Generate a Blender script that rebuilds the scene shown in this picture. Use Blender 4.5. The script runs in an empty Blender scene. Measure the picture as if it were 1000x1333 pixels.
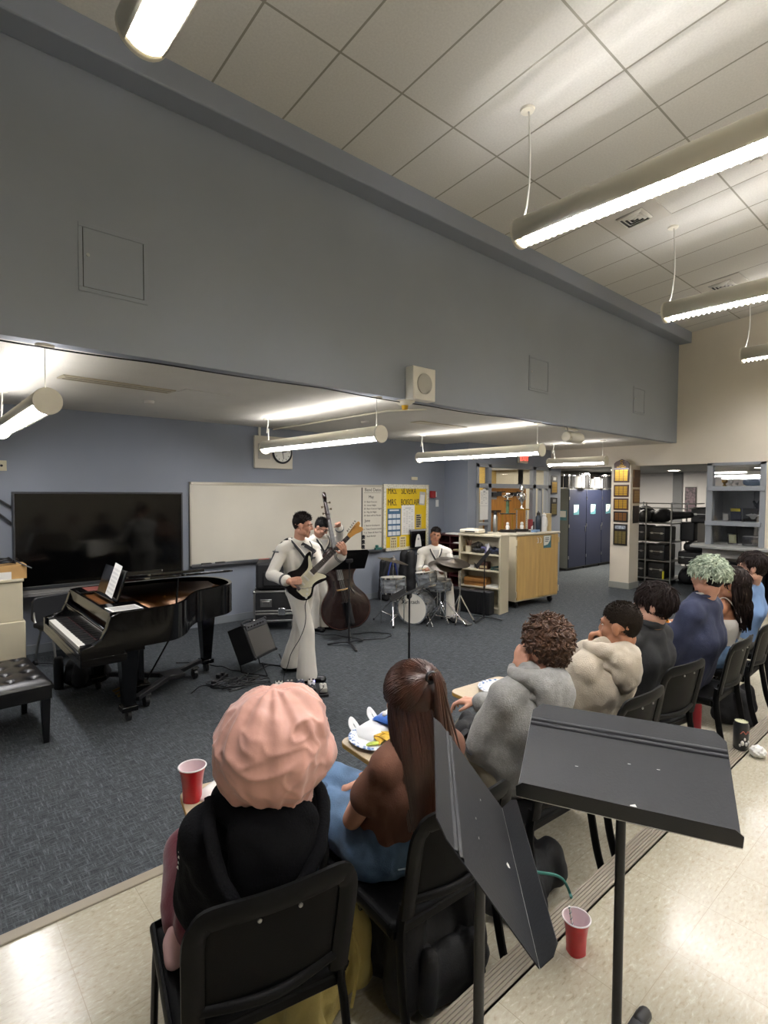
import bpy, bmesh, math, random
from mathutils import Vector as V, Matrix as M4, Euler, noise as mnoise
import numpy as np
random.seed(7)
SC = bpy.context.scene
COL = SC.collection
PI = math.pi
def rad(a): return a*PI/180
def lin(h):
    h = h.lstrip('#')
    r = []
    for i in (0, 2, 4):
        c = int(h[i:i+2], 16)/255
        r.append(c/12.92 if c <= .04045 else ((c+.055)/1.055)**2.4)
    return (*r, 1)

# ---------------------------------------------------------------- materials
MATS = {}
def mat(name, hexc, rough=.55, metal=0., var=0., vscale=8., bump=0., bscale=40., coat=0., spec=.5, stretch=(1, 1, 1), hex2=None, sheen=0.):
    if name in MATS: return MATS[name]
    m = bpy.data.materials.new(name); m.use_nodes = True
    nt = m.node_tree; b = nt.nodes['Principled BSDF']
    b.inputs['Base Color'].default_value = lin(hexc)
    b.inputs['Roughness'].default_value = rough
    b.inputs['Metallic'].default_value = metal
    b.inputs['Coat Weight'].default_value = coat
    b.inputs['Specular IOR Level'].default_value = spec
    if sheen: b.inputs['Sheen Weight'].default_value = sheen
    if var or bump:
        tc = nt.nodes.new('ShaderNodeTexCoord'); mp = nt.nodes.new('ShaderNodeMapping')
        mp.inputs['Scale'].default_value = stretch
        nt.links.new(tc.outputs['Object'], mp.inputs['Vector'])
    if var:
        n = nt.nodes.new('ShaderNodeTexNoise'); n.inputs['Scale'].default_value = vscale; n.inputs['Detail'].default_value = 5
        nt.links.new(mp.outputs[0], n.inputs['Vector'])
        r = nt.nodes.new('ShaderNodeValToRGB')
        c = lin(hexc)
        c2 = lin(hex2) if hex2 else tuple(min(1, x*(1+var)) for x in c[:3])+(1,)
        c1 = c if hex2 else tuple(x*(1-var) for x in c[:3])+(1,)
        r.color_ramp.elements[0].color = c1; r.color_ramp.elements[0].position = .35
        r.color_ramp.elements[1].color = c2; r.color_ramp.elements[1].position = .65
        nt.links.new(n.outputs['Fac'], r.inputs['Fac']); nt.links.new(r.outputs['Color'], b.inputs['Base Color'])
    if bump:
        n2 = nt.nodes.new('ShaderNodeTexNoise'); n2.inputs['Scale'].default_value = bscale; n2.inputs['Detail'].default_value = 4
        nt.links.new(mp.outputs[0], n2.inputs['Vector'])
        bp = nt.nodes.new('ShaderNodeBump'); bp.inputs['Strength'].default_value = bump; bp.inputs['Distance'].default_value = .01
        nt.links.new(n2.outputs['Fac'], bp.inputs['Height']); nt.links.new(bp.outputs[0], b.inputs['Normal'])
    MATS[name] = m
    return m
def emit(name, hexc, s):
    if name in MATS: return MATS[name]
    m = bpy.data.materials.new(name); m.use_nodes = True
    b = m.node_tree.nodes['Principled BSDF']
    b.inputs['Base Color'].default_value = (.8, .8, .8, 1)
    b.inputs['Emission Color'].default_value = lin(hexc); b.inputs['Emission Strength'].default_value = s
    MATS[name] = m; return m
def glass(name, tint='#ffffff', gl=.08):
    if name in MATS: return MATS[name]
    m = bpy.data.materials.new(name); m.use_nodes = True; nt = m.node_tree
    for n in list(nt.nodes): nt.nodes.remove(n)
    o = nt.nodes.new('ShaderNodeOutputMaterial'); mx = nt.nodes.new('ShaderNodeMixShader')
    t = nt.nodes.new('ShaderNodeBsdfTransparent'); t.inputs[0].default_value = lin(tint)
    g = nt.nodes.new('ShaderNodeBsdfGlossy'); g.inputs['Roughness'].default_value = .02
    mx.inputs[0].default_value = gl
    nt.links.new(t.outputs[0], mx.inputs[1]); nt.links.new(g.outputs[0], mx.inputs[2]); nt.links.new(mx.outputs[0], o.inputs[0])
    MATS[name] = m; return m

# ---------------------------------------------------------------- mesh builder
def frame(z, x=None):
    z = V(z).normalized()
    if x is None: x = V((1, 0, 0)) if abs(z.x) < .8 else V((0, 1, 0))
    x = V(x); x = (x - z*x.dot(z)).normalized(); y = z.cross(x)
    return M4(((x.x, y.x, z.x, 0), (x.y, y.y, z.y, 0), (x.z, y.z, z.z, 0), (0, 0, 0, 1)))
def RZ(a, loc=(0, 0, 0)): return M4.Translation(V(loc)) @ M4.Rotation(a, 4, 'Z')
def TR(loc, rx=0, ry=0, rz=0): return M4.Translation(V(loc)) @ Euler((rx, ry, rz)).to_matrix().to_4x4()
def AX(o, x, y):  # frame from origin, x-dir and approximate y-dir
    x = V(x).normalized(); y = V(y); y = (y - x*y.dot(x)).normalized(); z = x.cross(y)
    return M4(((x.x, y.x, z.x, o[0]), (x.y, y.y, z.y, o[1]), (x.z, y.z, z.z, o[2]), (0, 0, 0, 1)))
class G:
    def __init__(s, m=None): s.v = []; s.f = []; s.m = m or M4()
    def add(s, vs, fs, m=None):
        b = len(s.v); mm = s.m @ m if m else s.m
        s.v += [mm @ V(p) for p in vs]; s.f += [[i+b for i in f] for f in fs]; return s
    def box(s, c, d, m=None):
        x, y, z = d[0]/2, d[1]/2, d[2]/2
        vs = [(c[0]+i*x, c[1]+j*y, c[2]+k*z) for i in (-1, 1) for j in (-1, 1) for k in (-1, 1)]
        return s.add(vs, [(0, 1, 3, 2), (4, 6, 7, 5), (0, 4, 5, 1), (2, 3, 7, 6), (0, 2, 6, 4), (1, 5, 7, 3)], m)
    def bx(s, a, b, m=None):
        return s.box([(a[i]+b[i])/2 for i in range(3)], [abs(b[i]-a[i]) for i in range(3)], m)
    def cyl(s, a, b, r, r2=None, n=16, m=None, caps=True):
        a = V(a); b = V(b); r2 = r if r2 is None else r2; F = frame(b-a).to_3x3(); vs = []; fs = []
        for p, q in ((a, r), (b, r2)):
            for i in range(n):
                t = 2*PI*i/n; vs.append(p + F @ V((q*math.cos(t), q*math.sin(t), 0)))
        for i in range(n): j = (i+1) % n; fs.append((i, j, n+j, n+i))
        if caps: fs += [tuple(range(n-1, -1, -1)), tuple(range(n, 2*n))]
        return s.add(vs, fs, m)
    def tube(s, pts, r, n=8, m=None, closed=False, flat=None, up=None):
        pts = [V(p) for p in pts]; k = len(pts); vs = []; fs = []
        rs = r if isinstance(r, (list, tuple)) else [r]*k
        x = None
        for i, p in enumerate(pts):
            a = pts[i-1] if (i > 0 or closed) else p; b = pts[(i+1) % k] if (i < k-1 or closed) else p
            d = (b-a)
            if d.length < 1e-9: d = V((0, 0, 1))
            F = frame(d, up if up is not None else x).to_3x3(); x = F.col[0]
            for j in range(n):
                t = 2*PI*(j+.5)/n; e = flat or (1, 1)
                vs.append(p + F @ V((rs[i]*e[0]*math.cos(t), rs[i]*e[1]*math.sin(t), 0)))
        for i in range(k if closed else k-1):
            for j in range(n):
                q = (j+1) % n; i2 = (i+1) % k; fs.append((i*n+j, i*n+q, i2*n+q, i2*n+j))
        if not closed: fs += [tuple(range(n-1, -1, -1)), tuple(range((k-1)*n, k*n))]
        return s.add(vs, fs, m)
    def lathe(s, prof, n=24, m=None, a0=0., a1=2*PI):
        full = abs(a1-a0-2*PI) < 1e-6; k = len(prof); vs = []; fs = []; nn = n if full else n+1
        for i in range(nn):
            t = a0+(a1-a0)*i/n
            for r, z in prof: vs.append((r*math.cos(t), r*math.sin(t), z))
        for i in range(n):
            j = (i+1) % nn
            for q in range(k-1): fs.append((i*k+q, j*k+q, j*k+q+1, i*k+q+1))
        if full and tuple(prof[0]) != tuple(prof[-1]) and prof[0][0] > 1e-6:
            fs.append(tuple(i*k for i in range(n-1, -1, -1)))
            if prof[-1][0] > 1e-6: fs.append(tuple(i*k+k-1 for i in range(n)))
        return s.add(vs, fs, m)
    def prism(s, poly, z0, z1, m=None):
        n = len(poly)
        vs = [(p[0], p[1], z0) for p in poly]+[(p[0], p[1], z1) for p in poly]
        fs = [tuple(range(n-1, -1, -1)), tuple(range(n, 2*n))]
        for i in range(n): j = (i+1) % n; fs.append((i, j, n+j, n+i))
        return s.add(vs, fs, m)
    def ball(s, c, r, m=None, n=16, k=10, R=None):
        if not isinstance(r, (tuple, list)): r = (r, r, r)
        vs = [(0, 0, 1)]; fs = []
        for i in range(1, k):
            t = PI*i/k
            for j in range(n):
                u = 2*PI*j/n; vs.append((math.sin(t)*math.cos(u), math.sin(t)*math.sin(u), math.cos(t)))
        vs.append((0, 0, -1)); L = len(vs)-1
        for j in range(n):
            q = (j+1) % n; fs.append((0, 1+j, 1+q)); b = 1+(k-2)*n; fs.append((L, b+q, b+j))
            for i in range(k-2): a = 1+i*n; fs.append((a+j, a+n+j, a+n+q, a+q))
        R = R.to_3x3() if R else None
        o = []
        for p in vs:
            p = V((p[0]*r[0], p[1]*r[1], p[2]*r[2]))
            if R: p = R @ p
            o.append(p+V(c))
        return s.add(o, fs, m)
    def cap(s, a, b, ra, rb=None, n=12, k=4):
        """closed tapered capsule"""
        a = V(a); b = V(b); rb = ra if rb is None else rb; d = b-a; L = d.length
        if L < 1e-5: return s.ball(a, max(ra, rb))
        F = frame(d).to_3x3(); sa = max(-1, min(1, (ra-rb)/L)); al = math.asin(sa); rings = []
        for i in range(1, k+1): t = -PI/2+(PI/2+al)*i/k; rings.append((a, ra, t))
        for i in range(0, k): t = al+(PI/2-al)*i/k; rings.append((b, rb, t))
        vs = [a-F.col[2]*ra]
        for p, r, t in rings:
            for j in range(n):
                u = 2*PI*j/n; vs.append(p+F @ V((r*math.cos(t)*math.cos(u), r*math.cos(t)*math.sin(u), r*math.sin(t))))
        vs.append(b+F.col[2]*rb); Lx = len(vs)-1; fs = []
        for j in range(n):
            q = (j+1) % n; fs.append((0, 1+q, 1+j)); e = 1+(len(rings)-1)*n; fs.append((Lx, e+j, e+q))
            for i in range(len(rings)-1): o = 1+i*n; fs.append((o+j, o+q, o+n+q, o+n+j))
        return s.add(vs, fs)
    def chain(s, pts, rs, **k):
        for i in range(len(pts)-1): s.cap(pts[i], pts[i+1], rs[i], rs[i+1], **k)
        return s
    def grid(s, fn, nu, nv, m=None):
        vs = [fn(i/nu, j/nv) for i in range(nu+1) for j in range(nv+1)]
        fs = [(i*(nv+1)+j, (i+1)*(nv+1)+j, (i+1)*(nv+1)+j+1, i*(nv+1)+j+1) for i in range(nu) for j in range(nv)]
        return s.add(vs, fs, m)

def rrect(w, h, r, n=5, cx=0, cy=0):
    o = []
    for x, y, a in ((w/2-r, h/2-r, 0), (-w/2+r, h/2-r, 90), (-w/2+r, -h/2+r, 180), (w/2-r, -h/2+r, 270)):
        for i in range(n+1): t = rad(a+90*i/n); o.append((cx+x+r*math.cos(t), cy+y+r*math.sin(t)))
    return o
def wig(pts, amp, freq=3., seed=0):
    return [V(p)+V(mnoise.noise_vector(V(p)*freq+V((seed, seed*2, 0))))*amp for p in pts]
def curve_pts(ctrl, n=8):
    """Catmull-Rom through the control points"""
    c = [V(p) for p in ctrl]; c = [c[0]*2-c[1]]+c+[c[-1]*2-c[-2]]; o = []
    for i in range(1, len(c)-2):
        for k in range(n):
            t = k/n; a, b, d, e = c[i-1], c[i], c[i+1], c[i+2]
            o.append(.5*((2*b)+(d-a)*t+(2*a-5*b+4*d-e)*t*t+(3*b-a-3*d+e)*t**3))
    o.append(c[-2]); return o

ROOT = {}
def thing(name, label, cat, loc=(0, 0, 0), rz=0., group=None):
    o = bpy.data.objects.new(name, None); COL.objects.link(o)
    o.location = loc; o.rotation_euler = (0, 0, rz); o.empty_display_size = .1
    o['label'] = label; o['category'] = cat
    if group: o['group'] = group
    ROOT[o.name] = RZ(rz, loc)
    return o
def tomesh(name, g, smooth=40):
    me = bpy.data.meshes.new(name); me.from_pydata([tuple(v) for v in g.v], [], g.f); me.update()
    bm = bmesh.new(); bm.from_mesh(me); bmesh.ops.recalc_face_normals(bm, faces=bm.faces); bm.to_mesh(me); bm.free()
    if smooth:
        me.polygons.foreach_set('use_smooth', [True]*len(me.polygons))
        if smooth < 180: me.set_sharp_from_angle(angle=rad(smooth))
    return me
def obj(name, g, m, parent=None, world=False, bevel=0., smooth=40, sub=0, label=None, cat=None, group=None, kind=None, seg=2, loc=None, solid=0.):
    """one mesh object; world=True: the vertices are world coordinates and are brought into the parent's frame"""
    if isinstance(g, G):
        if world and parent is not None:
            mi = W(parent).inverted(); g.v = [mi @ p for p in g.v]
        if loc is not None: g.v = [p-V(loc) for p in g.v]
        me = tomesh(name, g, smooth)
    else: me = g
    o = bpy.data.objects.new(name, me); COL.objects.link(o)
    if loc is not None: o.location = loc
    me.materials.clear(); me.materials.append(m)
    if parent is not None: o.parent = parent
    if solid: d = o.modifiers.new('Solid', 'SOLIDIFY'); d.thickness = solid; d.offset = 0
    if bevel:
        b = o.modifiers.new('Bevel', 'BEVEL'); b.width = bevel; b.segments = seg; b.limit_method = 'ANGLE'; b.angle_limit = rad(35); b.harden_normals = False
    if sub: d = o.modifiers.new('Sub', 'SUBSURF'); d.levels = sub; d.render_levels = sub
    if label: o['label'] = label
    if cat: o['category'] = cat
    if group: o['group'] = group
    if kind: o['kind'] = kind
    return o
def W(o):
    m = M4.Translation(o.location) @ o.rotation_euler.to_matrix().to_4x4()
    return W(o.parent) @ m if o.parent else m
def one(name, label, cat, g, m, loc, **k):
    return obj(name, g, m, label=label, cat=cat, loc=loc, **k)
def struct(name, g, m, **k): return obj(name, g, m, kind='structure', **k)
def dup(root, loc=None, rz=None, label=None, group=None):
    r = root.copy(); COL.objects.link(r)
    if loc is not None: r.location = loc
    if rz is not None: r.rotation_euler = (0, 0, rz)
    if label: r['label'] = label
    if group: r['group'] = group
    for ch in list(root.children):
        c = ch.copy(); COL.objects.link(c); c.parent = r
        for g in list(ch.children):
            d = g.copy(); COL.objects.link(d); d.parent = c
    return r
def text(name, s, size, m, mtx, parent=None, depth=.001, align='LEFT', squash=1., **k):
    c = bpy.data.curves.new(name, 'FONT'); c.body = s; c.size = size; c.extrude = depth; c.align_x = align; c.align_y = 'CENTER'; c.resolution_u = 2
    t = bpy.data.objects.new(name, c); COL.objects.link(t)
    dg = bpy.context.evaluated_depsgraph_get()
    me = bpy.data.meshes.new_from_object(t.evaluated_get(dg)); me.name = name
    bpy.data.objects.remove(t)
    mm = mtx @ M4.Diagonal((squash, 1, 1, 1))
    if parent is not None: mm = W(parent).inverted() @ mm
    me.transform(mm)
    return obj(name, me, m, parent, **k)
def remesh(g, voxel, smooth=3, fn=None, name='skin'):
    """one continuous surface out of overlapping closed shells"""
    me = bpy.data.meshes.new('t'); me.from_pydata([tuple(v) for v in g.v], [], g.f); me.update()
    bm = bmesh.new(); bm.from_mesh(me); bmesh.ops.recalc_face_normals(bm, faces=bm.faces); bm.to_mesh(me); bm.free()
    t = bpy.data.objects.new('t', me); COL.objects.link(t)
    r = t.modifiers.new('R', 'REMESH'); r.mode = 'VOXEL'; r.voxel_size = voxel; r.use_smooth_shade = True
    if smooth: q = t.modifiers.new('S', 'SMOOTH'); q.factor = .5; q.iterations = smooth
    dg = bpy.context.evaluated_depsgraph_get()
    out = bpy.data.meshes.new_from_object(t.evaluated_get(dg)); out.name = name
    bpy.data.objects.remove(t); bpy.data.meshes.remove(me)
    if fn:
        n = len(out.vertices); co = np.empty(n*3); out.vertices.foreach_get('co', co)
        no = np.empty(n*3); out.vertices.foreach_get('normal', no)
        co = co.reshape(-1, 3); no = no.reshape(-1, 3)
        d = np.array([fn(V(p)) for p in co]); co = co+no*d[:, None]
        out.vertices.foreach_set('co', co.ravel()); out.update()
    out.polygons.foreach_set('use_smooth', [True]*len(out.polygons))
    return out
def wrinkle(amp, sc, st=(1, 1, 1), seed=0.):
    def f(p):
        q = V((p.x*st[0]*sc+seed, p.y*st[1]*sc, p.z*st[2]*sc))
        return amp*(mnoise.noise(q)+.5*mnoise.noise(q*2.1))
    return f
# ---------------------------------------------------------------- the room
YB, YS, XE, ZL = 7.66, 4.28, 11.36, 2.965          # back wall, bulkhead face, end wall, lower ceiling
M_blue = mat('blue_grey_paint', '#838993', .6, var=.03, vscale=1.5, bump=.04, bscale=180)
M_bulk = mat('grey_paint', '#8a9097', .6, var=.03, vscale=1.2, bump=.04, bscale=180)
M_beige = mat('cream_paint', '#d3cab8', .6, var=.02, vscale=2, bump=.05, bscale=150)
M_white_paint = mat('white_paint', '#cfcabd', .7, var=.02, vscale=2, bump=.05, bscale=120)
M_dkgrey = mat('dark_grey_paint', '#6a6b6c', .6)
M_base = mat('vinyl_base', '#7f8488', .45)
M_frame = mat('grey_steel_frame', '#85898d', .4)

def nodes_mat(name):
    m = bpy.data.materials.new(name); m.use_nodes = True; MATS[name] = m
    nt = m.node_tree
    def N(t, **k):
        n = nt.nodes.new(t)
        for a, b in k.items():
            if a.startswith('i_'): n.inputs[a[2:].replace('_', ' ')].default_value = b
            elif a[0] == 'n' and a[1:].isdigit(): n.inputs[int(a[1:])].default_value = b
            else: setattr(n, a, b)
        return n
    return m, nt, N, nt.nodes['Principled BSDF'], nt.links.new
def ramp(N, stops, mode='LINEAR'):
    r = N('ShaderNodeValToRGB'); r.color_ramp.interpolation = mode
    while len(r.color_ramp.elements) < len(stops): r.color_ramp.elements.new(.5)
    for e, (p, c) in zip(r.color_ramp.elements, stops): e.position = p; e.color = lin(c)
    return r
# carpet: charcoal loop pile tiles with a woven cross-hatch
def carpet_mat():
    m, nt, N, b, L = nodes_mat('charcoal_carpet')
    tc = N('ShaderNodeTexCoord')
    outs = []
    for st in ((3.2, 30, 1), (30, 3.2, 1)):
        mp = N('ShaderNodeMapping'); mp.inputs['Scale'].default_value = st; L(tc.outputs['Object'], mp.inputs['Vector'])
        n = N('ShaderNodeTexNoise', i_Scale=3., i_Detail=4., i_Roughness=.75); L(mp.outputs[0], n.inputs['Vector']); outs.append(n)
    mx = N('ShaderNodeMath', operation='MAXIMUM'); L(outs[0].outputs['Fac'], mx.inputs[0]); L(outs[1].outputs['Fac'], mx.inputs[1])
    f = N('ShaderNodeTexNoise', i_Scale=260., i_Detail=2.); L(tc.outputs['Object'], f.inputs['Vector'])
    ad = N('ShaderNodeMath', operation='MULTIPLY_ADD', n1=.22, n2=-.11); L(f.outputs['Fac'], ad.inputs[0])
    s = N('ShaderNodeMath', operation='ADD'); L(mx.outputs[0], s.inputs[0]); L(ad.outputs[0], s.inputs[1])
    r = ramp(N, [(.44, '#333638'), (.58, '#4b4f52'), (.72, '#6c7071')]); L(s.outputs[0], r.inputs['Fac']); L(r.outputs['Color'], b.inputs['Base Color'])
    b.inputs['Roughness'].default_value = .95; b.inputs['Specular IOR Level'].default_value = .1
    bp = N('ShaderNodeBump', i_Strength=.5, i_Distance=.004); L(s.outputs[0], bp.inputs['Height']); L(bp.outputs[0], b.inputs['Normal'])
    return m
M_carpet = carpet_mat()
# vinyl composition tile, 12 inch, with marbled flecks and a worn wax shine
def vct_mat():
    m, nt, N, b, L = nodes_mat('vinyl_tile')
    tc = N('ShaderNodeTexCoord'); sx = N('ShaderNodeSeparateXYZ'); L(tc.outputs['Object'], sx.inputs[0])
    g = []
    for ax in ('X', 'Y'):
        a = N('ShaderNodeMath', operation='PINGPONG', n1=.1524); L(sx.outputs[ax], a.inputs[0])
        c = N('ShaderNodeMath', operation='LESS_THAN', n1=.0011); L(a.outputs[0], c.inputs[0]); g.append(c)
    j = N('ShaderNodeMath', operation='MAXIMUM'); L(g[0].outputs[0], j.inputs[0]); L(g[1].outputs[0], j.inputs[1])
    mp = N('ShaderNodeMapping'); mp.inputs['Scale'].default_value = (1, 2.6, 1); mp.inputs['Rotation'].default_value = (0, 0, .5); L(tc.outputs['Object'], mp.inputs['Vector'])
    n = N('ShaderNodeTexNoise', i_Scale=34., i_Detail=5., i_Roughness=.62, i_Distortion=.6); L(mp.outputs[0], n.inputs['Vector'])
    r = ramp(N, [(.3, '#998f7a'), (.42, '#aea691'), (.58, '#b5ae9a'), (.72, '#cac4b2')]); L(n.outputs['Fac'], r.inputs['Fac'])
    n2 = N('ShaderNodeTexNoise', i_Scale=1.3, i_Detail=3.); L(tc.outputs['Object'], n2.inputs['Vector'])
    r2 = ramp(N, [(.3, '#e6e6e6'), (.7, '#ffffff')]); L(n2.outputs['Fac'], r2.inputs['Fac'])
    mu = N('ShaderNodeMix', data_type='RGBA', blend_type='MULTIPLY'); mu.inputs[0].default_value = 1; L(r.outputs['Color'], mu.inputs[6]); L(r2.outputs['Color'], mu.inputs[7])
    mj = N('ShaderNodeMix', data_type='RGBA'); L(j.outputs[0], mj.inputs[0]); L(mu.outputs[2], mj.inputs[6]); mj.inputs[7].default_value = lin('#948b78')
    L(mj.outputs[2], b.inputs['Base Color'])
    r3 = ramp(N, [(.35, '#606060'), (.7, '#8c8c8c')]); L(n2.outputs['Fac'], r3.inputs['Fac']); L(r3.outputs['Color'], b.inputs['Roughness'])
    n4 = N('ShaderNodeTexNoise', i_Scale=9., i_Detail=3.); L(tc.outputs['Object'], n4.inputs['Vector'])
    bp = N('ShaderNodeBump', i_Strength=.12, i_Distance=.01); L(n4.outputs['Fac'], bp.inputs['Height']); L(bp.outputs[0], b.inputs['Normal'])
    return m
M_vct = vct_mat()
def ceil_mat():
    m, nt, N, b, L = nodes_mat('lay_in_ceiling_tiles')
    tc = N('ShaderNodeTexCoord'); sx = N('ShaderNodeSeparateXYZ'); L(tc.outputs['Object'], sx.inputs[0])
    g = []; e = []
    for ax, h in (('X', .3048), ('Y', .6096)):
        a = N('ShaderNodeMath', operation='PINGPONG', n1=h); L(sx.outputs[ax], a.inputs[0])
        c = N('ShaderNodeMath', operation='LESS_THAN', n1=.0085); L(a.outputs[0], c.inputs[0]); g.append(c)
        d = N('ShaderNodeMath', operation='LESS_THAN', n1=.0035); L(a.outputs[0], d.inputs[0]); e.append(d)
    j = N('ShaderNodeMath', operation='MAXIMUM'); L(g[0].outputs[0], j.inputs[0]); L(g[1].outputs[0], j.inputs[1])
    n = N('ShaderNodeTexNoise', i_Scale=60., i_Detail=5.); L(tc.outputs['Object'], n.inputs['Vector'])
    r = ramp(N, [(.3, '#bfbcb2'), (.7, '#c9c6bc')]); L(n.outputs['Fac'], r.inputs['Fac'])
    mj = N('ShaderNodeMix', data_type='RGBA'); L(j.outputs[0], mj.inputs[0]); L(r.outputs['Color'], mj.inputs[6]); mj.inputs[7].default_value = lin('#8b8779')
    L(mj.outputs[2], b.inputs['Base Color']); b.inputs['Roughness'].default_value = .85
    bp = N('ShaderNodeBump', i_Strength=.4, i_Distance=.006, invert=True); L(j.outputs[0], bp.inputs['Height']); L(bp.outputs[0], b.inputs['Normal'])
    return m
M_tileceil = ceil_mat()
def tex_ceiling():
    return mat('textured_plaster', '#d2cec3', .8, var=.02, vscale=4, bump=.35, bscale=70)
M_lowceil = tex_ceiling()

XW, YR = -3.2, -6.5     # left wall, rear wall
struct('floor', G().bx((XW, 2.5, -.1), (18.5, 11.5, 0)).bx((XE-.6, 2.5, -.1), (18.5, -1, 0)), M_carpet)
struct('floor_lower_tier', G().bx((XW, 0.9, 0), (10.6, 2.53, .2)), M_vct, loc=(.127, 2.53, .2))
struct('floor_upper_tier', G().bx((XW, YR, 0), (10.6, 1.0, .4)), M_vct, loc=(.127, 1.0, .4))
M_nose = mat('taupe_nosing', '#8d8371', .5, var=.06, vscale=12, stretch=(.2, 1, 1))
struct('trim_1', G().bx((XW, 2.515, .17), (10.6, 2.575, .208)).bx((XW, 2.535, 0), (10.6, 2.56, .17)), M_nose, bevel=.004)
g = G().bx((XW, .985, .36), (10.6, 1.075, .4)).bx((XW, 1.0, .2), (10.6, 1.02, .37))
for i in range(7): g.bx((XW, .992+i*.012, .4), (10.6, .998+i*.012, .4045))
struct('trim_2', g, mat('ribbed_nosing', '#8a8172', .5, var=.06, vscale=14, stretch=(.3, 2, 1)))
SL = .0911
sl = math.atan(SL)
c = struct('ceiling', G().bx((-6, -1.0, -.05), (9.9, 10.6, 0)), M_tileceil)
c.location = (1.8029, 3.2558, 5.1278); c.rotation_euler = (PI-0, 0, 0)
# local y runs towards the rear of the room after the half turn; tilt so the ceiling rises away from the bulkhead
c.rotation_euler = (PI-sl, 0, 0)
struct('ceiling_lower', G().bx((XW, YS+.12, ZL), (XE-.003, 7.04, ZL+.06)).bx((XW, 7.04, ZL), (8.4, YB, ZL+.06)), M_lowceil)
struct('wall_back', G().bx((XW, YB, 0), (8.38, YB+.15, 3.06)), M_blue)
struct('wall_corner', G().bx((8.38, 7.04, 0), (8.53, YB+.15, 3.05)), M_blue)
struct('wall_pier', G().bx((8.53, 7.04, 0), (8.66, 7.2, 3.05)).bx((8.66, 7.04, 2.56), (11.32, 7.2, 3.05)).bx((11.32, 7.04, 0), (11.8, 7.2, 3.05)), M_blue)
struct('wall_bulkhead', G().bx((XW, YS, ZL), (XE, YS+.12, 5.3)), M_bulk)
struct('wall_left', G().bx((XW-.15, YR, 0), (XW, YB, 6.2)), M_blue)
struct('wall_rear', G().bx((XW, YR-.15, 0), (XE+.2, YR, 6.6)), M_beige)
struct('wall_end', G().bx((XE, YR, 2.545), (XE+.25, YS, 6.5)).bx((XE, YS, 2.545), (XE+.25, 7.04, 3.06)).bx((XE, YR, 0), (XE+.25, 2.78, 2.545))
       .bx((XE, 2.78, 0), (XE+.2, 3.72, 1.02)), M_beige)
struct('trim_3', G().bx((XW, 4.05, 4.855), (XE, YS, 5.07)), mat('bulkhead_molding', '#868b93', .5), bevel=.012)
struct('baseboard_back', G().bx((XW, YB-.012, 0), (8.38, YB, .11)), M_base, bevel=.003)
struct('baseboard_corner', G().bx((8.368, 7.04, 0), (8.38, YB-.012, .11)), M_base, bevel=.003)
struct('ceiling_storage', G().bx((XE+.2, -1, 2.56), (18.5, 11.5, 2.66)), mat('storage_ceiling', '#8d8c86', .8))
struct('wall_far', G().bx((16.0, -1, 0), (16.15, 5.85, 2.66)).bx((16.6, 5.8, 0), (16.75, 11.5, 2.66)), mat('pale_paint', '#dcd8d4', .6))
struct('wall_far_pier', G().bx((16.0, 5.83, 0), (16.6, 6.1, 2.66)), M_dkgrey)
struct('wall_storage', G().bx((11.8, 8.1, 0), (18.5, 8.25, 3.05)), mat('storage_wall', '#b9b6ab', .6))
struct('wall_corridor', G().bx((8.5, 9.2, 0), (11.9, 9.35, 3.05)).bx((11.8, 7.2, 0), (11.9, 9.2, 3.05)).bx((8.45, 7.8, 0), (8.55, 9.2, 3.05)), mat('corridor_wall', '#a9a493', .6))
struct('ceiling_corridor', G().bx((8.45, 7.1, 2.95), (11.9, 9.3, 3.0)), M_white_paint)

# column under the end wall beam
struct('wall_column', G().bx((11.14, 5.06, 0), (11.56, 5.47, 2.56)), M_beige, bevel=.006)
struct('baseboard_column', G().bx((11.128, 5.048, 0), (11.572, 5.482, .13)), mat('grey_vinyl_base', '#8f9088', .5), bevel=.003)

# glazed wall with the wooden double door
g = G()
Y0, Y1 = 7.02, 7.12
def fr(x0, x1, z0, z1): g.bx((x0, Y0, z0), (x1, Y1, z1))
fr(8.64, 8.72, 0, 2.56); fr(9.02, 9.12, 0, 2.56); fr(10.62, 10.74, 0, 2.56); fr(11.24, 11.34, 0, 2.56)
fr(8.64, 11.34, 2.49, 2.57); fr(8.64, 11.34, 2.07, 2.16); fr(8.72, 9.02, 0, .3); fr(10.74, 11.24, 0, .3); fr(8.72, 9.02, 1.3, 1.36); fr(10.95, 11.0, 1.1, 2.07)
w1 = struct('window_1', G().bx((8.7, 7.06, 0), (8.71, 7.07, .01)), M_frame)
obj('window_frame', g, M_frame, w1, bevel=.004)
MG = glass('window_glass')
for x0, x1, z0, z1 in ((8.72, 9.02, 2.16, 2.49), (9.12, 10.62, 2.16, 2.49), (10.74, 11.24, 2.16, 2.49), (8.72, 9.02, 1.36, 2.07), (8.72, 9.02, .3, 1.3), (10.74, 11.24, .3, 2.07)):
    obj('pane', G().bx((x0, 7.065, z0), (x1, 7.071, z1)), MG, w1)
M_oak = mat('orange_oak', '#b0772f', .4, var=.2, vscale=5, stretch=(6, 6, .5), coat=.2)
d1 = struct('door_1', G().bx((9.13, 7.2, .01), (9.86, 7.25, 2.07)).bx((9.88, 7.2, .01), (10.61, 7.25, 2.07)), M_oak, bevel=.004)
M_blk = mat('black_plastic', '#141416', .45)
M_blkm = mat('black_metal', '#1b1b1d', .42, metal=.2)
M_chrome = mat('chrome', '#d8d8d8', .16, metal=1.)
M_steel = mat('brushed_steel', '#a9a9a6', .35, metal=1.)
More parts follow.
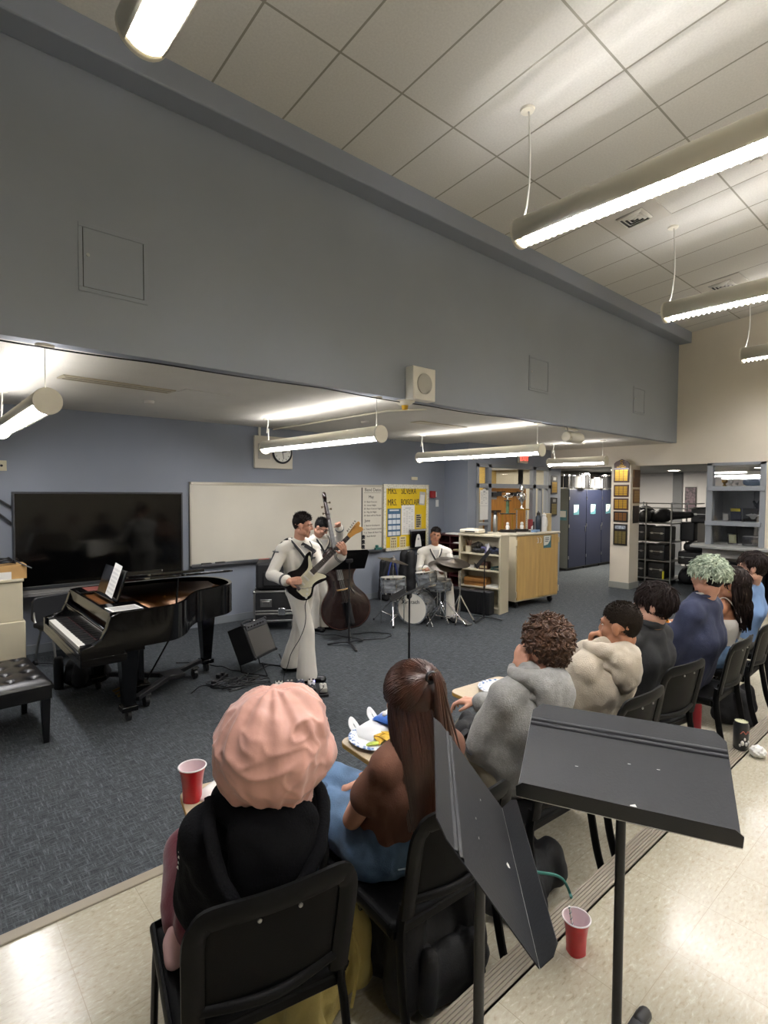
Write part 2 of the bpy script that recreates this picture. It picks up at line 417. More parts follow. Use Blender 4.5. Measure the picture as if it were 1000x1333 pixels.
for x in (9.5, 10.2):
    obj('door_closer', G().bx((x-.2, 7.12, 1.9), (x+.1, 7.2, 1.98)).bx((x-.02, 7.13, 1.98), (x+.25, 7.15, 2.0)), M_blk, d1)
obj('door_handle', G().bx((9.18, 7.13, 1.55), (9.6, 7.2, 1.6)), mat('bronze_bar', '#4a2f16', .4, metal=.5), d1)
obj('door_sign', G().bx((9.2, 7.19, 1.83), (9.52, 7.2, 2.0)), mat('grey_sign', '#8f8d89', .4), d1)
# corridor seen through the transom
one('corridor_notice_board', 'tan notice board hanging in the corridor behind the door transom', 'notice board', G().bx((10.95, 8.93, 1.7), (11.38, 8.99, 2.72)).bx((11.42, 8.93, 1.7), (11.79, 8.99, 2.72)), mat('tan_cork', '#a58c4d', .7, var=.1, vscale=30), (11.4, 8.96, 2.2))

# display window in the end wall
w2 = struct('window_2', G().bx((XE+.02, 2.79, 2.5), (XE+.03, 2.8, 2.51)), M_frame)
g = G()
for y0, y1 in ((2.78, 2.87), (3.62, 3.72)): g.bx((XE-.02, y0, .98), (XE+.12, y1, 2.55))
g.bx((XE-.02, 2.78, 2.50), (XE+.12, 3.72, 2.55)).bx((XE-.05, 2.78, 2.03), (XE+.8, 3.7, 2.12)).bx((XE-.08, 2.83, 1.39), (XE+.8, 3.72, 1.47))
obj('window_frame', g, M_frame, w2, bevel=.005)
for z0, z1 in ((2.12, 2.5), (1.47, 2.03), (1.05, 1.39)): obj('pane', G().bx((XE+.02, 2.87, z0), (XE+.026, 3.62, z1)), glass('display_glass', gl=.12), w2)
g = G().bx((12.25, 2.5, 1.0), (12.3, 4.0, 2.1))
for i in range(5): g.bx((12.22, 2.62+i*.28, 1.0), (12.25, 2.66+i*.28, 2.1))
struct('wall_display', g, mat('grey_board', '#a9aba9', .6, var=.1, vscale=3))
struct('wall_display_side', G().bx((11.58, 2.72, 0), (16, 2.78, 2.6)).bx((11.5, 3.72, 0), (12.3, 3.78, 2.1)), mat('grey_board', '#7d7f7f'))
struct('window_counter', G().prism([(11.36, 2.6), (11.0, 2.55), (10.86, 2.8), (10.84, 3.5), (10.95, 3.85), (11.36, 3.95), (12.2, 3.75), (12.2, 2.8), (11.36, 2.8)], .985, 1.03), mat('grey_laminate', '#92938f', .4), bevel=.008)
struct('window_counter_base', G().bx((11.2, 2.8, 0), (11.35, 3.72, .985)), mat('white_panel', '#c6c4bc', .5))
# ---------------------------------------------------------------- pendant fluorescent fixtures
M_lamp_white = mat('fixture_white', '#d9d3c0', .4)
M_tube = emit('lit_tube', '#fbfaff', 26.)
M_tube_l = emit('lit_tube_louvered', '#fbfaff', 60.)
M_up_l = emit('lit_uplight_low', '#fbfaff', 12.)
M_up = emit('lit_uplight', '#fbfaff', 12.)
M_wire = mat('white_cord', '#c9c6ba', .5)
def fixture(name, label, group, L, zc, hang_from, cords, louver=False, r=.088, y_end=0.):
    """a tube-shaped pendant: housing with an open bottom and a slot on top; runs from local y=0 (the near end) towards +y; L < 0 runs to -y"""
    t = thing(name, label, 'ceiling light', (0, 0, 0), 0, group)
    s = 1 if L > 0 else -1
    a = abs(L)
    ang = lambda lo, hi, n: [lo+(hi-lo)*i/n for i in range(n+1)]
    def shell(lo, hi, rr, y0, y1, n=12):
        g = G(); vs = []; fs = []
        for y in (y0, y1):
            for w in ang(lo, hi, n): vs.append((rr*math.cos(rad(w)), y*s, zc+rr*math.sin(rad(w))))
        for i in range(n): fs.append((i, i+1, n+2+i, n+1+i))
        return g.add(vs, fs)
    w_ = 44 if louver else 20
    h = shell(-w_, 68, r, 0, a); h2 = shell(112, 180+w_, r, 0, a); h.add(h2.v, h2.f)
    obj('housing', h, M_lamp_white, t, solid=.006, smooth=60)
    for y in (0, a):
        obj('end_cap', G().cyl((0, (y-.012)*s, zc), (0, (y+.012)*s, zc), r+.004, n=28), M_lamp_white, t, bevel=.004)
    nt = max(1, round(a/1.2)); seg = a/nt
    for i in range(nt):
        e_ = .07 if louver else .035; y0 = i*seg+e_; y1 = (i+1)*seg-e_
        if louver:
            for x in (-.026, .026): obj('tube', G().cyl((x, y0*s, zc-.045), (x, y1*s, zc-.045), .021, n=14), M_tube_l, t, smooth=60)
        else: obj('tube', shell(205, 335, r-.022, y0, y1, 10), M_tube, t, smooth=60)
        obj('tube_holder', G().box((0, (y0-.02)*s, zc-.035), (.10, .012, .06)), M_lamp_white, t)
    obj('uplight', shell(72, 108, r-.012, .03, a-.03, 4), M_up_l if louver else M_up, t, smooth=60)
    if louver:
        g = G(); k = int(a/.055)
        for i in range(k):
            y = (i+.5)*a/k*s
            pts = [( (r-.002)*math.cos(rad(w)), (r-.002)*math.sin(rad(w))) for w in ang(216, 324, 10)]+[((r-.028)*math.cos(rad(w)), (r-.028)*math.sin(rad(w))) for w in ang(324, 216, 10)]
            g.prism(pts, -.0012, .0012, M4.Translation((0, y, zc)) @ M4.Rotation(PI/2, 4, 'X'))
        obj('louver', g, M_lamp_white, t, smooth=0)
    else:
        obj('lens', shell(200, 340, r-.004, .012, a-.012, 12), glass('clear_lens', '#ffffff', .05), t, smooth=60)
    for y, kind in cords:
        zt = hang_from(y*s)
        obj('canopy', G().cyl((0, y*s, zt-.018), (0, y*s, zt), .055, .062, n=20), M_lamp_white, t)
        if kind == 'cord':
            pts = curve_pts([(0, y*s, zt), (.012, (y+.01)*s, zt-.06), (.004, (y+.03)*s, (zt+zc)/2), (.012, (y+.005)*s, zc+.25), (0, (y-.02)*s, zc+.12), (0, (y-.03)*s, zc+r)], 6)
            obj('cord', G().tube(pts, .0075, 6), M_wire, t)
        else:
            obj('wire', G().cyl((0, y*s, zt), (0, y*s, zc+r-.002), .0035, n=6), M_wire, t)
    return t
gl = 'pendant lights under the low ceiling'
low = lambda y: ZL
f1 = fixture('pendant_light', 'white tube pendant light nearest the left edge, above the piano', gl, 2.43, 2.575, low, ((.07, 'wire'), (2.36, 'cord')))
f1.location = (.74, 4.32, 0)
f2 = dup(f1, (3.74, 4.32, 0), label='white tube pendant light hanging in front of the wall clock')
f3 = dup(f1, (6.73, 4.32, 0), label='white tube pendant light hanging above the trophies and bookshelf')
f4 = fixture('pendant_light', 'short white tube pendant light left of the plaque column', gl, 1.2, 2.585, low, ((.07, 'wire'), (1.1, 'cord')))
f4.location = (9.86, 4.95, 0)
gu = 'long louvered lights under the tiled ceiling'
def zup(y): return 5.128-(2.8+y-3.2558)*SL
u = fixture('louvered_light', 'louvered tube light cut off by the top edge, left end of ceiling', gu, -2.48, 4.17, zup, ((.06, 'cord'), (2.4, 'cord')), louver=True, r=.12)
u.location = (.90, 2.8, 0)
u2 = dup(u, (3.974, 2.8, 0), label='nearest long louvered tube light below the tiled ceiling, with a bright lamp joint')
u3 = dup(u, (7.0, 2.8, 0), label='louvered tube light second from the cream end wall')
u4 = dup(u, (10.03, 2.83, 0), label='louvered tube light closest to the cream end wall')
for x in (.90, 3.974, 7.0):
    for y in (.30, -3.2): dup(u, (x, y, (2.8-y)*SL*.0), label='louvered tube light further back in its ceiling row')

# ceiling fittings
def on_ceiling(x, y): return 5.1278-(y-3.2558)*SL
def diffuser(x, y, label):
    t = thing('air_diffuser', label, 'air vent', (x, y, on_ceiling(x, y)), 0, 'square ceiling air diffusers')
    t.rotation_euler = (-sl, 0, 0)
    obj('panel', G().box((0, 0, -.004), (.585, .60, .008)), mat('vent_panel', '#bdb8ac', .6), t)
    for i, s_ in enumerate((.30, .22, .14, .06)):
        g = G()
        for a in range(4):
            m = M4.Rotation(a*PI/2, 4, 'Z')
            h = s_/2; k = h-.03
            g.add([(-h, -h, -.01), (h, -h, -.01), (k, -k, -.035), (-k, -k, -.035)], [(0, 1, 2, 3)], m)
        obj('louver', g, mat('vent_white', '#d6d2c6', .4), t, solid=.004)
    obj('throat', G().box((0, 0, -.009), (.30, .30, .004)), mat('vent_dark', '#3a3936', .8), t)
diffuser(6.39, 2.93, 'square air diffuser behind the nearest long louvered light')
diffuser(9.42, 2.95, 'square air diffuser above the light near the end wall')
one('sprinkler_cover', 'round white cover in a ceiling tile near the right edge', 'sprinkler cover', G(M4.Translation((6.4, 1.735, on_ceiling(6.4, 1.735)))).lathe([(0, -.012), (.05, -.01), (.055, 0)], 24), M_white_paint, (6.4, 1.735, on_ceiling(6.4, 1.735)))
# low ceiling fittings
t = thing('ceiling_slot_vent', 'long narrow beige vent in the low ceiling at left', 'air vent', (1.53, 5.5, ZL))
obj('frame', G().box((0, 0, -.006), (1.0, .19, .012), RZ(.08)), mat('vent_beige', '#b5ab92', .5), t, bevel=.003)
obj('slot', G().box((0, .045, -.013), (.94, .015, .004), RZ(.08)).box((0, -.045, -.013), (.94, .015, .004), RZ(.08)), mat('vent_beige_dark', '#8a836f', .5), t)
t = thing('ceiling_hatch', 'small rectangular hatch outline in the low ceiling beside the vent', 'access hatch', (2.32, 5.42, ZL))
obj('panel', G().box((0, 0, -.003), (.5, .2, .006), RZ(.05)), M_lowceil, t, bevel=.002)
t = thing('ceiling_slot_vent', 'long narrow beige vent in the low ceiling above the drum kit', 'air vent', (5.9, 5.5, ZL))
obj('frame', G().box((0, 0, -.006), (1.0, .19, .012)), MATS['vent_beige'], t, bevel=.003)
one('smoke_detector', 'small flat round detector on low ceiling at left', 'detector', G(M4.Translation((2.05, 6.3, ZL))).lathe([(0, -.03), (.05, -.028), (.06, -.005), (.06, 0)], 20), M_white_paint, (2.05, 6.3, ZL))
one('smoke_detector', 'small round detector on low ceiling past the box speaker', 'detector', G(M4.Translation((4.9, 6.0, ZL))).lathe([(0, -.03), (.05, -.028), (.06, -.005), (.06, 0)], 20), M_white_paint, (4.9, 6.0, ZL))
t = thing('ceiling_speaker', 'white wall speaker with yellow lens hanging above the bookshelf light', 'speaker', (7.8, 4.46, ZL))
obj('bracket', G().bx((-.18, -.03, -.03), (.1, .03, 0)), M_lamp_white, t, bevel=.004)
obj('body', G().cyl((-.15, 0, -.13), (.22, 0, -.13), .085, n=24), mat('off_white', '#d5d1c3', .5), t, bevel=.02)
obj('end_cap', G().cyl((-.2, 0, -.13), (-.15, 0, -.13), .075, .085, n=24), M_lamp_white, t, bevel=.004)
cpts = [(XW+.2, 4.33, 2.955)]+[(x, 4.33+.03*math.sin(x*1.7), 2.953-.012*abs(math.sin(x*2.1))) for x in np.arange(-2.6, 7.6, .2)]+[(7.62, 4.44, 2.93)]
one('ceiling_cable', 'thin black cable strung along edge of the low ceiling', 'cable', G().tube(cpts, .006, 6), M_blk, (4, 4.33, 2.95))
one('surface_conduit', 'white conduit crossing the low ceiling behind the middle lights', 'conduit', G().tube([(4.35, 7.6, 2.94), (4.35, 4.9, 2.94), (4.6, 4.5, 2.94)], .012, 6), M_lamp_white, (4.35, 6, 2.94))
# square speaker box on the bulkhead, with a detector under it
t = thing('box_speaker', 'square white speaker box fixed to the lower edge of the grey bulkhead', 'speaker', (4.22, YS, 2.98))
obj('cabinet', G().bx((-.17, -.12, -.02), (.17, 0, .33)), mat('off_white', '#d5d1c3'), t, bevel=.008)
obj('grille', G().cyl((.0, -.121, .155), (.0, -.128, .155), .11, n=30), mat('grille_grey', '#a9a69b', .7, bump=.5, bscale=300), t)
t = thing('heat_detector', 'white detector with a yellow tip below the square speaker box', 'detector', (4.12, 4.36, ZL))
obj('base', G().lathe([(.02, -.05), (.06, -.045), (.11, -.01), (.11, 0)], 24), M_lamp_white, t)
obj('tip', G().lathe([(0, -.10), (.03, -.095), (.04, -.05)], 20), mat('amber', '#c79a1e', .3), t)
# access panels on the bulkhead
def access(x0, x1, z0, z1, label):
    t = thing('access_panel', label, 'access panel', ((x0+x1)/2, YS, z0), 0)
    w = (x1-x0)/2; h = z1-z0
    g = G()
    for a, b in (((-w-.03, -.008, -.03), (w+.03, 0, 0)), ((-w-.03, -.008, h), (w+.03, 0, h+.03)), ((-w-.03, -.008, 0), (-w-.004, 0, h)), ((w+.004, -.008, 0), (w+.03, 0, h))): g.bx(a, b)
    obj('rim', g, M_bulk, t, bevel=.002)
    obj('gap', G().bx((-w-.006, -.0015, -.004), (w+.006, -.0005, h+.004)), mat('shadow_gap', '#3b3c3d', .9), t)
    obj('hatch', G().bx((-w+.002, -.006, .004), (w-.002, -.001, h-.002)), M_bulk, t)
    obj('latch', G().cyl((-w+.03, -.006, h*.55), (-w+.03, -.012, h*.55), .012, n=12), M_steel, t)
access(.96, 1.36, 3.385, 3.795, 'large square access panel at left on grey bulkhead wall')
access(6.36, 6.78, 3.385, 3.79, 'small access panel on bulkhead right of the box speaker')
access(9.47, 9.86, 3.39, 3.79, 'small access panel on bulkhead close to the end wall')
# ---------------------------------------------------------------- things on the back wall
BW = lambda x, z, y=YB-.002: M4.Translation((x, y, z)) @ M4.Rotation(PI/2, 4, 'X')     # text frame facing the room
M_ink = mat('black_ink', '#17171a', .7)
M_paper = mat('white_paper', '#dcdad3', .7)
M_alu = mat('aluminium_trim', '#b7b1a2', .35, metal=.6)
# interactive panel on a rolling stand
t = thing('television', 'very large black flat screen in front of the left back wall', 'television', (1.88, 7.45, 0))
obj('screen', G().bx((-.95, -.02, .85), (.95, .0, 1.925)), mat('screen_glass', '#050505', .09, spec=.32), t)
g = G().bx((-.97, -.03, .81), (.97, .06, .85)).bx((-.97, -.03, 1.925), (.97, .06, 1.95)).bx((-.97, -.03, .85), (-.95, .06, 1.925)).bx((.95, -.03, .85), (.97, .06, 1.925)).bx((-.95, .005, .85), (.95, .06, 1.925))
obj('bezel', g, mat('dark_bezel', '#2b2c2f', .4), t, bevel=.004)
obj('pen_tray', G().bx((-.92, -.13, .745), (.92, .0, .765)).bx((-.92, -.13, .765), (.92, -.12, .785)).bx((-.92, -.02, .745), (.92, .02, .815)), mat('tray_grey', '#6b6a68', .45), t, bevel=.004)
obj('stand_post', G().bx((-.45, .06, .1), (-.37, .12, 1.6)).bx((.37, .06, .1), (.45, .12, 1.6)), M_blkm, t, bevel=.005)
for x in (-.41, .41):
    lg = obj('stand_foot', G().bx((x-.04, -.3, .08), (x+.04, .16, .13)), M_blkm, t, bevel=.008)
    for y in (-.26, .12): obj('caster', G().cyl((x-.015, y, .04), (x+.015, y, .04), .04, n=16), M_blk, lg)
one('television_cable', 'black cables hanging down wall left of the television', 'cable', G().tube(curve_pts([(.2, YB-.02, 2.15), (.55, YB-.03, 2.05), (.8, YB-.05, 1.86), (.95, YB-.06, 1.75)]), .012, 6).tube(curve_pts([(.2, YB-.02, 2.0), (.6, YB-.03, 1.9), (.8, YB-.05, 1.7), (.95, YB-.06, 1.55)]), .012, 6), M_blk, (.7, YB-.03, 1.9))
# stacked cream cabinets with a cardboard box
M_cream = mat('cream_steel', '#c5bca1', .45, var=.03, vscale=4)
cb = thing('cream_cabinet', 'lower cream steel cabinet at left edge beneath another cabinet', 'cabinet', (.52, 7.0, 0), 0)
obj('body', G().bx((-.42, 0, .1), (.44, .4, .55)), M_cream, cb, bevel=.012)
obj('plinth', G().bx((-.4, .03, 0), (.42, .38, .1)), M_dkgrey, cb)
cb = thing('cream_cabinet', 'upper cream steel cabinet stacked at left edge, holding a cardboard box', 'cabinet', (.5, 7.0, .55), 0)
obj('body', G().bx((-.42, .02, 0), (.44, .38, .43)), M_cream, cb, bevel=.008)
obj('lid', G().bx((-.43, .0, .43), (.45, .39, .46)), M_cream, cb, bevel=.006)
t = thing('cardboard_box', 'open cardboard box on the cream cabinets', 'box', (.62, 7.15, 1.01))
obj('carton', G().bx((-.35, -.13, 0), (.36, .15, .15)), mat('cardboard', '#b08a55', .8, var=.06, vscale=9), t, bevel=.003)
obj('label', G().bx((.1, -.134, .0), (.22, -.13, .08)), M_paper, t)
one('coiled_cable', 'black coiled cable lying on top of the cardboard box', 'cable', G().tube([(.72+.17*math.cos(a)*(1-.02*a), 7.12+.1*math.sin(a), 1.172+.0035*a) for a in np.linspace(0, 19, 90)]+[(.95, 7.0, 1.16), (1.02, 6.97, 1.12)], .008, 6), M_blk, (.72, 7.12, 1.17))
# whiteboard
t = thing('whiteboard', 'long wall whiteboard with class dates written at its right end', 'whiteboard', (4.85, YB, .9))
obj('panel', G().bx((-1.8, -.02, .02), (1.8, 0, 1.18)), mat('whiteboard', '#cfcabb', .3, var=.03, vscale=1.5), t)
obj('frame', G().bx((-1.82, -.03, 1.16), (1.82, 0, 1.2)).bx((-1.82, -.03, 0), (-1.795, 0, 1.2)).bx((1.795, -.03, 0), (1.82, 0, 1.2)), M_alu, t, bevel=.003)
obj('tray', G().bx((-1.82, -.09, -.02), (1.82, 0, 0)).bx((-1.82, -.09, 0), (1.82, -.08, .015)), mat('dark_tray', '#58585a', .4, metal=.4), t, bevel=.003)
obj('divider', G().bx((1.315, -.024, .05), (1.335, -.019, 1.15)), M_ink, t)
Yw = YB-.0215
def wtext(s, x, z, size, par, m=M_ink, y=Yw, sq=1., name='writing'): return text(name, s, size, m, BW(x, z, y), par, depth=.0006, squash=sq)
wtext('Band Dates', 6.24, 2.01, .085, t)
obj('underline', G().bx((1.37, -.0215, 1.055), (1.77, -.0205, 1.06)), M_ink, t)
wtext('May', 6.33, 1.88, .075, t)
for i, s_ in enumerate(('14  Band Concert', '16  Senior Night', '20  Band Concert Night', '26  May 26 Night', '28  Band will be Parade')): wtext(s_, 6.22, 1.79-.062*i, .043, t)
wtext('June', 6.24, 1.45, .075, t)
for i, s_ in enumerate(('1  Band at Graduation', '6  Town Concert evening', '9  Jr. Talent & Show Day', '12  Band Recital')): wtext(s_, 6.22, 1.36-.065*i, .043, t)
for i in range(3):
    obj('magnet', G().cyl((1.36, -.02, .27-.09*i), (1.36, -.035, .27-.09*i), .025, n=12).box((1.36, -.027, .235-.09*i), (.06, .015, .02)), M_ink, t)
for x, cc in ((-1.66, '#1c1c1c'), (-1.45, '#1c1c1c'), (-.75, '#a8443a')):
    one('marker', {'-1.66': 'black eraser at far left on the whiteboard tray', '-1.45': 'second black eraser on whiteboard tray', '-0.75': 'red marker lying on the whiteboard tray'}[str(round(x, 2))], 'eraser' if x < -1 else 'marker',
        G().bx((4.85+x, YB-.08, .901), (4.85+x+.14, YB-.03, .93)) if x < -1 else G().cyl((4.85+x, YB-.05, .91), (4.85+x+.18, YB-.05, .91), .011), mat('stat_'+cc, cc, .5), (4.85+x, YB-.05, .9), bevel=.004)
one('tape_dispenser', 'small green tape dispenser at the right end of whiteboard tray', 'tape dispenser', G().bx((6.46, YB-.085, .901), (6.62, YB-.03, .95)).bx((6.48, YB-.08, .95), (6.53, YB-.035, 1.0)), mat('teal_plastic', '#2f6b60', .4), (6.54, YB-.06, .9), bevel=.01)
# bulletin board
t = thing('bulletin_board', 'yellow bulletin board lettered MRS. SILVEIRA and MRS. BOISCLAIR', 'bulletin board', (7.29, YB, .86))
obj('backing', G().bx((-.585, -.02, .02), (.585, 0, 1.24)), mat('yellow_paper', '#d8b70d', .6, var=.04, vscale=6), t)
def border_mat():
    m, nt, N, b, L = nodes_mat('confetti_border')
    tc = N('ShaderNodeTexCoord'); v = N('ShaderNodeTexVoronoi', i_Scale=38.); L(tc.outputs['Object'], v.inputs['Vector'])
    r = ramp(N, [(.0, '#7d7455'), (.32, '#c9c2a8'), (.45, '#d9d4c4')]); L(v.outputs['Distance'], r.inputs['Fac']); L(r.outputs['Color'], b.inputs['Base Color']); b.inputs['Roughness'].default_value = .7
    return m
g = G().bx((-.60, -.027, 1.18), (.60, 0, 1.26)).bx((-.60, -.027, 0), (-.535, 0, 1.18)).bx((.535, -.027, 0), (.60, 0, 1.18)).bx((-.6, -.027, 0), (.6, 0, .06))
obj('border', g, border_mat(), t)
yb = YB-.0225
for s_, x, z in (('MRS.', 6.79, 1.99), ('SILVEIRA', 7.14, 1.99), ('MRS.', 6.79, 1.77), ('BOISCLAIR', 7.13, 1.77)):
    text('lettering', s_, .175, M_ink, BW(x, z, yb) @ M4.Diagonal((.68 if len(s_) < 5 else .6, 1, 1, 1)), t, depth=.001)
def paper(name, x0, x1, z0, z1, m, par, dy=0., tilt=0.):
    return obj(name, G().bx((x0-7.29, -.0245-dy, z0-.86), (x1-7.29, -.021-dy, z1-.86)), m, par)
M_calblue = mat('calendar_blue', '#3e5f7d', .6, var=.1, vscale=20)
cal = paper('calendar', 6.79, 7.13, 1.13, 1.66, M_calblue, t)
g = G()
for i in range(3):
    for j in range(4): g.bx((6.81+i*.105-7.29, -.0255, 1.15+j*.11-.86), (6.81+i*.105+.09-7.29, -.0245, 1.15+j*.11+.075-.86))
g.bx((6.84-7.29, -.0255, 1.615-.86), (7.08-7.29, -.0245, 1.64-.86))
obj('month_boxes', g, mat('month_white', '#cfd3d6', .7), cal)
ch = paper('chart', 7.15, 7.5, 1.15, 1.72, M_paper, t)
g = G()
for i in range(14):
    for j in range(4):
        if random.random() < .6: g.bx((7.2+j*.07-7.29, -.0253, 1.2+i*.033-.86), (7.2+j*.07+.045-7.29, -.0245, 1.207+i*.033-.86))
g.bx((7.24-7.29, -.0253, 1.66-.86), (7.4-7.29, -.0245, 1.67-.86))
obj('chart_text', g, mat('grey_print', '#8f8f8f', .7), ch)
n1 = obj('notice', G().bx((-.08, -.004, -.13), (.08, 0, .13), TR((.42, -.022, .99), 0, rad(6), 0)), mat('grey_sheet', '#b3b2ad', .7), t)
obj('notice_print', G().bx((-.06, -.006, -.1), (.05, -.004, .07), TR((.42, -.022, .99), 0, rad(6), 0)), M_paper, n1)
n2 = paper('quote_card', 7.535, 7.69, 1.27, 1.54, mat('card_buff', '#b9ac85', .7), t)
g = G()
for i in range(6): g.bx((7.55-7.29, -.026, 1.29+i*.042-.86), (7.55+random.uniform(.08, .13)-7.29, -.0245, 1.315+i*.042-.86))
obj('card_print', g, M_ink, n2)
for x in (6.86, 7.1):
    p = paper('flyer', x, x+.17, .9, 1.12, mat('cream_card', '#d5c9a0', .7), t, dy=.003)
    g = G().bx((x+.03-7.29, -.029, 1.08-.86), (x+.14-7.29, -.0275, 1.10-.86))
    for i in range(3):
        for j in range(3): g.bx((x+.03+j*.045-7.29, -.029, .92+i*.05-.86), (x+.05+j*.045-7.29, -.0275, .955+i*.05-.86))
    obj('flyer_print', g, mat('brown_print', '#6a5b3c', .7), p)
t = thing('monitor', 'small black monitor showing a white bell shape below the bulletin board', 'monitor', (7.54, 7.58, .88))
obj('screen', G().bx((-.2, -.02, .02), (.2, .02, .36)), mat('monitor_black', '#0d0d0f', .2), t, bevel=.005)
obj('bezel', G().bx((-.21, -.022, .335), (.21, .022, .37)), mat('grey_top', '#8d8d8d', .4), t)
obj('bell_picture', G().prism([(-.09, 0), (.09, 0), (.075, .1), (.05, .2), (.03, .235), (0, .245), (-.03, .235), (-.05, .2), (-.075, .1)], 0, .003, TR((-.01, -.021, .03), PI/2)), M_paper, t)
obj('bell_badge', G().cyl((-.01, -.0245, .18), (-.01, -.026, .18), .025, n=16), mat('grey_print', '#8f8f8f'), t)
obj('foot', G().bx((-.1, -.06, 0), (.1, .06, .02)), M_blk, t)
# clock and speaker panel
t = thing('clock_panel', 'off white wall panel combining a speaker grille and a round clock', 'wall clock', (4.38, YB, 2.33))
obj('panel', G().bx((-.34, -.05, 0), (.33, 0, .5)), mat('panel_cream', '#cdc7b5', .5), t, bevel=.004)
obj('grille', G().bx((-.29, -.056, .14), (-.08, -.05, .38)), mat('grille_grey', '#a9a69b'), t)
ck = obj('clock_face', G().cyl((.13, -.05, .26), (.13, -.075, .26), .155, n=40), mat('clock_white', '#dcdad0', .4), t)
g = G(); g.tube([(.13+.165*math.cos(a), -.068, .26+.165*math.sin(a)) for a in np.linspace(0, 2*PI, 40, endpoint=False)], .017, 8, closed=True)
obj('clock_rim', g, M_blk, ck)
g = G()
for i in range(12):
    a = i*PI/6; g.bx((-.004, -.003, .115), (.004, 0, .138), M4.Translation((.13, -.0755, .26)) @ M4.Rotation(a, 4, 'Y'))
g.bx((-.004, -.004, -.01), (.004, 0, .11), M4.Translation((.13, -.0765, .26)) @ M4.Rotation(rad(170), 4, 'Y')).bx((-.006, -.004, -.01), (.006, 0, .075), M4.Translation((.13, -.0765, .26)) @ M4.Rotation(rad(80), 4, 'Y'))
obj('clock_hands', g, M_ink, ck)
one('wall_conduit', 'white conduit running from clock panel up to the low ceiling', 'conduit', G().bx((4.12, YB-.03, 2.83), (4.15, YB, ZL)), M_lamp_white, (4.13, YB, 2.83))
one('wall_plate', 'small cream plate on the wall above the bulletin board', 'wall plate', G().bx((7.42, YB-.02, 2.21), (7.58, YB, 2.27)), mat('plate_cream', '#c9c1a2', .5), (7.5, YB, 2.24), bevel=.004)
t = thing('wall_socket', 'cream wall socket plate at the left edge above the television', 'wall socket', (.83, YB, 2.25))
obj('plate', G().bx((-.06, -.012, -.06), (.06, 0, .06)), MATS['plate_cream'], t, bevel=.004)
obj('jack', G().cyl((.01, -.012, 0), (.01, -.018, 0), .014, n=12), M_ink, t)
t = thing('fire_alarm', 'red fire alarm strobe right of the yellow bulletin board', 'fire alarm', (8.0, YB, 1.93))
obj('body', G().bx((-.06, -.07, -.07), (.05, 0, .07)), mat('alarm_red', '#8f1f22', .4), t, bevel=.006)
obj('strobe', G().bx((.05, -.06, -.05), (.09, -.005, .05)), mat('strobe_white', '#d8d6d0', .3), t, bevel=.006)
t = thing('light_switch', 'white light switch plate right of the fire alarm', 'light switch', (8.16, YB, 1.75))
obj('plate', G().bx((-.04, -.012, -.07), (.04, 0, .07)), mat('plate_white', '#d9d8d4', .4), t, bevel=.003)
obj('toggle', G().bx((-.008, -.025, -.015), (.008, -.012, .015)), MATS['plate_white'], t)
# paper schedule on the glazed wall
t = thing('posted_schedule', 'tall white schedule sheet taped to narrow pane left of the oak doors', 'notice', (8.87, 7.02, 1.42))
obj('sheet', G().bx((-.13, -.008, 0), (.13, -.003, .6)), M_paper, t)
g = G()
for i in range(9):
    for j in range(3):
        if random.random() < .55: g.bx((-.1+j*.07, -.0095, .3+i*.03), (-.1+j*.07+random.uniform(.02, .06), -.008, .307+i*.03))
g.bx((-.03, -.0095, .56), (.03, -.008, .58)).bx((-.12, -.0095, .28), (.12, -.008, .284))
obj('print', g, mat('grey_print', '#8f8f8f'), t)
one('posted_label', 'small white sheet in the pane above the schedule', 'notice', G().prism([(8.8+.07*math.cos(a), .07*math.sin(a)) for a in np.linspace(0, PI, 10)], 0, .004, TR((.07, 7.015, 2.05-.07+.005), PI/2)), M_paper, (8.87, 7.02, 2.0))
# wall plaques right of the sidelight
M_gold = mat('gold_plate', '#c39a3a', .3, metal=.75)
M_dgold = mat('aged_gold_plate', '#8a7c4b', .35, metal=.6)
M_walnut = mat('walnut', '#4a2d18', .4, var=.2, vscale=6, stretch=(8, 8, 1), coat=.2)
M_plqblk = mat('plaque_black', '#1d1815', .35)
def plaque(name, label, group, m, w, h, cols, rows, plate, board, head=0., arch=False):
    """m: frame with x right, y up, z out of the wall"""
    t = thing(name, label, 'plaque', (0, 0, 0), 0, group); t.matrix_world = m; t.rotation_euler = m.to_euler(); t.location = m.to_translation()
    if arch:
        pts = [(-w/2, 0), (w/2, 0), (w/2, h-.07), (w/2-.04, h-.03), (w*.22, h-.01), (0, h+.02), (-w*.22, h-.01), (-w/2+.04, h-.03), (-w/2, h-.07)]
        obj('board', G().prism(pts, 0, .02), board, t, bevel=.005)
    else: obj('board', G().bx((-w/2, 0, 0), (w/2, h, .02)), board, t, bevel=.005)
    top = h-head-.03; cw = (w-.05)/cols; rh = (top-.03)/rows
    g = G()
    for i in range(cols):
        for j in range(rows): g.bx((-w/2+.025+i*cw+.006, .03+j*rh+.004, .02), (-w/2+.025+(i+1)*cw-.006, .03+(j+1)*rh-.002, .0225))
    obj('name_plates', g, plate, t)
    return t
PW = lambda x, z: M4.Translation((x, 7.04, z)) @ M4.Rotation(PI/2, 4, 'X')
p = plaque('award_plaque', 'upper black award plaque on wall left of the blue lockers', 'award plaques by the lockers', PW(11.5, 1.95), .27, .43, 1, 10, M_gold, M_plqblk, head=.12)
obj('emblem', G().bx((-.06, .32, .02), (.06, .39, .023)), M_steel, p)
p = plaque('award_plaque', 'lower black award plaque on wall left of the blue lockers', 'award plaques by the lockers', PW(11.5, 1.44), .27, .43, 1, 10, M_dgold, M_plqblk, head=.12)
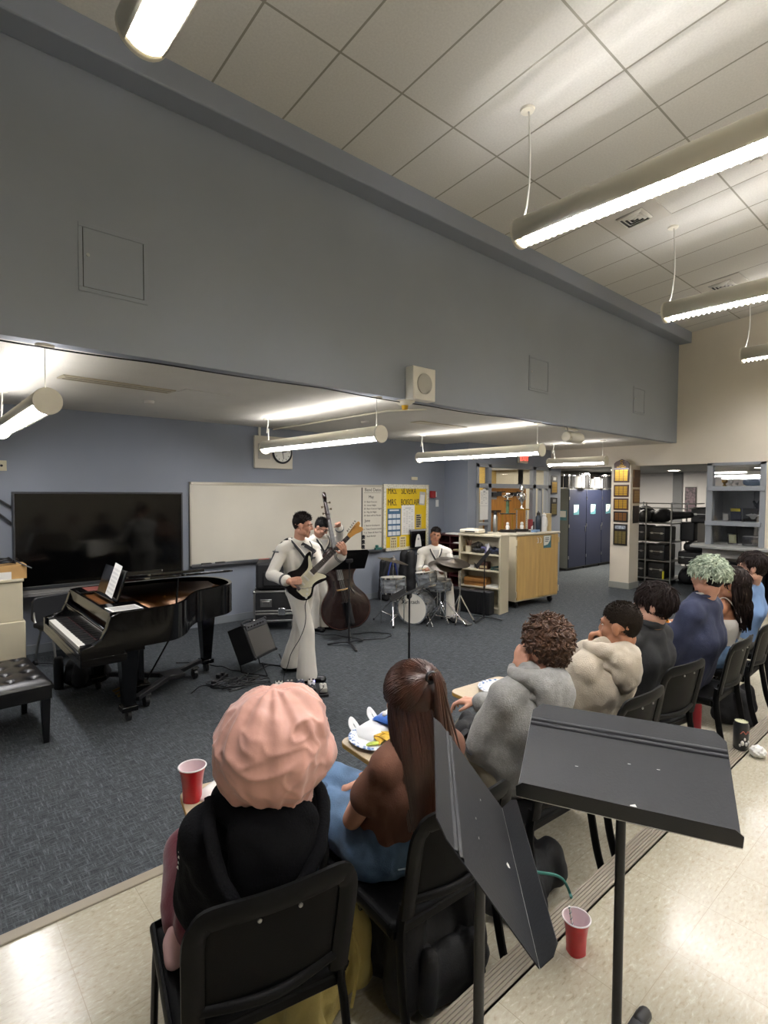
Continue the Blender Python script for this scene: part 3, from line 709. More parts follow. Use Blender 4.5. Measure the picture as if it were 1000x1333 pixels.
obj('emblem', G().bx((-.06, .32, .02), (.06, .39, .023)), M_steel, p)
# exit sign behind the third pendant
t = thing('exit_sign', 'red lettered exit sign partly hidden behind the pendant above trophies', 'exit sign', (10.15, 6.98, 2.72))
obj('case', G().bx((-.16, -.025, -.1), (.16, .03, .1)), M_lamp_white, t, bevel=.005)
text('lettering', 'EXIT', .16, emit('exit_red', '#ff3a2a', 1.5), BW(10.01, 2.72, 6.954), t, depth=.001)
# column plaques (face towards -x)
CW = lambda y, z: AX((11.14, y, z), (0, -1, 0), (0, 0, 1))
gp = 'gold plaques on the column'
p = plaque('award_plaque', 'arched walnut plaque with gold plates topmost on column', gp, CW(5.25, 2.20), .32, .46, 3, 8, M_gold, M_walnut, head=.17, arch=True)
obj('emblem', G().tube(curve_pts([(.03, .44, .022), (-.01, .45, .022), (-.015, .415, .022), (.02, .395, .022), (.0, .365, .022), (-.03, .375, .022)], 5), .008, 6).bx((-.05, .345, .02), (.05, .352, .023)), M_gold, p)
text('lettering', 'AWARDS', .045, M_gold, CW(5.25+.1, 2.20+.315) @ M4.Translation((0, 0, .021)), p)
plaque('award_plaque', 'walnut plaque with bright gold plates, second from top on column', gp, CW(5.25, 1.90), .31, .25, 3, 5, M_gold, M_walnut)
plaque('award_plaque', 'walnut plaque with gold plates, third from top on column', gp, CW(5.25, 1.63), .31, .24, 3, 5, M_gold, M_walnut)
plaque('award_plaque', 'dark plaque with bronze plates above the lowest plaque on column', gp, CW(5.25, 1.38), .30, .22, 3, 5, mat('bronze_plate', '#8a5f33', .35, metal=.6), M_plqblk)
p = plaque('award_plaque', 'lowest column plaque, black with dull gold plates and a picture strip', gp, CW(5.25, .90), .29, .44, 3, 9, M_dgold, M_plqblk, head=.12)
obj('picture_strip', G().bx((-.11, .335, .02), (.11, .405, .023)), mat('photo_strip', '#8d949c', .4, var=.5, vscale=30), p)
CS = lambda x, z: M4.Translation((x, 5.06, z)) @ M4.Rotation(PI/2, 4, 'X')
gs = 'wooden plaques on the side of the column'
plaque('award_plaque', 'brown wooden plaque high on the right side of column', gs, CS(11.38, 2.10), .3, .36, 2, 4, mat('brown_plate', '#5b3d22', .4), mat('brown_board', '#6b4a2a', .45, var=.15, vscale=8))
plaque('award_plaque', 'light brown plaque in the middle of the column right side', gs, CS(11.38, 1.77), .28, .29, 2, 4, mat('tan_plate', '#8a6a3a', .4), MATS['brown_board'])
plaque('award_plaque', 'black plaque lowest on the right side of column', gs, CS(11.38, 1.36), .26, .36, 2, 6, mat('dark_plate', '#33251f', .4), M_plqblk)
# ---------------------------------------------------------------- grand piano
M_ebony = mat('polished_ebony', '#070708', .14, coat=.15, spec=.4)
M_brass = mat('brass', '#b08d3e', .3, metal=1.)
M_ivory = mat('ivory_keys', '#e2dfd4', .3)
M_gilt = mat('gilt_iron_plate', '#7d5427', .38, metal=.45, var=.25, vscale=5)
PX, PY0, PY1, PXE = 1.0, 4.62, 6.10, 2.66   # keys face -x; treble side is the near side (small y)
def rim_outline(o=0.):
    c = [(PX+.28, PY0+o), (1.55, PY0+o), (1.72, PY0+.03+o), (1.86, PY0+.16+o), (1.98, PY0+.36+o*.8), (2.12, PY0+.52+o), (2.30, PY0+.60+o), (2.47, PY0+.66+o), (2.60-o*.6, PY0+.80+o*.4), (2.66-o, PY0+1.02), (2.64-o, PY0+1.22), (2.54-o*.7, PY0+1.38-o*.7), (2.38, PY0+1.46-o), (2.1, PY1-o), (PX+.28, PY1-o)]
    return [(p.x, p.y) for p in curve_pts([(*q, 0) for q in c], 4)]
pr = thing('grand_piano', 'black polished grand piano with lid slightly raised in front of the big screen', 'piano', (1.6, 5.35, 0))
def pb(name, g, m, parent=None, **k): return obj(name, g, m, parent or pr, world=True, **k)
out = rim_outline(); inn = rim_outline(.045)
g = G(); n = len(out)
vs = [(x, y, z) for z in (.70, 1.0) for x, y in out]+[(x, y, z) for z in (.70, 1.0) for x, y in inn]
fs = []
for i in range(n-1): fs += [(i, i+1, n+i+1, n+i), (2*n+i+1, 2*n+i, 3*n+i, 3*n+i+1), (n+i, n+i+1, 3*n+i+1, 3*n+i)]
g.add(vs, fs)
pb('rim', g, M_ebony, smooth=50)
pb('soundboard', G().prism(inn, .70, .905), mat('spruce_dark', '#3a2413', .5))
pb('iron_plate', G().prism([(x*.96+.04*1.9, y*.95+.05*5.4) for x, y in inn], .905, .935), M_gilt, bevel=.01)
g = G()
for i in range(7): g.bx((1.5, 4.78+i*.17, .93), ((1.7, 1.85, 2.0, 2.3, 2.48, 2.5, 2.4)[i], 4.795+i*.17, .965))
pb('plate_struts', g, mat('gilt_strut', '#9a6a2c', .35, metal=.5), bevel=.004)
pb('strings', G().add([(1.5, 4.75, .975), (1.75, 4.78, .975), (2.45, 5.5, .975), (2.5, 5.8, .975), (2.2, 6.0, .975), (1.5, 6.0, .975)], [(0, 1, 2, 3, 4, 5)]),
   mat('string_copper', '#5a3a1c', .3, metal=.6, var=.5, vscale=20, stretch=(.3, 40, 1)), solid=.002)
M_dial = mat('dark_felt', '#2a1512', .8)
pb('pin_block', G().bx((1.27, PY0+.045, .9), (1.5, PY1-.045, .975)), mat('pinblock_gold', '#6b431e', .4, metal=.4, var=.4, vscale=60), bevel=.004)
# arms (cheeks), keybed, keys, fallboard
def cheek(y0, y1):
    pts = [(PX-.02, .66), (PX-.02, .745), (PX+.06, .765), (PX+.13, .80), (PX+.17, .88), (PX+.20, .975), (PX+.26, 1.0), (PX+.30, 1.0), (PX+.30, .66)]
    return G().prism(pts, 0, y1-y0, M4.Translation((0, y1, 0)) @ M4.Rotation(PI/2, 4, 'X'))
pb('arm', cheek(PY0, PY0+.075), M_ebony, bevel=.006); pb('arm', cheek(PY1-.075, PY1), M_ebony, bevel=.006)
pb('keybed', G().bx((PX-.02, PY0, .60), (PX+.32, PY1, .67)).bx((PX-.02, PY0+.07, .66), (PX+.01, PY1-.07, .70)), M_ebony, bevel=.008)
ky0, ky1 = PY0+.125, PY1-.125; kw = (ky1-ky0)/52
g = G(); gb = G()
for i in range(52):
    y = ky0+i*kw; g.bx((PX+.005, y+.0006, .70), (PX+.155, y+kw-.0006, .735))
    k = (51-i) % 7
    if i and k in (0, 2, 3, 5, 6): gb.bx((PX+.057, y-.0055, .735), (PX+.155, y+.0055, .748))
pb('white_keys', g, M_ivory, smooth=0); pb('black_keys', gb, M_blk, smooth=0)
pb('key_block', G().bx((PX+.0, PY0+.075, .69), (PX+.16, ky0-.003, .755)).bx((PX+.0, ky1+.003, .69), (PX+.16, PY1-.075, .755)), M_ebony, bevel=.004)
pb('fallboard', G().bx((PX+.158, PY0+.075, .70), (PX+.185, PY1-.075, .87)).bx((PX+.158, PY0+.075, .845), (PX+.20, PY1-.075, .875)), M_ebony, bevel=.008)
pb('felt_strip', G().bx((PX+.15, ky0, .737), (PX+.158, ky1, .742)), mat('red_felt', '#5c1f22', .9))
pb('music_shelf', G().bx((PX+.22, PY0+.04, .985), (PX+.50, PY0+.42, 1.003)).bx((PX+.22, PY1-.36, .985), (PX+.50, PY1-.04, 1.003)).bx((PX+.20, PY0+.04, .90), (PX+.225, PY1-.04, 1.0)), M_ebony, bevel=.004)
pb('nameboard_inlay', G().bx((PX+.30, PY1-.33, 1.003), (PX+.46, PY1-.08, 1.006)), mat('red_brown_felt', '#6a3027', .7))
dm = AX((PX+.36, 5.36, 1.0), (0, -1, 0), (.30, 0, .95))
desk = obj('music_desk', G(dm).box((0, .14, 0), (.66, .28, .014)).box((0, .005, .02), (.66, .012, .05)), M_ebony, pr, world=True, bevel=.004)
# lid, hinged on the bass side, barely raised; its front flap folded back on top
ang = rad(9)
lm = M4.Translation((0, PY1, 1.005)) @ M4.Rotation(-ang, 4, 'X') @ M4.Translation((0, -PY1, 0))
lo = [(x, y) for x, y in rim_outline(-.02) if x > 1.5]
pb('lid', G(lm).prism([(1.5, PY0-.02)]+lo+[(1.5, PY1)], 0, .022), M_ebony, bevel=.004)
pb('lid_front', G(lm).bx((1.52, PY0+.02, .026), (1.98, PY1-.02, .05)).bx((1.54, PY1-.5, .05), (1.95, PY1-.04, .095)), M_ebony, bevel=.004)
pb('lid_prop', G().cyl((1.75, 4.72, .98), (1.76, 4.70, 1.215), .008), M_ebony)
# pedals lyre, legs, casters
def leg(x, y):
    l = pb('leg', G().add([(x+a*s_, y+b*s_, z) for z, s_ in ((.62, .075), (.55, .07), (.14, .045)) for a, b in ((-1, -1), (1, -1), (1, 1), (-1, 1))],
        [(0, 1, 5, 4), (1, 2, 6, 5), (2, 3, 7, 6), (3, 0, 4, 7), (4, 5, 9, 8), (5, 6, 10, 9), (6, 7, 11, 10), (7, 4, 8, 11), (0, 3, 2, 1), (8, 9, 10, 11)])
        .bx((x-.065, y-.065, .095), (x+.065, y+.065, .14)).bx((x-.11, y-.11, .62), (x+.11, y+.11, .70)), M_ebony, bevel=.006)
    pb('caster', G().cyl((x-.015, y, .05), (x+.015, y, .05), .05, n=18).bx((x-.02, y-.02, .05), (x+.02, y+.02, .1)), M_blkm, l)
leg(1.40, 4.90); leg(1.40, 5.88); leg(2.44, 5.72)
pb('lyre', G().bx((1.60, 5.27, .16), (1.65, 5.31, .70)).bx((1.60, 5.43, .16), (1.65, 5.47, .70)).bx((1.56, 5.22, .10), (1.70, 5.52, .17)).cyl((1.68, 5.3, .18), (2.0, 5.33, .68), .008), M_ebony, bevel=.006)
for y in (5.29, 5.37, 5.45): pb('pedal', G().tube([(1.58, y, .12), (1.50, y, .115), (1.42, y, .095)], [.008, .012, .016], 8, flat=(1.4, .6)), M_brass)
# piano truck (flat dolly rails on big casters)
tk = thing('piano_dolly', 'flat black wheeled dolly under the grand piano', 'dolly', (2.0, 5.4, 0))
g = G()
for a, b in (((1.40, 4.90), (1.95, 5.4)), ((1.40, 5.88), (1.95, 5.4)), ((2.44, 5.72), (1.95, 5.4))):
    d = V((b[0]-a[0], b[1]-a[1], 0)); L_ = d.length; m = AX((a[0], a[1], .13), d, (-d.y, d.x, 0))
    g.bx((.12, -.03, 0), (L_, .03, .04), m)
obj('frame', g.box((1.95, 5.4, .15), (.2, .2, .045)), M_blkm, tk, world=True, bevel=.005)
for x, y in ((2.25, 5.52), (1.62, 5.08), (1.62, 5.72)):
    w_ = obj('caster', G().cyl((x-.02, y+.05, .055), (x+.02, y+.05, .055), .055, n=20), M_blk, tk, world=True, bevel=.006)
    obj('fork', G().bx((x-.03, y+.0, .112), (x+.03, y+.07, .13)), M_steel, w_, world=True)
# sheet music
def staff_sheet(name, label, m, w, h, lines=7):
    t = thing(name, label, 'sheet music'); t.location = m.to_translation(); t.rotation_euler = m.to_euler()
    obj('sheet', G().bx((-w/2, 0, -.001), (w/2, h, .001)), M_paper, t)
    g = G()
    for i in range(lines):
        y = h*.08+i*h*.84/lines
        for k in range(3): g.bx((-w*.42, y+k*.006, .001), (w*.42, y+k*.006+.0015, .0018))
    obj('staves', g, mat('grey_print', '#8f8f8f'), t); return t
staff_sheet('sheet_music', 'white sheet music page standing on the piano music desk', AX((PX+.353, 5.24, 1.028), (0, -1, .0), (.30, 0, .95)) @ M4.Rotation(-.06, 4, 'Z') @ M4.Translation((0, 0, .012)), .22, .29)
staff_sheet('sheet_music', 'white pages lying flat on the piano music shelf', AX((PX+.335, PY0+.03, 1.006), (1, .03, 0), (0, 1, 0)), .24, .2)
# bench
bn = thing('piano_bench', 'black tufted leather piano bench at the left edge', 'piano bench', (.56, 5.26, 0), rad(3))
g = G()
def cush(u, v):
    x = (u-.5)*.52; y = (v-.5)*.86
    e = min(1, 6*min(u, 1-u), 9*min(v, 1-v)); z = .455+.055*math.sin(PI/2*max(0, e))**.5
    for i in range(3):
        for j in range(4):
            d = ((x-(-.15+.15*i))**2+(y-(-.3+.2*j))**2); z -= .022*math.exp(-d/.0011)
    return (x, y, z)
g.grid(cush, 40, 64); g.bx((-.26, -.43, .43), (.26, .43, .46))
M_leather = mat('black_leather', '#121111', .3, bump=.12, bscale=220)
cu = obj('cushion', g, M_leather, bn, smooth=60)
for i in range(3):
    for j in range(4): obj('button', G().ball((-.15+.15*i, -.3+.2*j, .492), (.013, .013, .006), n=10, k=6), M_leather, cu)
obj('apron', G().bx((-.25, -.42, .35), (.25, .42, .435)), mat('black_lacquer', '#0d0d0e', .3), bn, bevel=.006)
for x in (-.21, .21):
    for y in (-.38, .38):
        obj('leg', G().add([(x+a*s_, y+b*s_, z) for z, s_ in ((.36, .032), (0, .02)) for a, b in ((-1, -1), (1, -1), (1, 1), (-1, 1))], [(0, 1, 5, 4), (1, 2, 6, 5), (2, 3, 7, 6), (3, 0, 4, 7), (3, 2, 1, 0), (4, 5, 6, 7)]), MATS['black_lacquer'], bn, bevel=.004)
# small things on the floor by the piano
t = thing('black_flask', 'black cylindrical flask standing on the carpet left of the piano', 'flask', (1.11, 6.15, 0))
obj('body', G().lathe([(.04, 0), (.045, .01), (.045, .25), (.042, .27)], 24), mat('matt_black', '#161617', .5), t)
obj('cap', G().lathe([(.042, .27), (.043, .30), (.035, .315), (0, .318)], 24), M_blk, t)
def bag_mesh(sx, sy, sz, seed=0, vox=.012, amp=.012, taper=.85):
    g = G()
    for i in (-1, 1):
        for j in (-1, 1):
            g.cap((i*sx*.36, j*sy*.32, sy*.28+.02), (i*sx*.36*taper, j*sy*.25, sz-sy*.35), min(sx*.3, sy*.3), min(sx*.26, sy*.26))
    g.ball((0, 0, sz*.45), (sx*.48, sy*.48, sz*.42)); g.box((0, 0, sz*.35), (sx*.75, sy*.7, sz*.62))
    return remesh(g, vox, 5, wrinkle(amp, 9, seed=seed))
def drop(o, z=0.):
    """set the lowest vertex on z"""
    m = min(v.co.z for v in o.data.vertices); o.data.transform(M4.Translation((0, 0, z-m)))
M_nyl = mat('black_nylon', '#131315', .7, bump=.15, bscale=300)
t = thing('duffel_bag', 'black bag on the carpet under the piano keyboard', 'bag', (1.36, 6.12, 0), .3)
o = obj('body', bag_mesh(.36, .24, .3, 3), M_nyl, t); drop(o)
obj('strap', G().tube(curve_pts([(-.12, -.09, .24), (-.08, -.14, .3), (.08, -.14, .3), (.12, -.09, .24)]), .012, 6, flat=(1.6, .5)), M_nyl, t)
# rolling chair behind the piano
t = thing('rolling_chair', 'black office side chair with silver legs on casters behind the piano', 'chair', (1.32, 7.02, 0), rad(200))
obj('seat', G().prism(rrect(.46, .44, .06), .43, .48), M_blk, t, bevel=.012)
obj('backrest', G(TR((0, -.22, .62), rad(80))).prism(rrect(.44, .3, .06), -.015, .015), mat('charcoal_plastic', '#2b2c2e', .4), t, bevel=.008)
for x in (-.2, .2):
    obj('side_frame', G().tube(curve_pts([(x, .2, .06), (x, .16, .3), (x, .14, .42), (x, -.1, .42), (x, -.2, .5), (x, -.23, .72)]), .012, 8), M_steel, t)
    obj('side_frame', G().tube(curve_pts([(x, -.2, .06), (x, -.14, .25), (x, -.08, .41)]), .012, 8), M_steel, t)
    for y in (-.2, .2): obj('caster', G().cyl((x-.018, y, .03), (x+.018, y, .03), .03, n=14), M_blk, t)

# ---------------------------------------------------------------- music stands
def music_stand(name, label, loc, rz, desk_z, tilt, group='black music stands with solid desks', pole_r=.011, desk=(.51, .32), foot=True, lip=.05, scuffs=False, pole_dy=.10, sink=0.):
    """local: desk faces -y, lip centre at (0,0,desk_z)"""
    t = thing(name, label, 'music stand', loc, rz, group)
    m = M4.Translation((0, 0, desk_z)) @ M4.Rotation(tilt, 4, 'X')
    w, h = desk
    pts = [(-w/2, 0), (w/2, 0), (w/2, h-.035), (w/2-.03, h), (-w/2+.03, h), (-w/2, h-.035)]
    d = obj('desk', G(m).prism(pts, -.001, .001), mat('stand_black', '#121213', .65, spec=.1, bump=.05, bscale=120, var=.1, vscale=3), t)
    obj('lip', G(m).bx((-w/2, -.002, 0), (w/2, .001, lip-.012)).prism([(-w/2, 0), (w/2, 0), (w/2-.003, .014), (-w/2+.003, .014)], -.001, .001, M4.Translation((0, 0, lip-.012)) @ M4.Rotation(rad(78), 4, 'X')), MATS['stand_black'], d, bevel=.001)
    g = G()
    for k in (.245, .262): g.tube([(-w/2+.005, k*h/.32, .001), (w/2-.005, k*h/.32, .001)], .0035, 8, m=m)
    obj('stiffening_rib', g, MATS['stand_black'], d)
    py = pole_dy
    c = m @ V((0, py/max(.2, math.cos(tilt)) if math.cos(tilt) > .3 else .14, -.02))
    obj('tilt_bracket', G().box((c.x, c.y, c.z-.012), (.09, .03, .04)).cyl((c.x-.03, c.y, c.z-.03), (c.x+.03, c.y, c.z-.03), .014), M_blkm, t, bevel=.003)
    obj('inner_tube', G().cyl((c.x, c.y, .3), (c.x, c.y, c.z-.02), pole_r*.8, n=14), M_blkm, t)
    obj('outer_tube', G().cyl((c.x, c.y, .03), (c.x, c.y, desk_z*.62), pole_r, n=16), M_blkm, t)
    obj('collar', G().cyl((c.x, c.y, desk_z*.60), (c.x, c.y, desk_z*.635), pole_r*1.35, n=16), M_blk, t)
    if foot:
        for k in range(3):
            a = rad(90+120*k); u_ = V((math.cos(a), math.sin(a), 0))
            l = obj('leg', G().tube([(c.x, c.y, .05), V((c.x, c.y, .045))+u_*.08, V((c.x, c.y, .015))+u_*.27], .014, 6, flat=(1.5, .6)), M_blkm, t)
            obj('rubber_tip', G().ball(V((c.x, c.y, .012))+u_*.27, (.02, .02, .012), n=10, k=6), M_blk, l)
    return t
# towards the band
music_stand('music_stand', 'black music stand in front of the double bass player', (4.27, 5.60, 0), rad(162), .97, rad(56))
music_stand('music_stand', 'black music stand alone on the carpet in front of the bass drum', (3.66, 3.94, 0), rad(-150), .93, rad(27))
music_stand('music_stand', 'black music stand in front of the cream bookshelf', (6.62, 5.36, 0), rad(-139), .83, rad(52))

# ---------------------------------------------------------------- amplifiers, road case, pedals, cables
M_tolex = mat('black_tolex', '#151516', .6, bump=.25, bscale=260)
M_cloth = mat('grey_grille_cloth', '#4b4843', .8, bump=.4, bscale=400)
t = thing('guitar_amplifier', 'black guitar combo amplifier tilted back on a small stand', 'amplifier', (2.95, 5.30, 0), 0); t.scale = (.86, .86, .86)
am = M4.Translation((0, 0, .21)) @ M4.Rotation(rad(-62), 4, 'Z') @ M4.Rotation(rad(-24), 4, 'Y')
# front faces +x in local space
obj('cabinet', G(am).bx((-.26, -.25, 0), (0, .25, .46)), M_tolex, t, bevel=.012)
gr = obj('grille', G(am).bx((.0, -.22, .03), (.006, .22, .36)), M_cloth, t, bevel=.003)
obj('control_panel', G(am).bx((-.01, -.22, .375), (.008, .22, .435)), mat('panel_dark', '#26262a', .4), t, bevel=.002)
for k in range(6): obj('knob', G(am).cyl((.008, -.17+.065*k, .405), (.022, -.17+.065*k, .405), .011, n=12), M_blk, t)
for y in (-.24, .24):
    for z in (.015, .445): obj('corner', G(am).ball((-.005, y, z), .022, n=10, k=6), M_blkm, t)
obj('handle', G(am).tube(curve_pts([(-.13, -.1, .46), (-.13, -.08, .49), (-.13, .08, .49), (-.13, .1, .46)]), .01, 8), M_blk, t)
obj('amp_stand', G(M4.Rotation(rad(-62), 4, 'Z')).tube([(.14, -.2, .012), (-.24, -.2, .012), (-.3, -.2, .3)], .009, 8).tube([(.14, .2, .012), (-.24, .2, .012), (-.3, .2, .3)], .009, 8).tube([(-.1, -.2, .012), (-.1, .2, .012)], .009, 8).tube([(.14, -.2, .012), (.06, -.2, .17)], .009, 8).tube([(.14, .2, .012), (.06, .2, .17)], .009, 8), M_blkm, t)
rc = thing('road_case', 'black flight case with silver edges on wheels under the bass amplifier', 'flight case', (4.05, 6.98, 0), rad(-32))
obj('body', G().bx((-.30, -.26, .14), (.30, .26, .56)), mat('case_black', '#191a1c', .5), rc, bevel=.004)
g = G()
for z in (.14, .24, .28, .555):
    for y in (-.262, .262): g.box((0, y, z), (.61, .012, .026))
    for x in (-.302, .302): g.box((x, 0, z), (.012, .53, .026))
for x in (-.3, .3):
    for y in (-.26, .26): g.box((x, y, .35), (.028, .028, .43))
obj('edging', g, M_steel, rc, bevel=.003)
for x in (-.3, .3):
    for y in (-.26, .26):
        for z in (.15, .55): obj('ball_corner', G().ball((x, y, z), .026, n=12, k=8), M_chrome, rc)
obj('latch', G().box((.08, -.268, .27), (.1, .012, .1)), M_chrome, rc, bevel=.004)
obj('recessed_handle', G().bx((-.22, -.27, .34), (-.06, -.262, .45)).tube([(-.19, -.275, .36), (-.19, -.285, .42), (-.09, -.285, .42), (-.09, -.275, .36)], .007, 6), M_steel, rc, bevel=.003)
obj('recessed_handle', G().bx((.302, -.1, .34), (.309, .08, .45)), M_steel, rc, bevel=.003)
for x in (-.24, .24):
    for y in (-.2, .2):
        w_ = obj('caster', G().cyl((x-.02, y, .05), (x+.02, y, .05), .05, n=18), M_blk, rc, bevel=.005)
        obj('fork', G().bx((x-.03, y-.03, .06), (x+.03, y+.03, .14)), M_steel, w_)
t = thing('bass_amplifier', 'black amplifier in a soft cover on top of the flight case', 'amplifier', (4.02, 7.0, .575), rad(-32))
obj('body', G().bx((-.25, -.2, .0), (.25, .22, .38)), M_nyl, t, bevel=.04, seg=4)
obj('side_pocket', G().bx((-.15, -.23, .05), (.18, -.2, .26)), M_nyl, t, bevel=.015)
# pedalboard
t = thing('pedalboard', 'guitar pedalboard crowded with small effect pedals by the guitarist', 'pedalboard', (2.86, 4.47, 0), rad(-30))
obj('board', G(TR((0, 0, .03), rad(6))).box((0, 0, 0), (.52, .26, .022)), M_blk, t, bevel=.004)
pc = ['#a9a498', '#1b2638', '#5a5f66', '#1e1e22', '#aaa79e', '#b6b4ac', '#202024', '#26324a', '#b9b2a0']
for k, cc in enumerate(pc):
    x = -.21+.105*(k % 5); y = -.06+.12*(k//5)
    p = obj('effect_pedal', G(TR((x, y, .045+.01*(k//5)), rad(6))).box((0, 0, .025), (.07, .115, .045)), mat('pedal_'+cc, cc, .4), t, bevel=.005)
    obj('footswitch', G(TR((x, y, .045+.01*(k//5)), rad(6))).cyl((0, -.03, .047), (0, -.03, .06), .009, n=10), M_chrome, p)
    for d_ in (-.018, .018): obj('knob', G(TR((x, y, .045+.01*(k//5)), rad(6))).cyl((d_, .03, .047), (d_, .03, .058), .008, n=10), M_ink if cc[1] in 'cd8b' else M_paper, p)
obj('status_light', G().ball((.13, .02, .112), .006, n=8, k=6), emit('blue_led', '#7a7aff', 6), t)
g = G()
for k in range(4): g.tube(curve_pts([(-.25+.125*k, -.1, .09), (-.22+.125*k, -.16, .07), (-.16+.125*k, -.1, .09)]), .004, 6)
obj('patch_cables', g, M_blk, t)
# cables on the carpet
random.seed(11)
def cable(label, pts, r=.006, amp=.05, f=4, seed=0):
    c = wig(curve_pts(pts, 10), amp, f, seed); c = [V((p.x, p.y, max(r, p.z))) for p in c]
    m_ = sum(c, V())/len(c)
    return one('floor_cable', label, 'cable', G().tube(c, r, 6), M_blk, (m_.x, m_.y, 0), group=None)
cable('black cable from the piano tail across the carpet to the tilted amplifier', [(2.3, 6.2, .01), (2.5, 6.0, .01), (2.6, 5.7, .01), (2.75, 5.35, .01), (2.6, 5.15, .01)])
g = G()
for k in range(9):
    cx, cy = 2.55+random.uniform(-.16, .16), 5.1+random.uniform(-.14, .14); a0 = random.random()*6
    g.tube([(cx+(.12+.05*math.sin(3*a+k))*math.cos(a+a0), cy+(.09+.03*math.cos(2*a))*math.sin(a+a0), .008+.012*(k % 4)+.006*math.sin(5*a)) for a in np.linspace(0, 6.8, 40)], .006, 6)
one('cable_tangle', 'tangled heap of black cables on the carpet below the tilted amplifier', 'cables', g, M_blk, (2.55, 5.1, 0))
cable('loose black cable end left of the cable heap', [(2.5, 5.0, .01), (2.3, 5.05, .01), (2.2, 5.2, .01), (2.05, 5.15, .01)], seed=5)
cable('black cable between the cable heap and the pedalboard', [(2.6, 5.0, .01), (2.75, 4.9, .01), (2.6, 4.75, .01), (2.8, 4.65, .01)], seed=8)
cable('black cable looped on the carpet at the double bass endpin', [(4.62, 5.9, .01), (4.9, 5.72, .01), (4.98, 5.5, .01), (4.72, 5.42, .01), (4.5, 5.6, .01), (4.3, 6.1, .01), (4.15, 6.5, .01)], seed=3, amp=.03)
cable('black cable on the carpet below the stacked cream cabinets', [(1.0, 7.3, .01), (1.1, 7.1, .01), (1.25, 6.95, .01), (1.45, 6.9, .01)], seed=4)
t = thing('power_strip', 'small black power strip in the cables below the amplifier', 'power strip', (2.42, 5.33, 0), .7)
obj('body', G().bx((-.14, -.03, 0), (.14, .03, .04)), M_blk, t, bevel=.006)
obj('plug', G().bx((-.05, -.02, .04), (0, .02, .08)).bx((.04, -.02, .04), (.08, .02, .07)), M_blk, t, bevel=.004)

# ---------------------------------------------------------------- by the corner: bag, case, paper sorter
t = thing('gig_bag', 'black and blue gig bag leaning on the wall under the bulletin board', 'bag', (6.62, 7.42, 0), rad(10))
o = obj('body', bag_mesh(.34, .2, .78, 5, .014, .008), M_nyl, t); drop(o)
obj('trim_panel', G().tube(curve_pts([(-.13, -.09, .1), (-.12, -.1, .5), (0, -.11, .74), (.12, -.1, .5), (.13, -.09, .1)], 6), .014, 8), mat('royal_blue_nylon', '#2a3f8a', .6), t)
obj('shoulder_strap', G().tube(curve_pts([(-.1, -.08, .72), (-.28, -.12, .5), (-.32, -.14, .3), (-.12, -.1, .12)], 6), .02, 6, flat=(1.2, .3)), M_nyl, t)
t = thing('bass_case', 'large black soft case standing below the bulletin board behind drummer', 'instrument case', (7.3, 7.3, 0), rad(4))
o = obj('body', bag_mesh(.95, .32, .95, 9, .02, .012, .95), M_nyl, t); drop(o)
obj('handle', G().tube(curve_pts([(-.1, -.18, .6), (-.08, -.22, .64), (.08, -.22, .64), (.1, -.18, .6)]), .014, 6), M_nyl, t)
M_maroon = mat('dark_mahogany_board', '#3a1518', .4, var=.15, vscale=6)
t = thing('paper_sorter', 'dark mahogany paper sorter with pigeonholes in the corner', 'shelf unit', (8.08, 6.85, 0), rad(-90))
# local: front faces -y ... rotated so that it faces -x
g = G().bx((-.62, .1, .0), (.62, .12, 1.15)).bx((-.64, -.22, 1.13), (.64, .14, 1.16))
for x in (-.63, -.21, .21, .61): g.bx((x, -.2, 0), (x+.02, .12, 1.13))
for z in (.0, .18, .36, .54, .70, .84, .98): g.bx((-.62, -.2, z), (.62, .12, z+.015))
obj('carcass', g, M_maroon, t, bevel=.002)
for i, (x, z, s_) in enumerate(((0., .98, .24), (0., .84, .26), (.40, .98, .2), (-.42, .70, .24), (0, .70, .22))):
    one_ = thing('paper_stack', ['white papers in the upper middle pigeonhole of the mahogany sorter', 'cream papers in second middle pigeonhole of mahogany sorter', 'papers in the upper right pigeonhole of mahogany sorter', 'papers in the third left pigeonhole of mahogany sorter', 'papers in the third middle pigeonhole of mahogany sorter'][i], 'papers', (0, 0, 0), 0, 'papers in the sorter')
    mm = W(t) @ M4.Translation((x, -.05, z+.015)); one_.location = mm.to_translation(); one_.rotation_euler = (0, 0, rad(-90))
    obj('sheets', G().bx((-.13, -.12, 0), (.13, .12, .012+.006*i)).bx((-.12, -.14, .012+.006*i), (.12, .1, .02+.006*i)), MATS['cream_card'] if i == 1 else M_paper, one_)
t = thing('paper_stack', 'white and maroon folders on top of mahogany sorter', 'papers', (8.05, 6.9, 1.165), .1)
obj('sheets', G().bx((-.14, -.4, 0), (.13, .28, .02)), M_paper, t)
obj('folder', G().bx((-.12, -.62, 0), (.12, -.42, .03)), mat('maroon_card', '#4a2026', .6), t)

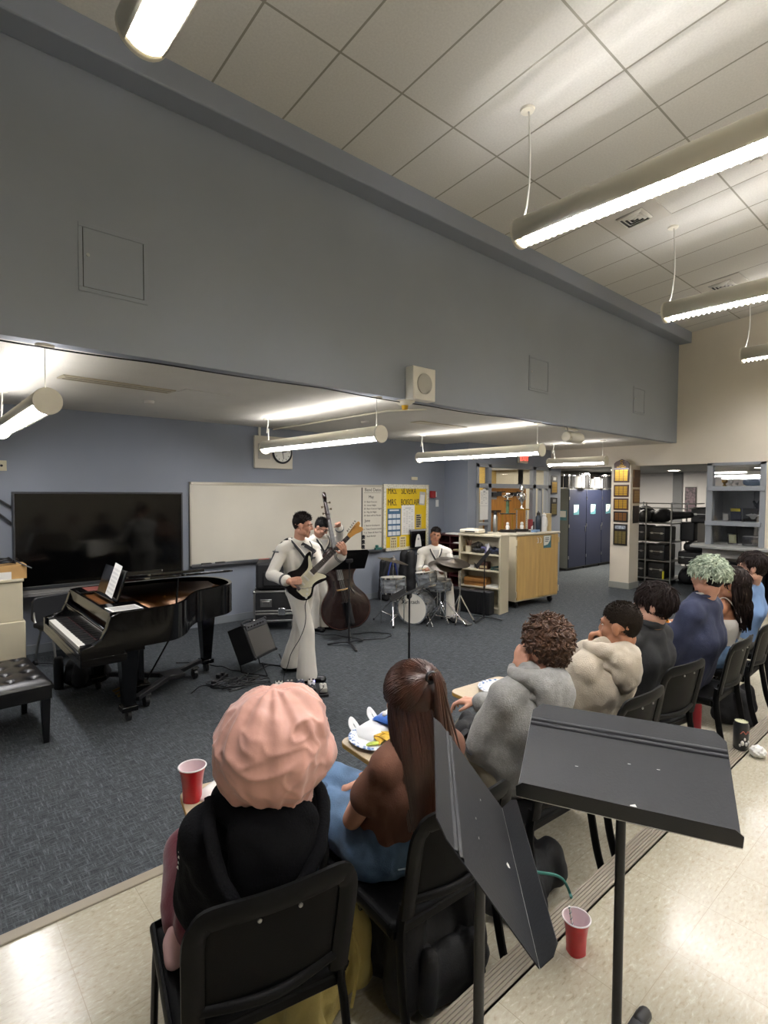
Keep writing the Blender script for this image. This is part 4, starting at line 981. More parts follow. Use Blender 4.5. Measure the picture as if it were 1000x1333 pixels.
# ---------------------------------------------------------------- cream bookshelf and its contents
M_shelf = mat('cream_laminate', '#bdb49b', .45, var=.03, vscale=3)
BS = AX((7.05, 6.08, 0), (.165, -.985, 0), (.985, .165, 0))   # x along the open front (away from back wall), y into the shelf
bs = thing('bookshelf', 'low cream bookshelf with three open shelves beside the wooden cabinet', 'bookshelf'); bs.location = BS.to_translation(); bs.rotation_euler = BS.to_euler()
Lb, Db, Hb = .76, .30, 1.28
obj('side_panel', G().bx((-.02, 0, 0), (.01, Db, Hb)), M_shelf, bs, bevel=.002)
obj('side_panel', G().bx((Lb-.03, 0, 0), (Lb, Db, Hb)), M_shelf, bs, bevel=.002)
obj('back_panel', G().bx((.01, Db-.02, .05), (Lb-.03, Db, Hb-.03)), M_shelf, bs)
obj('top', G().bx((-.03, -.01, Hb-.03), (Lb+.005, Db+.01, Hb)), M_shelf, bs, bevel=.003)
for z in (.1, .42, .70, .965): obj('shelf', G().bx((.01, 0, z-.025), (Lb-.03, Db-.02, z)), M_shelf, bs, bevel=.002)
obj('plinth', G().bx((.01, .03, 0), (Lb-.03, .05, .08)), M_shelf, bs)
def on_shelf(name, label, cat, x, y, z, rz=0., group=None):
    p = BS @ V((x, y, z)); return thing(name, label, cat, p, math.atan2(-.985, .165)+rz, group)
t = on_shelf('pencil_cup', 'cream mug full of pencils on the top open shelf of the bookshelf', 'pencil cup', .10, .12, .965)
obj('mug', G().lathe([(.0, .004), (.045, .004), (.05, .0), (.055, .11), (.048, .11), (.045, .02), (0, .02)], 20), mat('cream_glaze', '#cfc6ae', .35), t)
for k in range(7):
    a = k*.9; obj('pencil', G().cyl((.015*math.cos(a), .015*math.sin(a), .02), (.05*math.cos(a), .05*math.sin(a), .19+.01*(k % 3)), .005, n=6), mat(['pencil_red', 'pencil_tan', 'pencil_dark'][k % 3], ['#8a3b2c', '#a67c3c', '#2c2622'][k % 3], .5), t)
t = on_shelf('desk_fan', 'small grey gadget with a cord on the top open shelf', 'gadget', .23, .15, .965)
obj('body', G().cyl((-.08, .0, .10), (.06, -.01, .14), .035, .05).ball((.08, -.02, .13), .05).bx((-.06, -.04, 0), (.08, .04, .06)), mat('gunmetal', '#3a3733', .45), t, bevel=.006)
t = on_shelf('tissue_box', 'lilac tissue box on the top open shelf of the bookshelf', 'tissue box', .42, .15, .965, .2)
obj('carton', G().bx((-.07, -.06, 0), (.07, .06, .11)), mat('lilac_card', '#8d88b8', .6, var=.2, vscale=14), t, bevel=.003)
obj('tissue', G().add([(-.03, 0, .11), (.03, 0, .11), (.05, .01, .15), (-.01, -.01, .16)], [(0, 1, 2, 3)]), M_paper, t, solid=.003)
t = on_shelf('white_bottle', 'white pump bottle beside lilac tissue box on bookshelf', 'bottle', .50, .08, .965)
obj('body', G().lathe([(0, 0), (.03, 0), (.032, .01), (.032, .13), (.012, .16), (.012, .175), (0, .175)], 18), mat('white_plastic', '#d2cfd4', .35), t)
t = on_shelf('camera_bag', 'black pouch lying on the top open shelf of bookshelf', 'pouch', .34, .08, .965, .1)
o = obj('body', bag_mesh(.2, .12, .1, 21, .007, .004), M_nyl, t); drop(o)
t = on_shelf('gadget_heap', 'dark blue pouch at the right end of the top open shelf', 'pouch', .62, .12, .965, -.2)
o = obj('body', bag_mesh(.2, .16, .11, 23, .007, .005), mat('navy_nylon', '#1c2238', .7), t); drop(o)
t = on_shelf('white_card_box', 'small white carton on the middle shelf of the bookshelf', 'box', .14, .12, .70, .1)
obj('carton', G().bx((-.09, -.06, 0), (.09, .06, .05)), M_paper, t, bevel=.002)
t = on_shelf('brown_box', 'dark red brown box on the middle shelf of bookshelf', 'box', .40, .14, .70, .15)
obj('carton', G().bx((-.08, -.07, 0), (.08, .07, .12)), mat('oxblood_card', '#4b2c22', .6, var=.15, vscale=18), t, bevel=.003)
obj('label', G().bx((-.06, -.072, .02), (.06, -.07, .06)), mat('card_buff', '#b9ac85'), t)
t = on_shelf('stapler', 'dark green tool lying on the middle shelf at right', 'stapler', .62, .1, .70, .2)
obj('base', G().bx((-.08, -.02, 0), (.08, .02, .02)), mat('teal_dark', '#2f4a48', .4), t, bevel=.005)
obj('arm', G(TR((-.07, 0, .02), 0, rad(-10))).bx((0, -.02, 0), (.15, .02, .035)), mat('teal_dark', '#2f4a48'), t, bevel=.008)
t = on_shelf('cardboard_carton', 'tan cardboard carton on the lowest visible shelf of bookshelf', 'box', .28, .12, .42, .08)
obj('carton', G().bx((-.2, -.1, 0), (.2, .1, .13)), mat('tan_carton', '#9a6b34', .7, var=.12, vscale=9), t, bevel=.003)
obj('tape', G().bx((-.2, -.102, .055), (.2, .0, .075)), mat('tape_brown', '#7a4f22', .4), t)
t = on_shelf('paper_stack', 'white paper stack at the right of the tan carton on bookshelf', 'papers', .60, .12, .42)
obj('sheets', G().bx((-.11, -.1, 0), (.11, .1, .03)), M_paper, t, bevel=.002)
t = on_shelf('projector', 'white desktop projector on top of the cream bookshelf', 'projector', .16, .14, Hb, .1)
obj('body', G().bx((-.18, -.13, .01), (.18, .13, .075)), mat('warm_white', '#d0c9b6', .45), t, bevel=.02, seg=3)
obj('vent', G().bx((-.08, -.132, .025), (.1, -.128, .05)), mat('vent_dark', '#3a3936'), t)
obj('tray', G().bx((-.1, -.1, .075), (.1, .1, .085)), MATS['warm_white'], t, bevel=.003)
t = thing('keyboard_case', 'long black hard case standing on its edge in front of the bookshelf', 'instrument case'); t.location = BS @ V((.02, -.12, 0)); t.rotation_euler = (0, 0, math.atan2(-.985, .165))
obj('shell', G().bx((-.62, -.09, .01), (.66, .09, .38)), mat('case_black', '#191a1c'), t, bevel=.018, seg=3)
for x in (.42, .50, .58): obj('rib', G().bx((x, -.096, .02), (x+.02, .096, .375)), M_blkm, t, bevel=.004)
for x in (-.3, .3): obj('latch', G().bx((x-.03, -.04, .38), (x+.03, .04, .388)), M_steel, t)
# wooden cabinet on casters
wc = thing('wooden_cabinet', 'rolling cabinet with two maple veneer doors and a cream body', 'cabinet', (7.72, 5.40, 0), rad(-3.5))
M_maple = mat('maple_veneer', '#bb9a60', .4, var=.1, vscale=3, stretch=(5, 5, .5))
Wc, Hc = 1.18, 1.28
obj('body', G().bx((0, .02, .12), (Wc, .62, Hc-.03)), M_shelf, wc, bevel=.004)
obj('top', G().bx((-.02, -.02, Hc-.03), (Wc+.02, .64, Hc)), mat('cream_top', '#cac2ad', .35), wc, bevel=.006)
for x0, x1, hx in ((.02, Wc/2-.003, Wc/2-.05), (Wc/2+.003, Wc-.02, Wc/2+.03)):
    d = obj('door', G().bx((x0, -.004, .15), (x1, .018, Hc-.045)), M_maple, wc, bevel=.003)
    obj('handle', G().tube([(hx, -.004, 1.10), (hx, -.03, 1.105), (hx, -.03, 1.185), (hx, -.004, 1.19)], .006, 6), M_paper, d)
M_teal = mat('teal_print', '#4d7d85', .5, var=.2, vscale=9)
def magnet_sign(parent, x, y, z, w=.17, h=.22, m=None):
    s_ = obj('paper_sign', G().bx((x, y-.003, z), (x+w, y, z+h)), M_teal, parent)
    g = G().prism([(x+.01, z+h-.01), (x+w-.02, z+h-.01), (x+w-.03, z+h*.6), (x+w*.55, z+h*.28), (x+.01, z+h*.2)], 0, .001, M4.Translation((0, y-.003, 0)) @ M4.Rotation(PI/2, 4, 'X'))
    obj('sign_white', g, M_paper, s_)
    obj('sign_lines', G().bx((x+.04, y-.006, z+h*.78), (x+w*.7, y-.004, z+h*.84)).bx((x+.04, y-.006, z+h*.64), (x+w*.7, y-.004, z+h*.7)).bx((x+.04, y-.006, z+h*.50), (x+w*.6, y-.004, z+h*.56)), mat('navy_print', '#3b5566', .6), s_)
magnet_sign(wc, .72, -.006, 1.0, .22, .22)
for x in (.1, Wc-.1):
    for y in (.1, .54):
        c_ = obj('caster', G().cyl((x-.018, y, .045), (x+.018, y, .045), .045, n=18), M_blk, wc, bevel=.004)
        obj('fork', G().bx((x-.03, y-.02, .05), (x+.03, y+.04, .12)), M_blkm, c_)
for x in (-.012, Wc+.0):
    for z in (.2, 1.08): obj('hinge', G().bx((x, -.008, z), (x+.014, .03, z+.1)), M_shelf, wc)
def on_cab(name, label, cat, x, y, rz=0., group=None):
    p = W(wc) @ V((x, y, Hc)); return thing(name, label, cat, p, rz, group)
def trophy(label, x, y, two, hgt):
    t = on_cab('trophy', label, 'trophy', x, y, rad(-35), 'trophies on the wooden cabinet')
    obj('base', G().bx((-.14, -.08, 0), (.14, .08, .03)).bx((-.11, -.06, .03), (.11, .06, .05)), M_plqblk, t, bevel=.004)
    obj('figure', G().ball((0, -.02, .09), (.035, .03, .045)).ball((0, -.02, .15), .028).cyl((0, -.02, .05), (0, -.02, .08), .03, .02), M_paper, t)
    xs = (-.09, .09)
    for xx in xs: obj('column', G().cyl((xx, 0, .05), (xx, 0, hgt*.45), .012, n=14), M_chrome if two else M_brass, t)
    obj('deck', G().bx((-.13, -.05, hgt*.45), (.13, .05, hgt*.45+.02)), M_plqblk if not two else M_brass, t, bevel=.003)
    z = hgt*.47
    if not two:
        obj('column', G().cyl((0, 0, z), (0, 0, hgt*.78), .028, n=18), mat('holographic_column', '#6f8a6a', .25, metal=.7, var=.6, vscale=14), t)
        obj('deck', G().bx((-.05, -.05, hgt*.78), (.05, .05, hgt*.8)), M_plqblk, t)
        z = hgt*.8
    k = (hgt-z)
    obj('cup', G(M4.Translation((0, 0, z))).lathe([(.03, 0), (.035, .01*k), (.012, .12*k), (.012, .2*k), (.05, .38*k), (.058, .52*k), (.045, .60*k), (.016, .64*k), (.016, .68*k), (.048, .76*k), (.042, .9*k), (.01, .96*k), (0, k)], 24), M_chrome, t)
    for sgn in (-1, 1): obj('handle', G(M4.Translation((0, 0, z))).tube(curve_pts([(sgn*.045, 0, .35*k), (sgn*.085, 0, .45*k), (sgn*.08, 0, .58*k), (sgn*.045, 0, .6*k)], 5), .006, 6), M_chrome, t)
    return t
trophy('trophy with a striped rainbow column and one silver cup on wooden cabinet', .18, .36, False, .70)
trophy('taller trophy with two chrome posts and stacked silver cups', .52, .32, True, .86)
def flask(name, label, x, y, m, h, r, capm, handle=False, grp='bottles on the wooden cabinet'):
    t = on_cab(name, label, 'bottle', x, y, 0, grp)
    obj('body', G().lathe([(0, 0), (r*.9, 0), (r, .01), (r, h*.72), (r*.62, h*.82), (r*.55, h*.84)], 24), m, t)
    obj('cap', G().lathe([(r*.62, h*.82), (r*.66, h*.83), (r*.66, h*.93), (r*.4, h*.96), (0, h*.96)], 20).tube(curve_pts([(r*.3, 0, h*.94), (r*.3, 0, h), (-r*.3, 0, h), (-r*.3, 0, h*.94)], 4), .006, 6), capm, t)
    if handle: obj('handle', G().tube(curve_pts([(r*.9, 0, h*.25), (r+.05, 0, h*.3), (r+.05, 0, h*.6), (r*.9, 0, h*.65)], 5), .009, 6), m, t)
    return t
flask('water_bottle', 'slim steel flask with a black cap left of the trophies', .02, .5, M_steel, .37, .042, M_blk)
flask('water_bottle', 'dark navy water bottle right of the trophies', .79, .16, mat('navy_enamel', '#1c2733', .4), .36, .05, M_blk)
flask('water_bottle', 'white water bottle with a side handle next to the navy bottle', .90, .12, mat('white_enamel', '#d8d7d3', .3), .33, .055, mat('white_enamel', '#d8d7d3'), True)
t = on_cab('paper_roll', 'tan paper towel roll standing at right on the wooden cabinet', 'paper roll', 1.07, .18)
obj('roll', G().lathe([(.02, 0), (.08, 0), (.08, .32), (.02, .32), (.02, 0)], 24), mat('kraft_paper', '#b9a57c', .8), t)
t = on_cab('tool_tray', 'blue and white plastic packet lying in front of bottles on cabinet', 'packet', .66, .12, .3)
obj('packet', G().box((0, 0, .02), (.2, .11, .04)), mat('packet_blue', '#6f8fb4', .35, var=.4, vscale=12), t, bevel=.012)
obj('flap', G().add([(-.1, .05, .04), (.02, .055, .04), (-.06, .03, .12), (-.12, .04, .1)], [(0, 1, 2, 3)]), M_paper, t, solid=.004)
t = thing('flip_chart', 'red and dark poster tube cluster beyond the wooden cabinet', 'poster', (9.3, 6.2, 0))
obj('tube', G().cyl((0, 0, 0), (0, 0, 1.45), .05), mat('poster_red', '#7d2a2c', .6, var=.3, vscale=6), t)
obj('tube', G().cyl((.1, .02, 0), (.1, .02, 1.4), .045), mat('poster_dark', '#2d2a2c', .6), t)

# ---------------------------------------------------------------- lockers with drums on top
M_navy = mat('navy_laminate', '#1d2236', .45, var=.04, vscale=2)
M_gside = mat('grey_laminate_side', '#70726d', .5, var=.04, vscale=2)
def locker(x0, x1, label, sign=True, side=False, hinge=True):
    t = thing('instrument_locker', label, 'locker', (x0, 7.25, 0), 0, 'blue instrument lockers')
    w_ = x1-x0
    obj('body', G().bx((0, .02, .06), (w_, .8, 2.08)), M_gside, t, bevel=.003)
    obj('plinth', G().bx((.02, .06, 0), (w_-.02, .78, .06)), M_blk, t)
    d = obj('door', G().bx((.008, -.004, .08), (w_-.008, .02, 2.07)), M_navy, t, bevel=.004)
    obj('handle', G().bx((w_-.06, -.03, .98), (w_-.045, -.004, 1.12)), M_steel, d, bevel=.004)
    for z in (.3, 1.1, 1.8): obj('hinge', G().bx((.0, -.012, z), (.02, .0, z+.08)), M_steel, t)
    if sign: magnet_sign(t, w_*.25, -.006, 1.42, .26, .26)
    if side:
        s_ = obj('side_sign', G().bx((-.003, .06, 1.28), (0, .36, 1.54)), M_teal, t)
        obj('sign_white', G().bx((-.005, .08, 1.36), (-.003, .34, 1.52)), M_paper, s_)
    return t
locker(12.56, 13.42, 'left blue locker with a teal sign and a grey side panel', side=True)
locker(13.43, 14.25, 'middle blue locker with teal sign, right of the grey sided one')
locker(14.26, 15.1, 'blue locker with a sign partly behind the cream plaque column')
locker(15.11, 16.55, 'far blue locker beyond the plaque column', sign=False)
M_drumw = mat('drum_white', '#c9c9c6', .3)
def march_drum(label, x, y, m, r=.2, h=.34, lying=False, grp='drums stored on top of the lockers'):
    t = thing('marching_drum', label, 'drum', (x, y, 2.082), random.uniform(0, 1), grp)
    mm = M4.Translation((0, 0, r+.01)) @ M4.Rotation(PI/2, 4, 'X') @ M4.Translation((0, 0, -h/2)) if lying else M4()
    obj('shell', G(mm).lathe([(r*.97, .02), (r*.97, h-.02)], 28), m, t)
    obj('hoop', G(mm).lathe([(r, 0), (r+.012, 0), (r+.012, .035), (r, .035), (r, 0)], 28), M_chrome, t)
    obj('hoop', G(mm).lathe([(r, h-.035), (r+.012, h-.035), (r+.012, h), (r, h), (r, h-.035)], 28), M_chrome, t)
    obj('head', G(mm).lathe([(0, h-.01), (r, h-.01)], 28).lathe([(0, .01), (r, .01)], 28), M_paper, t)
    for k in range(8):
        a = k*PI/4; obj('tension_rod', G(mm).cyl((r*1.03*math.cos(a), r*1.03*math.sin(a), .02), (r*1.03*math.cos(a), r*1.03*math.sin(a), h-.02), .008, n=8), M_blk if m is M_drumw else M_chrome, t)
    return t
march_drum('black and white drum at the left end of the locker tops', 12.72, 7.5, M_blk, .17, .36)
march_drum('large white marching drum on the left locker', 13.12, 7.42, M_drumw, .25, .36)
march_drum('black drum with chrome rods between the two white drums on lockers', 13.62, 7.48, M_blk, .19, .42)
march_drum('white drum on the middle locker top', 14.18, 7.42, M_drumw, .2, .32)
march_drum('black drum on the locker tops nearest the column', 14.75, 7.46, M_blk, .24, .4)
march_drum('small black drum behind the white ones on the lockers', 13.95, 7.75, M_blk, .16, .44)
for i, (x, y) in enumerate(((16.0, 7.0), (16.25, 6.9), (16.5, 6.8))):
    march_drum(['nearest of the three drums lying on edge beyond the column', 'middle one of three drums lying on edge beyond the column', 'farthest of the three drums lying on edge beyond the column'][i], 15.5+i*.36, 7.5, M_drumw if i else M_blk, .23, .2, True)

# ---------------------------------------------------------------- rack of instrument cases behind the column
M_gal = mat('galvanised_tube', '#8f908d', .35, metal=.7)
rk = thing('storage_rack', 'grey tube rack loaded with black instrument cases behind the column', 'rack', (12.55, 5.3, 0))
RY0, RY1, RX0, RX1 = 4.72, 5.68, 12.35, 13.2
g_post = [(RX0, RY0), (RX0, 5.25), (RX0, RY1), (RX1, RY0), (RX1, RY1)]
for x, y in g_post: obj('post', G().cyl((x, y, 0), (x, y, 1.78), .016, n=12), M_gal, rk, world=True)
for z in (.1, .50, .92, 1.32):
    g = G()
    for a, b in (((RX0, RY0), (RX0, RY1)), ((RX1, RY0), (RX1, RY1)), ((RX0, RY0), (RX1, RY0)), ((RX0, RY1), (RX1, RY1)), ((RX0, 5.25), (RX1, 5.25))): g.cyl((*a, z), (*b, z), .013, n=10)
    g.bx((RX0, RY0, z-.004), (RX1, RY1, z+.004))
    obj('shelf', g, M_gal, rk, world=True)
for z in (1.66, 1.76): obj('rail', G().cyl((RX0, RY0-.35, z), (RX0, RY1, z), .013, n=10).cyl((RX0, RY0-.35, z), (RX1, RY0-.35, z), .013, n=10), M_gal, rk, world=True)
def hardcase(label, c, d, rz=0., latch=True, grp='black cases on the storage rack', m=None, rnd=.03):
    t = thing('instrument_case', label, 'instrument case', (c[0], c[1], c[2]), rz, grp)
    obj('shell', G().bx((-d[0]/2, -d[1]/2, .0), (d[0]/2, d[1]/2, d[2])), m or mat('case_black', '#191a1c'), t, bevel=rnd, seg=3)
    if latch:
        obj('edge_trim', G().bx((-d[0]/2-.003, -d[1]/2+.02, d[2]*.55), (-d[0]/2, d[1]/2-.02, d[2]*.55+.012)), M_steel, t)
        for y in (-d[1]*.3, d[1]*.3): obj('latch', G().bx((-d[0]/2-.012, y-.025, d[2]*.5), (-d[0]/2, y+.025, d[2]*.62)), M_steel, t, bevel=.003)
        obj('handle', G().tube(curve_pts([(-d[0]/2, -.06, d[2]*.35), (-d[0]/2-.03, -.05, d[2]*.35), (-d[0]/2-.03, .05, d[2]*.35), (-d[0]/2, .06, d[2]*.35)], 4), .008, 6), M_blkm, t)
    return t
lv = [('lowest', .105), ('second', .505), ('third', .925)]
k = 0
for nm, z in lv:
    hardcase(f'black hard case left of the rack post on the {nm} rack shelf', (12.72, 5.48, z), (.6, .36, .33))
    hardcase(f'black hard case right of the rack post on the {nm} rack shelf', (12.72, 5.04, z), (.62, .34, .35-.03*(nm == 'third')))
def softcase(label, c, s_, rz, seed, grp='black cases on the storage rack'):
    t = thing('instrument_case', label, 'instrument case', c, rz, grp)
    o = obj('body', bag_mesh(*s_, seed, .02, .015), M_nyl, t); drop(o); return t
def guitar_bag(label, c, rz, tilt=0.):
    t = thing('instrument_case', label, 'instrument case', c, rz, 'black cases on the storage rack')
    g = G()
    for x, r in ((-.3, .2), (-.05, .15), (.12, .17)): g.cap((x, 0, r), (x+.02, .12, r), r*.95, r*.95)
    g.chain([(.2, .06, .17), (.7, .06, .2)], [.11, .07])
    o = obj('body', remesh(g, .02, 4), M_nyl, t); drop(o); return t
guitar_bag('guitar shaped soft bag lying on the top rack shelf', (12.75, 5.2, 1.325), rad(-90))
softcase('rounded black bag on the top rack shelf near the column', (12.7, 5.45, 1.325), (.6, .4, .34), 0, 31)
# stack of cases right of the rack
g2 = 'cases stacked right of the storage rack'
softcase('big black soft case on the floor right of the rack', (13.05, 4.45, 0), (.7, .55, .42), .3, 41, g2)
hardcase('black hard case on the floor at the right end of stack', (12.9, 4.08, 0), (.5, .34, .5), .1, grp=g2)
hardcase('black box case lying on the soft case right of the rack', (13.05, 4.5, .43), (.55, .5, .28), .1, grp=g2)
hardcase('rounded black case lying on the box case right of the rack', (12.95, 4.42, .72), (.5, .45, .2), .2, False, g2, rnd=.08)
t = hardcase('narrow case standing upright left of the stack top', (13.1, 4.6, .93), (.4, .3, .42), 0., False, g2)
hardcase('black case with pale stickers topmost of the right stack', (13.05, 4.25, 1.35), (.5, .5, .33), 0., True, g2)
t = thing('wooden_stand', 'grey wooden block supporting upper cases of the stack', 'stand', (13.05, 4.25, .92), 0)
obj('block', G().bx((-.2, -.18, 0), (.2, .12, .42)), mat('grey_wood', '#6a665e', .6), t)
hardcase('tall black case leaning by the poster wall', (13.6, 4.05, 0), (.2, .4, 1.25), 0., False, g2)
one('yellow_tag', 'bright yellow tag hanging on a case at the bottom of the rack', 'tag', G().bx((12.385, 4.86, .11), (12.409, 4.90, .28)), mat('yellow_tag', '#c9c22a', .5), (12.4, 4.88, .11), bevel=.006)
# posters on the far wall
def poster_mat(n, a, b, sc=9):
    return mat(n, a, .5, var=1, vscale=sc, hex2=b)
t = thing('band_poster', 'tall dark framed group photo on the pale far wall', 'poster', (15.99, 5.63, 1.40))
obj('frame', G().bx((-.02, -.14, 0), (0, .14, .76)), M_plqblk, t, bevel=.004)
obj('picture', G().bx((-.024, -.125, .02), (-.02, .125, .74)), poster_mat('group_photo', '#221b22', '#7a626a', 14), t)
t = thing('band_poster', 'smaller dark picture on the pale far wall above the stacked cases', 'poster', (15.99, 5.36, .98))
obj('frame', G().bx((-.02, -.14, 0), (0, .14, .42)), mat('brown_frame', '#5a4634', .5), t, bevel=.004)
obj('picture', G().bx((-.024, -.12, .02), (-.02, .12, .40)), poster_mat('group_photo_brown', '#2a201c', '#8a7560', 14), t)
t = thing('wall_socket', 'black outlet on the pale far wall left of the display window', 'wall socket', (15.99, 5.17, 1.12))
obj('plate', G().bx((-.012, -.035, 0), (0, .035, .14)), M_blk, t, bevel=.003)
# display case contents
t = thing('small_card', 'small white card standing on the upper display shelf', 'card', (11.72, 3.50, 1.472), rad(-90)); obj('card', G(TR((0, 0, 0), rad(8))).bx((-.04, -.004, 0), (.04, .004, .12)), M_paper, t)
t = thing('award_plaque', 'dark plaque with a yellow heading on the display shelf', 'plaque', (11.72, 3.33, 1.472), rad(-90))
obj('board', G(TR((0, 0, 0), rad(8))).bx((-.085, -.01, 0), (.085, .01, .24)), mat('ink_blue', '#1d1d33', .4), t, bevel=.003)
obj('heading', G(TR((0, 0, 0), rad(8))).bx((-.08, -.013, .18), (.08, -.01, .235)), mat('yellow_heading', '#c9b92a', .5), t)
t = thing('framed_emblem', 'black frame with pale winged emblem on the display shelf', 'picture frame', (11.75, 3.06, 1.472), rad(-90))
obj('frame', G(TR((0, 0, 0), rad(10))).bx((-.16, -.012, 0), (.16, .012, .24)), M_plqblk, t, bevel=.004)
obj('emblem', G(TR((0, 0, 0), rad(10))).ball((0, -.014, .09), (.05, .006, .05)).prism([(-.12, .10), (-.02, .13), (0, .11), (.02, .13), (.12, .10), (.03, .06), (-.03, .06)], 0, .004, TR((0, -.014, .02), PI/2)), mat('pale_emblem', '#a9a9a6', .5), t)
t = thing('dark_figurine', 'dark pointed figurine behind winged emblem in display window', 'figurine', (11.95, 3.02, 1.472)); obj('body', G().cyl((0, 0, 0), (0, 0, .3), .1, .05).cap((0, 0, .3), (0, -.03, .42), .05, .02).cap((0, .05, .28), (0, .09, .36), .03, .02), mat('dark_bronze', '#22282b', .5), t)
t = thing('certificate', 'black framed certificate on the lower display ledge', 'picture frame', (11.62, 3.34, 1.031), rad(-90))
obj('frame', G(TR((0, 0, 0), rad(10))).bx((-.085, -.01, 0), (.085, .01, .22)), M_plqblk, t, bevel=.003)
obj('certificate', G(TR((0, 0, 0), rad(10))).bx((-.06, -.013, .03), (.06, -.01, .19)), mat('cert_cream', '#b5b593', .6), t)
t = thing('dvd_player', 'black media player with silver lid on lower display ledge', 'player', (11.7, 3.02, 1.031), rad(-90))
obj('body', G().bx((-.16, -.12, 0), (.16, .12, .16)), M_blk, t, bevel=.006)
obj('lid', G().bx((-.15, -.12, .16), (.15, .12, .175)), M_steel, t)
obj('front_strip', G().bx((-.02, -.123, .06), (.14, -.12, .11)), mat('strip_brown', '#5d5148', .5), t)
for i, (y, m, r, h) in enumerate(((3.53, M_brass, .05, .14), (3.43, M_paper, .045, .13), (3.33, M_paper, .03, .08))):
    t = thing('small_trophy', ['brass cup on the top display ledge', 'white round cup on top display ledge', 'small white cup on top display ledge'][i], 'cup', (11.7, y, 2.121), 0)
    obj('cup', G().lathe([(0, 0), (r*.7, 0), (r*.6, .02), (r*.3, h*.3), (r, h*.55), (r, h*.85), (r*.7, h), (0, h)], 18), m, t)
t = thing('blue_bag', 'folded light blue bag on the top display ledge', 'bag', (11.75, 3.03, 2.121), rad(-90)); o = obj('body', bag_mesh(.4, .2, .18, 51, .012, .01), mat('pale_blue_cloth', '#8195ad', .7), t); drop(o)
# upright piano and open lid at the end wall
t = thing('upright_piano', 'black upright piano top under the counter of the display window', 'piano', (10.45, 2.82, 0), rad(90))
obj('case', G().bx((-.72, -.22, 0), (.72, .2, .82)), M_ebony, t, bevel=.01)
obj('lid', G().bx((-.74, -.25, .82), (.74, .22, .86)), M_ebony, t, bevel=.008)
t = thing('black_table', 'dark folded table leaning near the right edge by the display window', 'table', (9.9, 2.2, 0))
obj('top', G().bx((-.25, -.35, .88), (.25, .35, .92)), mat('dark_laminate', '#33332f', .45), t, bevel=.01)
for x in (-.2, .2):
    for y in (-.3, .3): obj('leg', G().cyl((x, y, .2), (x, y, .88), .018, n=10), M_blkm, t)
# ---------------------------------------------------------------- figures
M_skin = mat('skin_light', '#c08f77', .5, var=.05, vscale=14, spec=.35)
M_skin2 = mat('skin_tan', '#a8765a', .5, var=.05, vscale=14, spec=.35)
M_skin3 = mat('skin_fair', '#c99d88', .5, var=.05, vscale=14, spec=.35)
M_lip = mat('lip', '#9a5b50', .45)
M_eyew = mat('eye_white', '#d8d4cc', .25); M_iris = mat('iris_dark', '#2a1c14', .2)
def hand(g, w, d, n, side=1, curl=(25, 35, 25), spread=.0, s=1., thumb=(.55, .75, .35)):
    """w wrist, d finger direction, n palm normal; the thumb lies on the side*(n x d) side"""
    w = V(w); x = V(d).normalized(); n = V(n); n = (n-x*n.dot(x)).normalized(); y = n.cross(x)*side
    offs = (.031, .0105, -.0105, -.031); fl = (.95, 1.06, 1.0, .8)
    for i in range(4):
        k = w+x*.088*s*(1-.03*abs(i-1))+y*offs[i]*s
        g.cap(w+y*offs[i]*.55*s, k, .0155*s, .0125*s, n=10)
        a = 0; p = k
        dirb = (x+y*(spread*(1.5-i)*.12)).normalized()
        for L_, c, r0, r1 in zip((.042, .027, .021), curl, (.0098, .0088, .008), (.0088, .008, .0068)):
            a += rad(c); q = p+(dirb*math.cos(a)+n*math.sin(a))*L_*fl[i]*s
            g.cap(p, q, r0*s, r1*s, n=8, k=3); p = q
    g.cap(w+x*.02*s, w+x*.07*s, .019*s, .017*s, n=10)
    b = w+x*.022*s+y*.022*s; t1 = b+(x*thumb[0]+y*thumb[1]+n*thumb[2]).normalized()*.047*s; t2 = t1+(x*.85+y*.25+n*(thumb[2]+.1)).normalized()*.032*s
    g.cap(b, t1, .0155*s, .0115*s, n=10).cap(t1, t2, .011*s, .0085*s, n=8)
def head_frame(f, u):
    f = V(f).normalized(); u = V(u); u = (u-f*u.dot(f)).normalized(); r = f.cross(u)
    return r, f, u
def head(g, c, f, u, s=1., fem=False):
    r, f, u = head_frame(f, u); c = V(c); R = M4((r, f, u)).transposed().to_3x3() if False else M4(((r.x, f.x, u.x), (r.y, f.y, u.y), (r.z, f.z, u.z)))
    def P(x, y, z): return c+(r*x+f*y+u*z)*s
    def B(x, y, z, a, b, d): g.ball(P(x, y, z), (a*s, b*s, d*s), R=R, n=20, k=14)
    B(0, -.012, .032, .077, .097, .086); B(0, .028, -.025, .062, .068, .085)
    B(0, .05, -.078, .043, .042, .034); g.ball(P(0, .076, -.1), .019*s)
    for q in (-1, 1):
        B(q*.04, .058, -.025, .024, .03, .026); B(q*.054, .01, -.062, .016, .045, .03)
        B(q*.079, -.008, -.008, .0085, .021, .032); B(q*.084, -.014, .006, .006, .014, .018)
        g.cap(P(q*.012, .093, .03), P(q*.046, .076, .028), .011*s, .01*s)
    g.cap(P(0, .094, .02), P(0, .112, -.018), .0085*s, .0125*s); 
    for q in (-1, 1): g.ball(P(q*.012, .1, -.022), .0085*s)
    g.cap(P(-.016, .087, -.052), P(.016, .087, -.052), .0075*s); g.cap(P(-.014, .086, -.063), P(.014, .086, -.063), .0078*s)
    return P, R
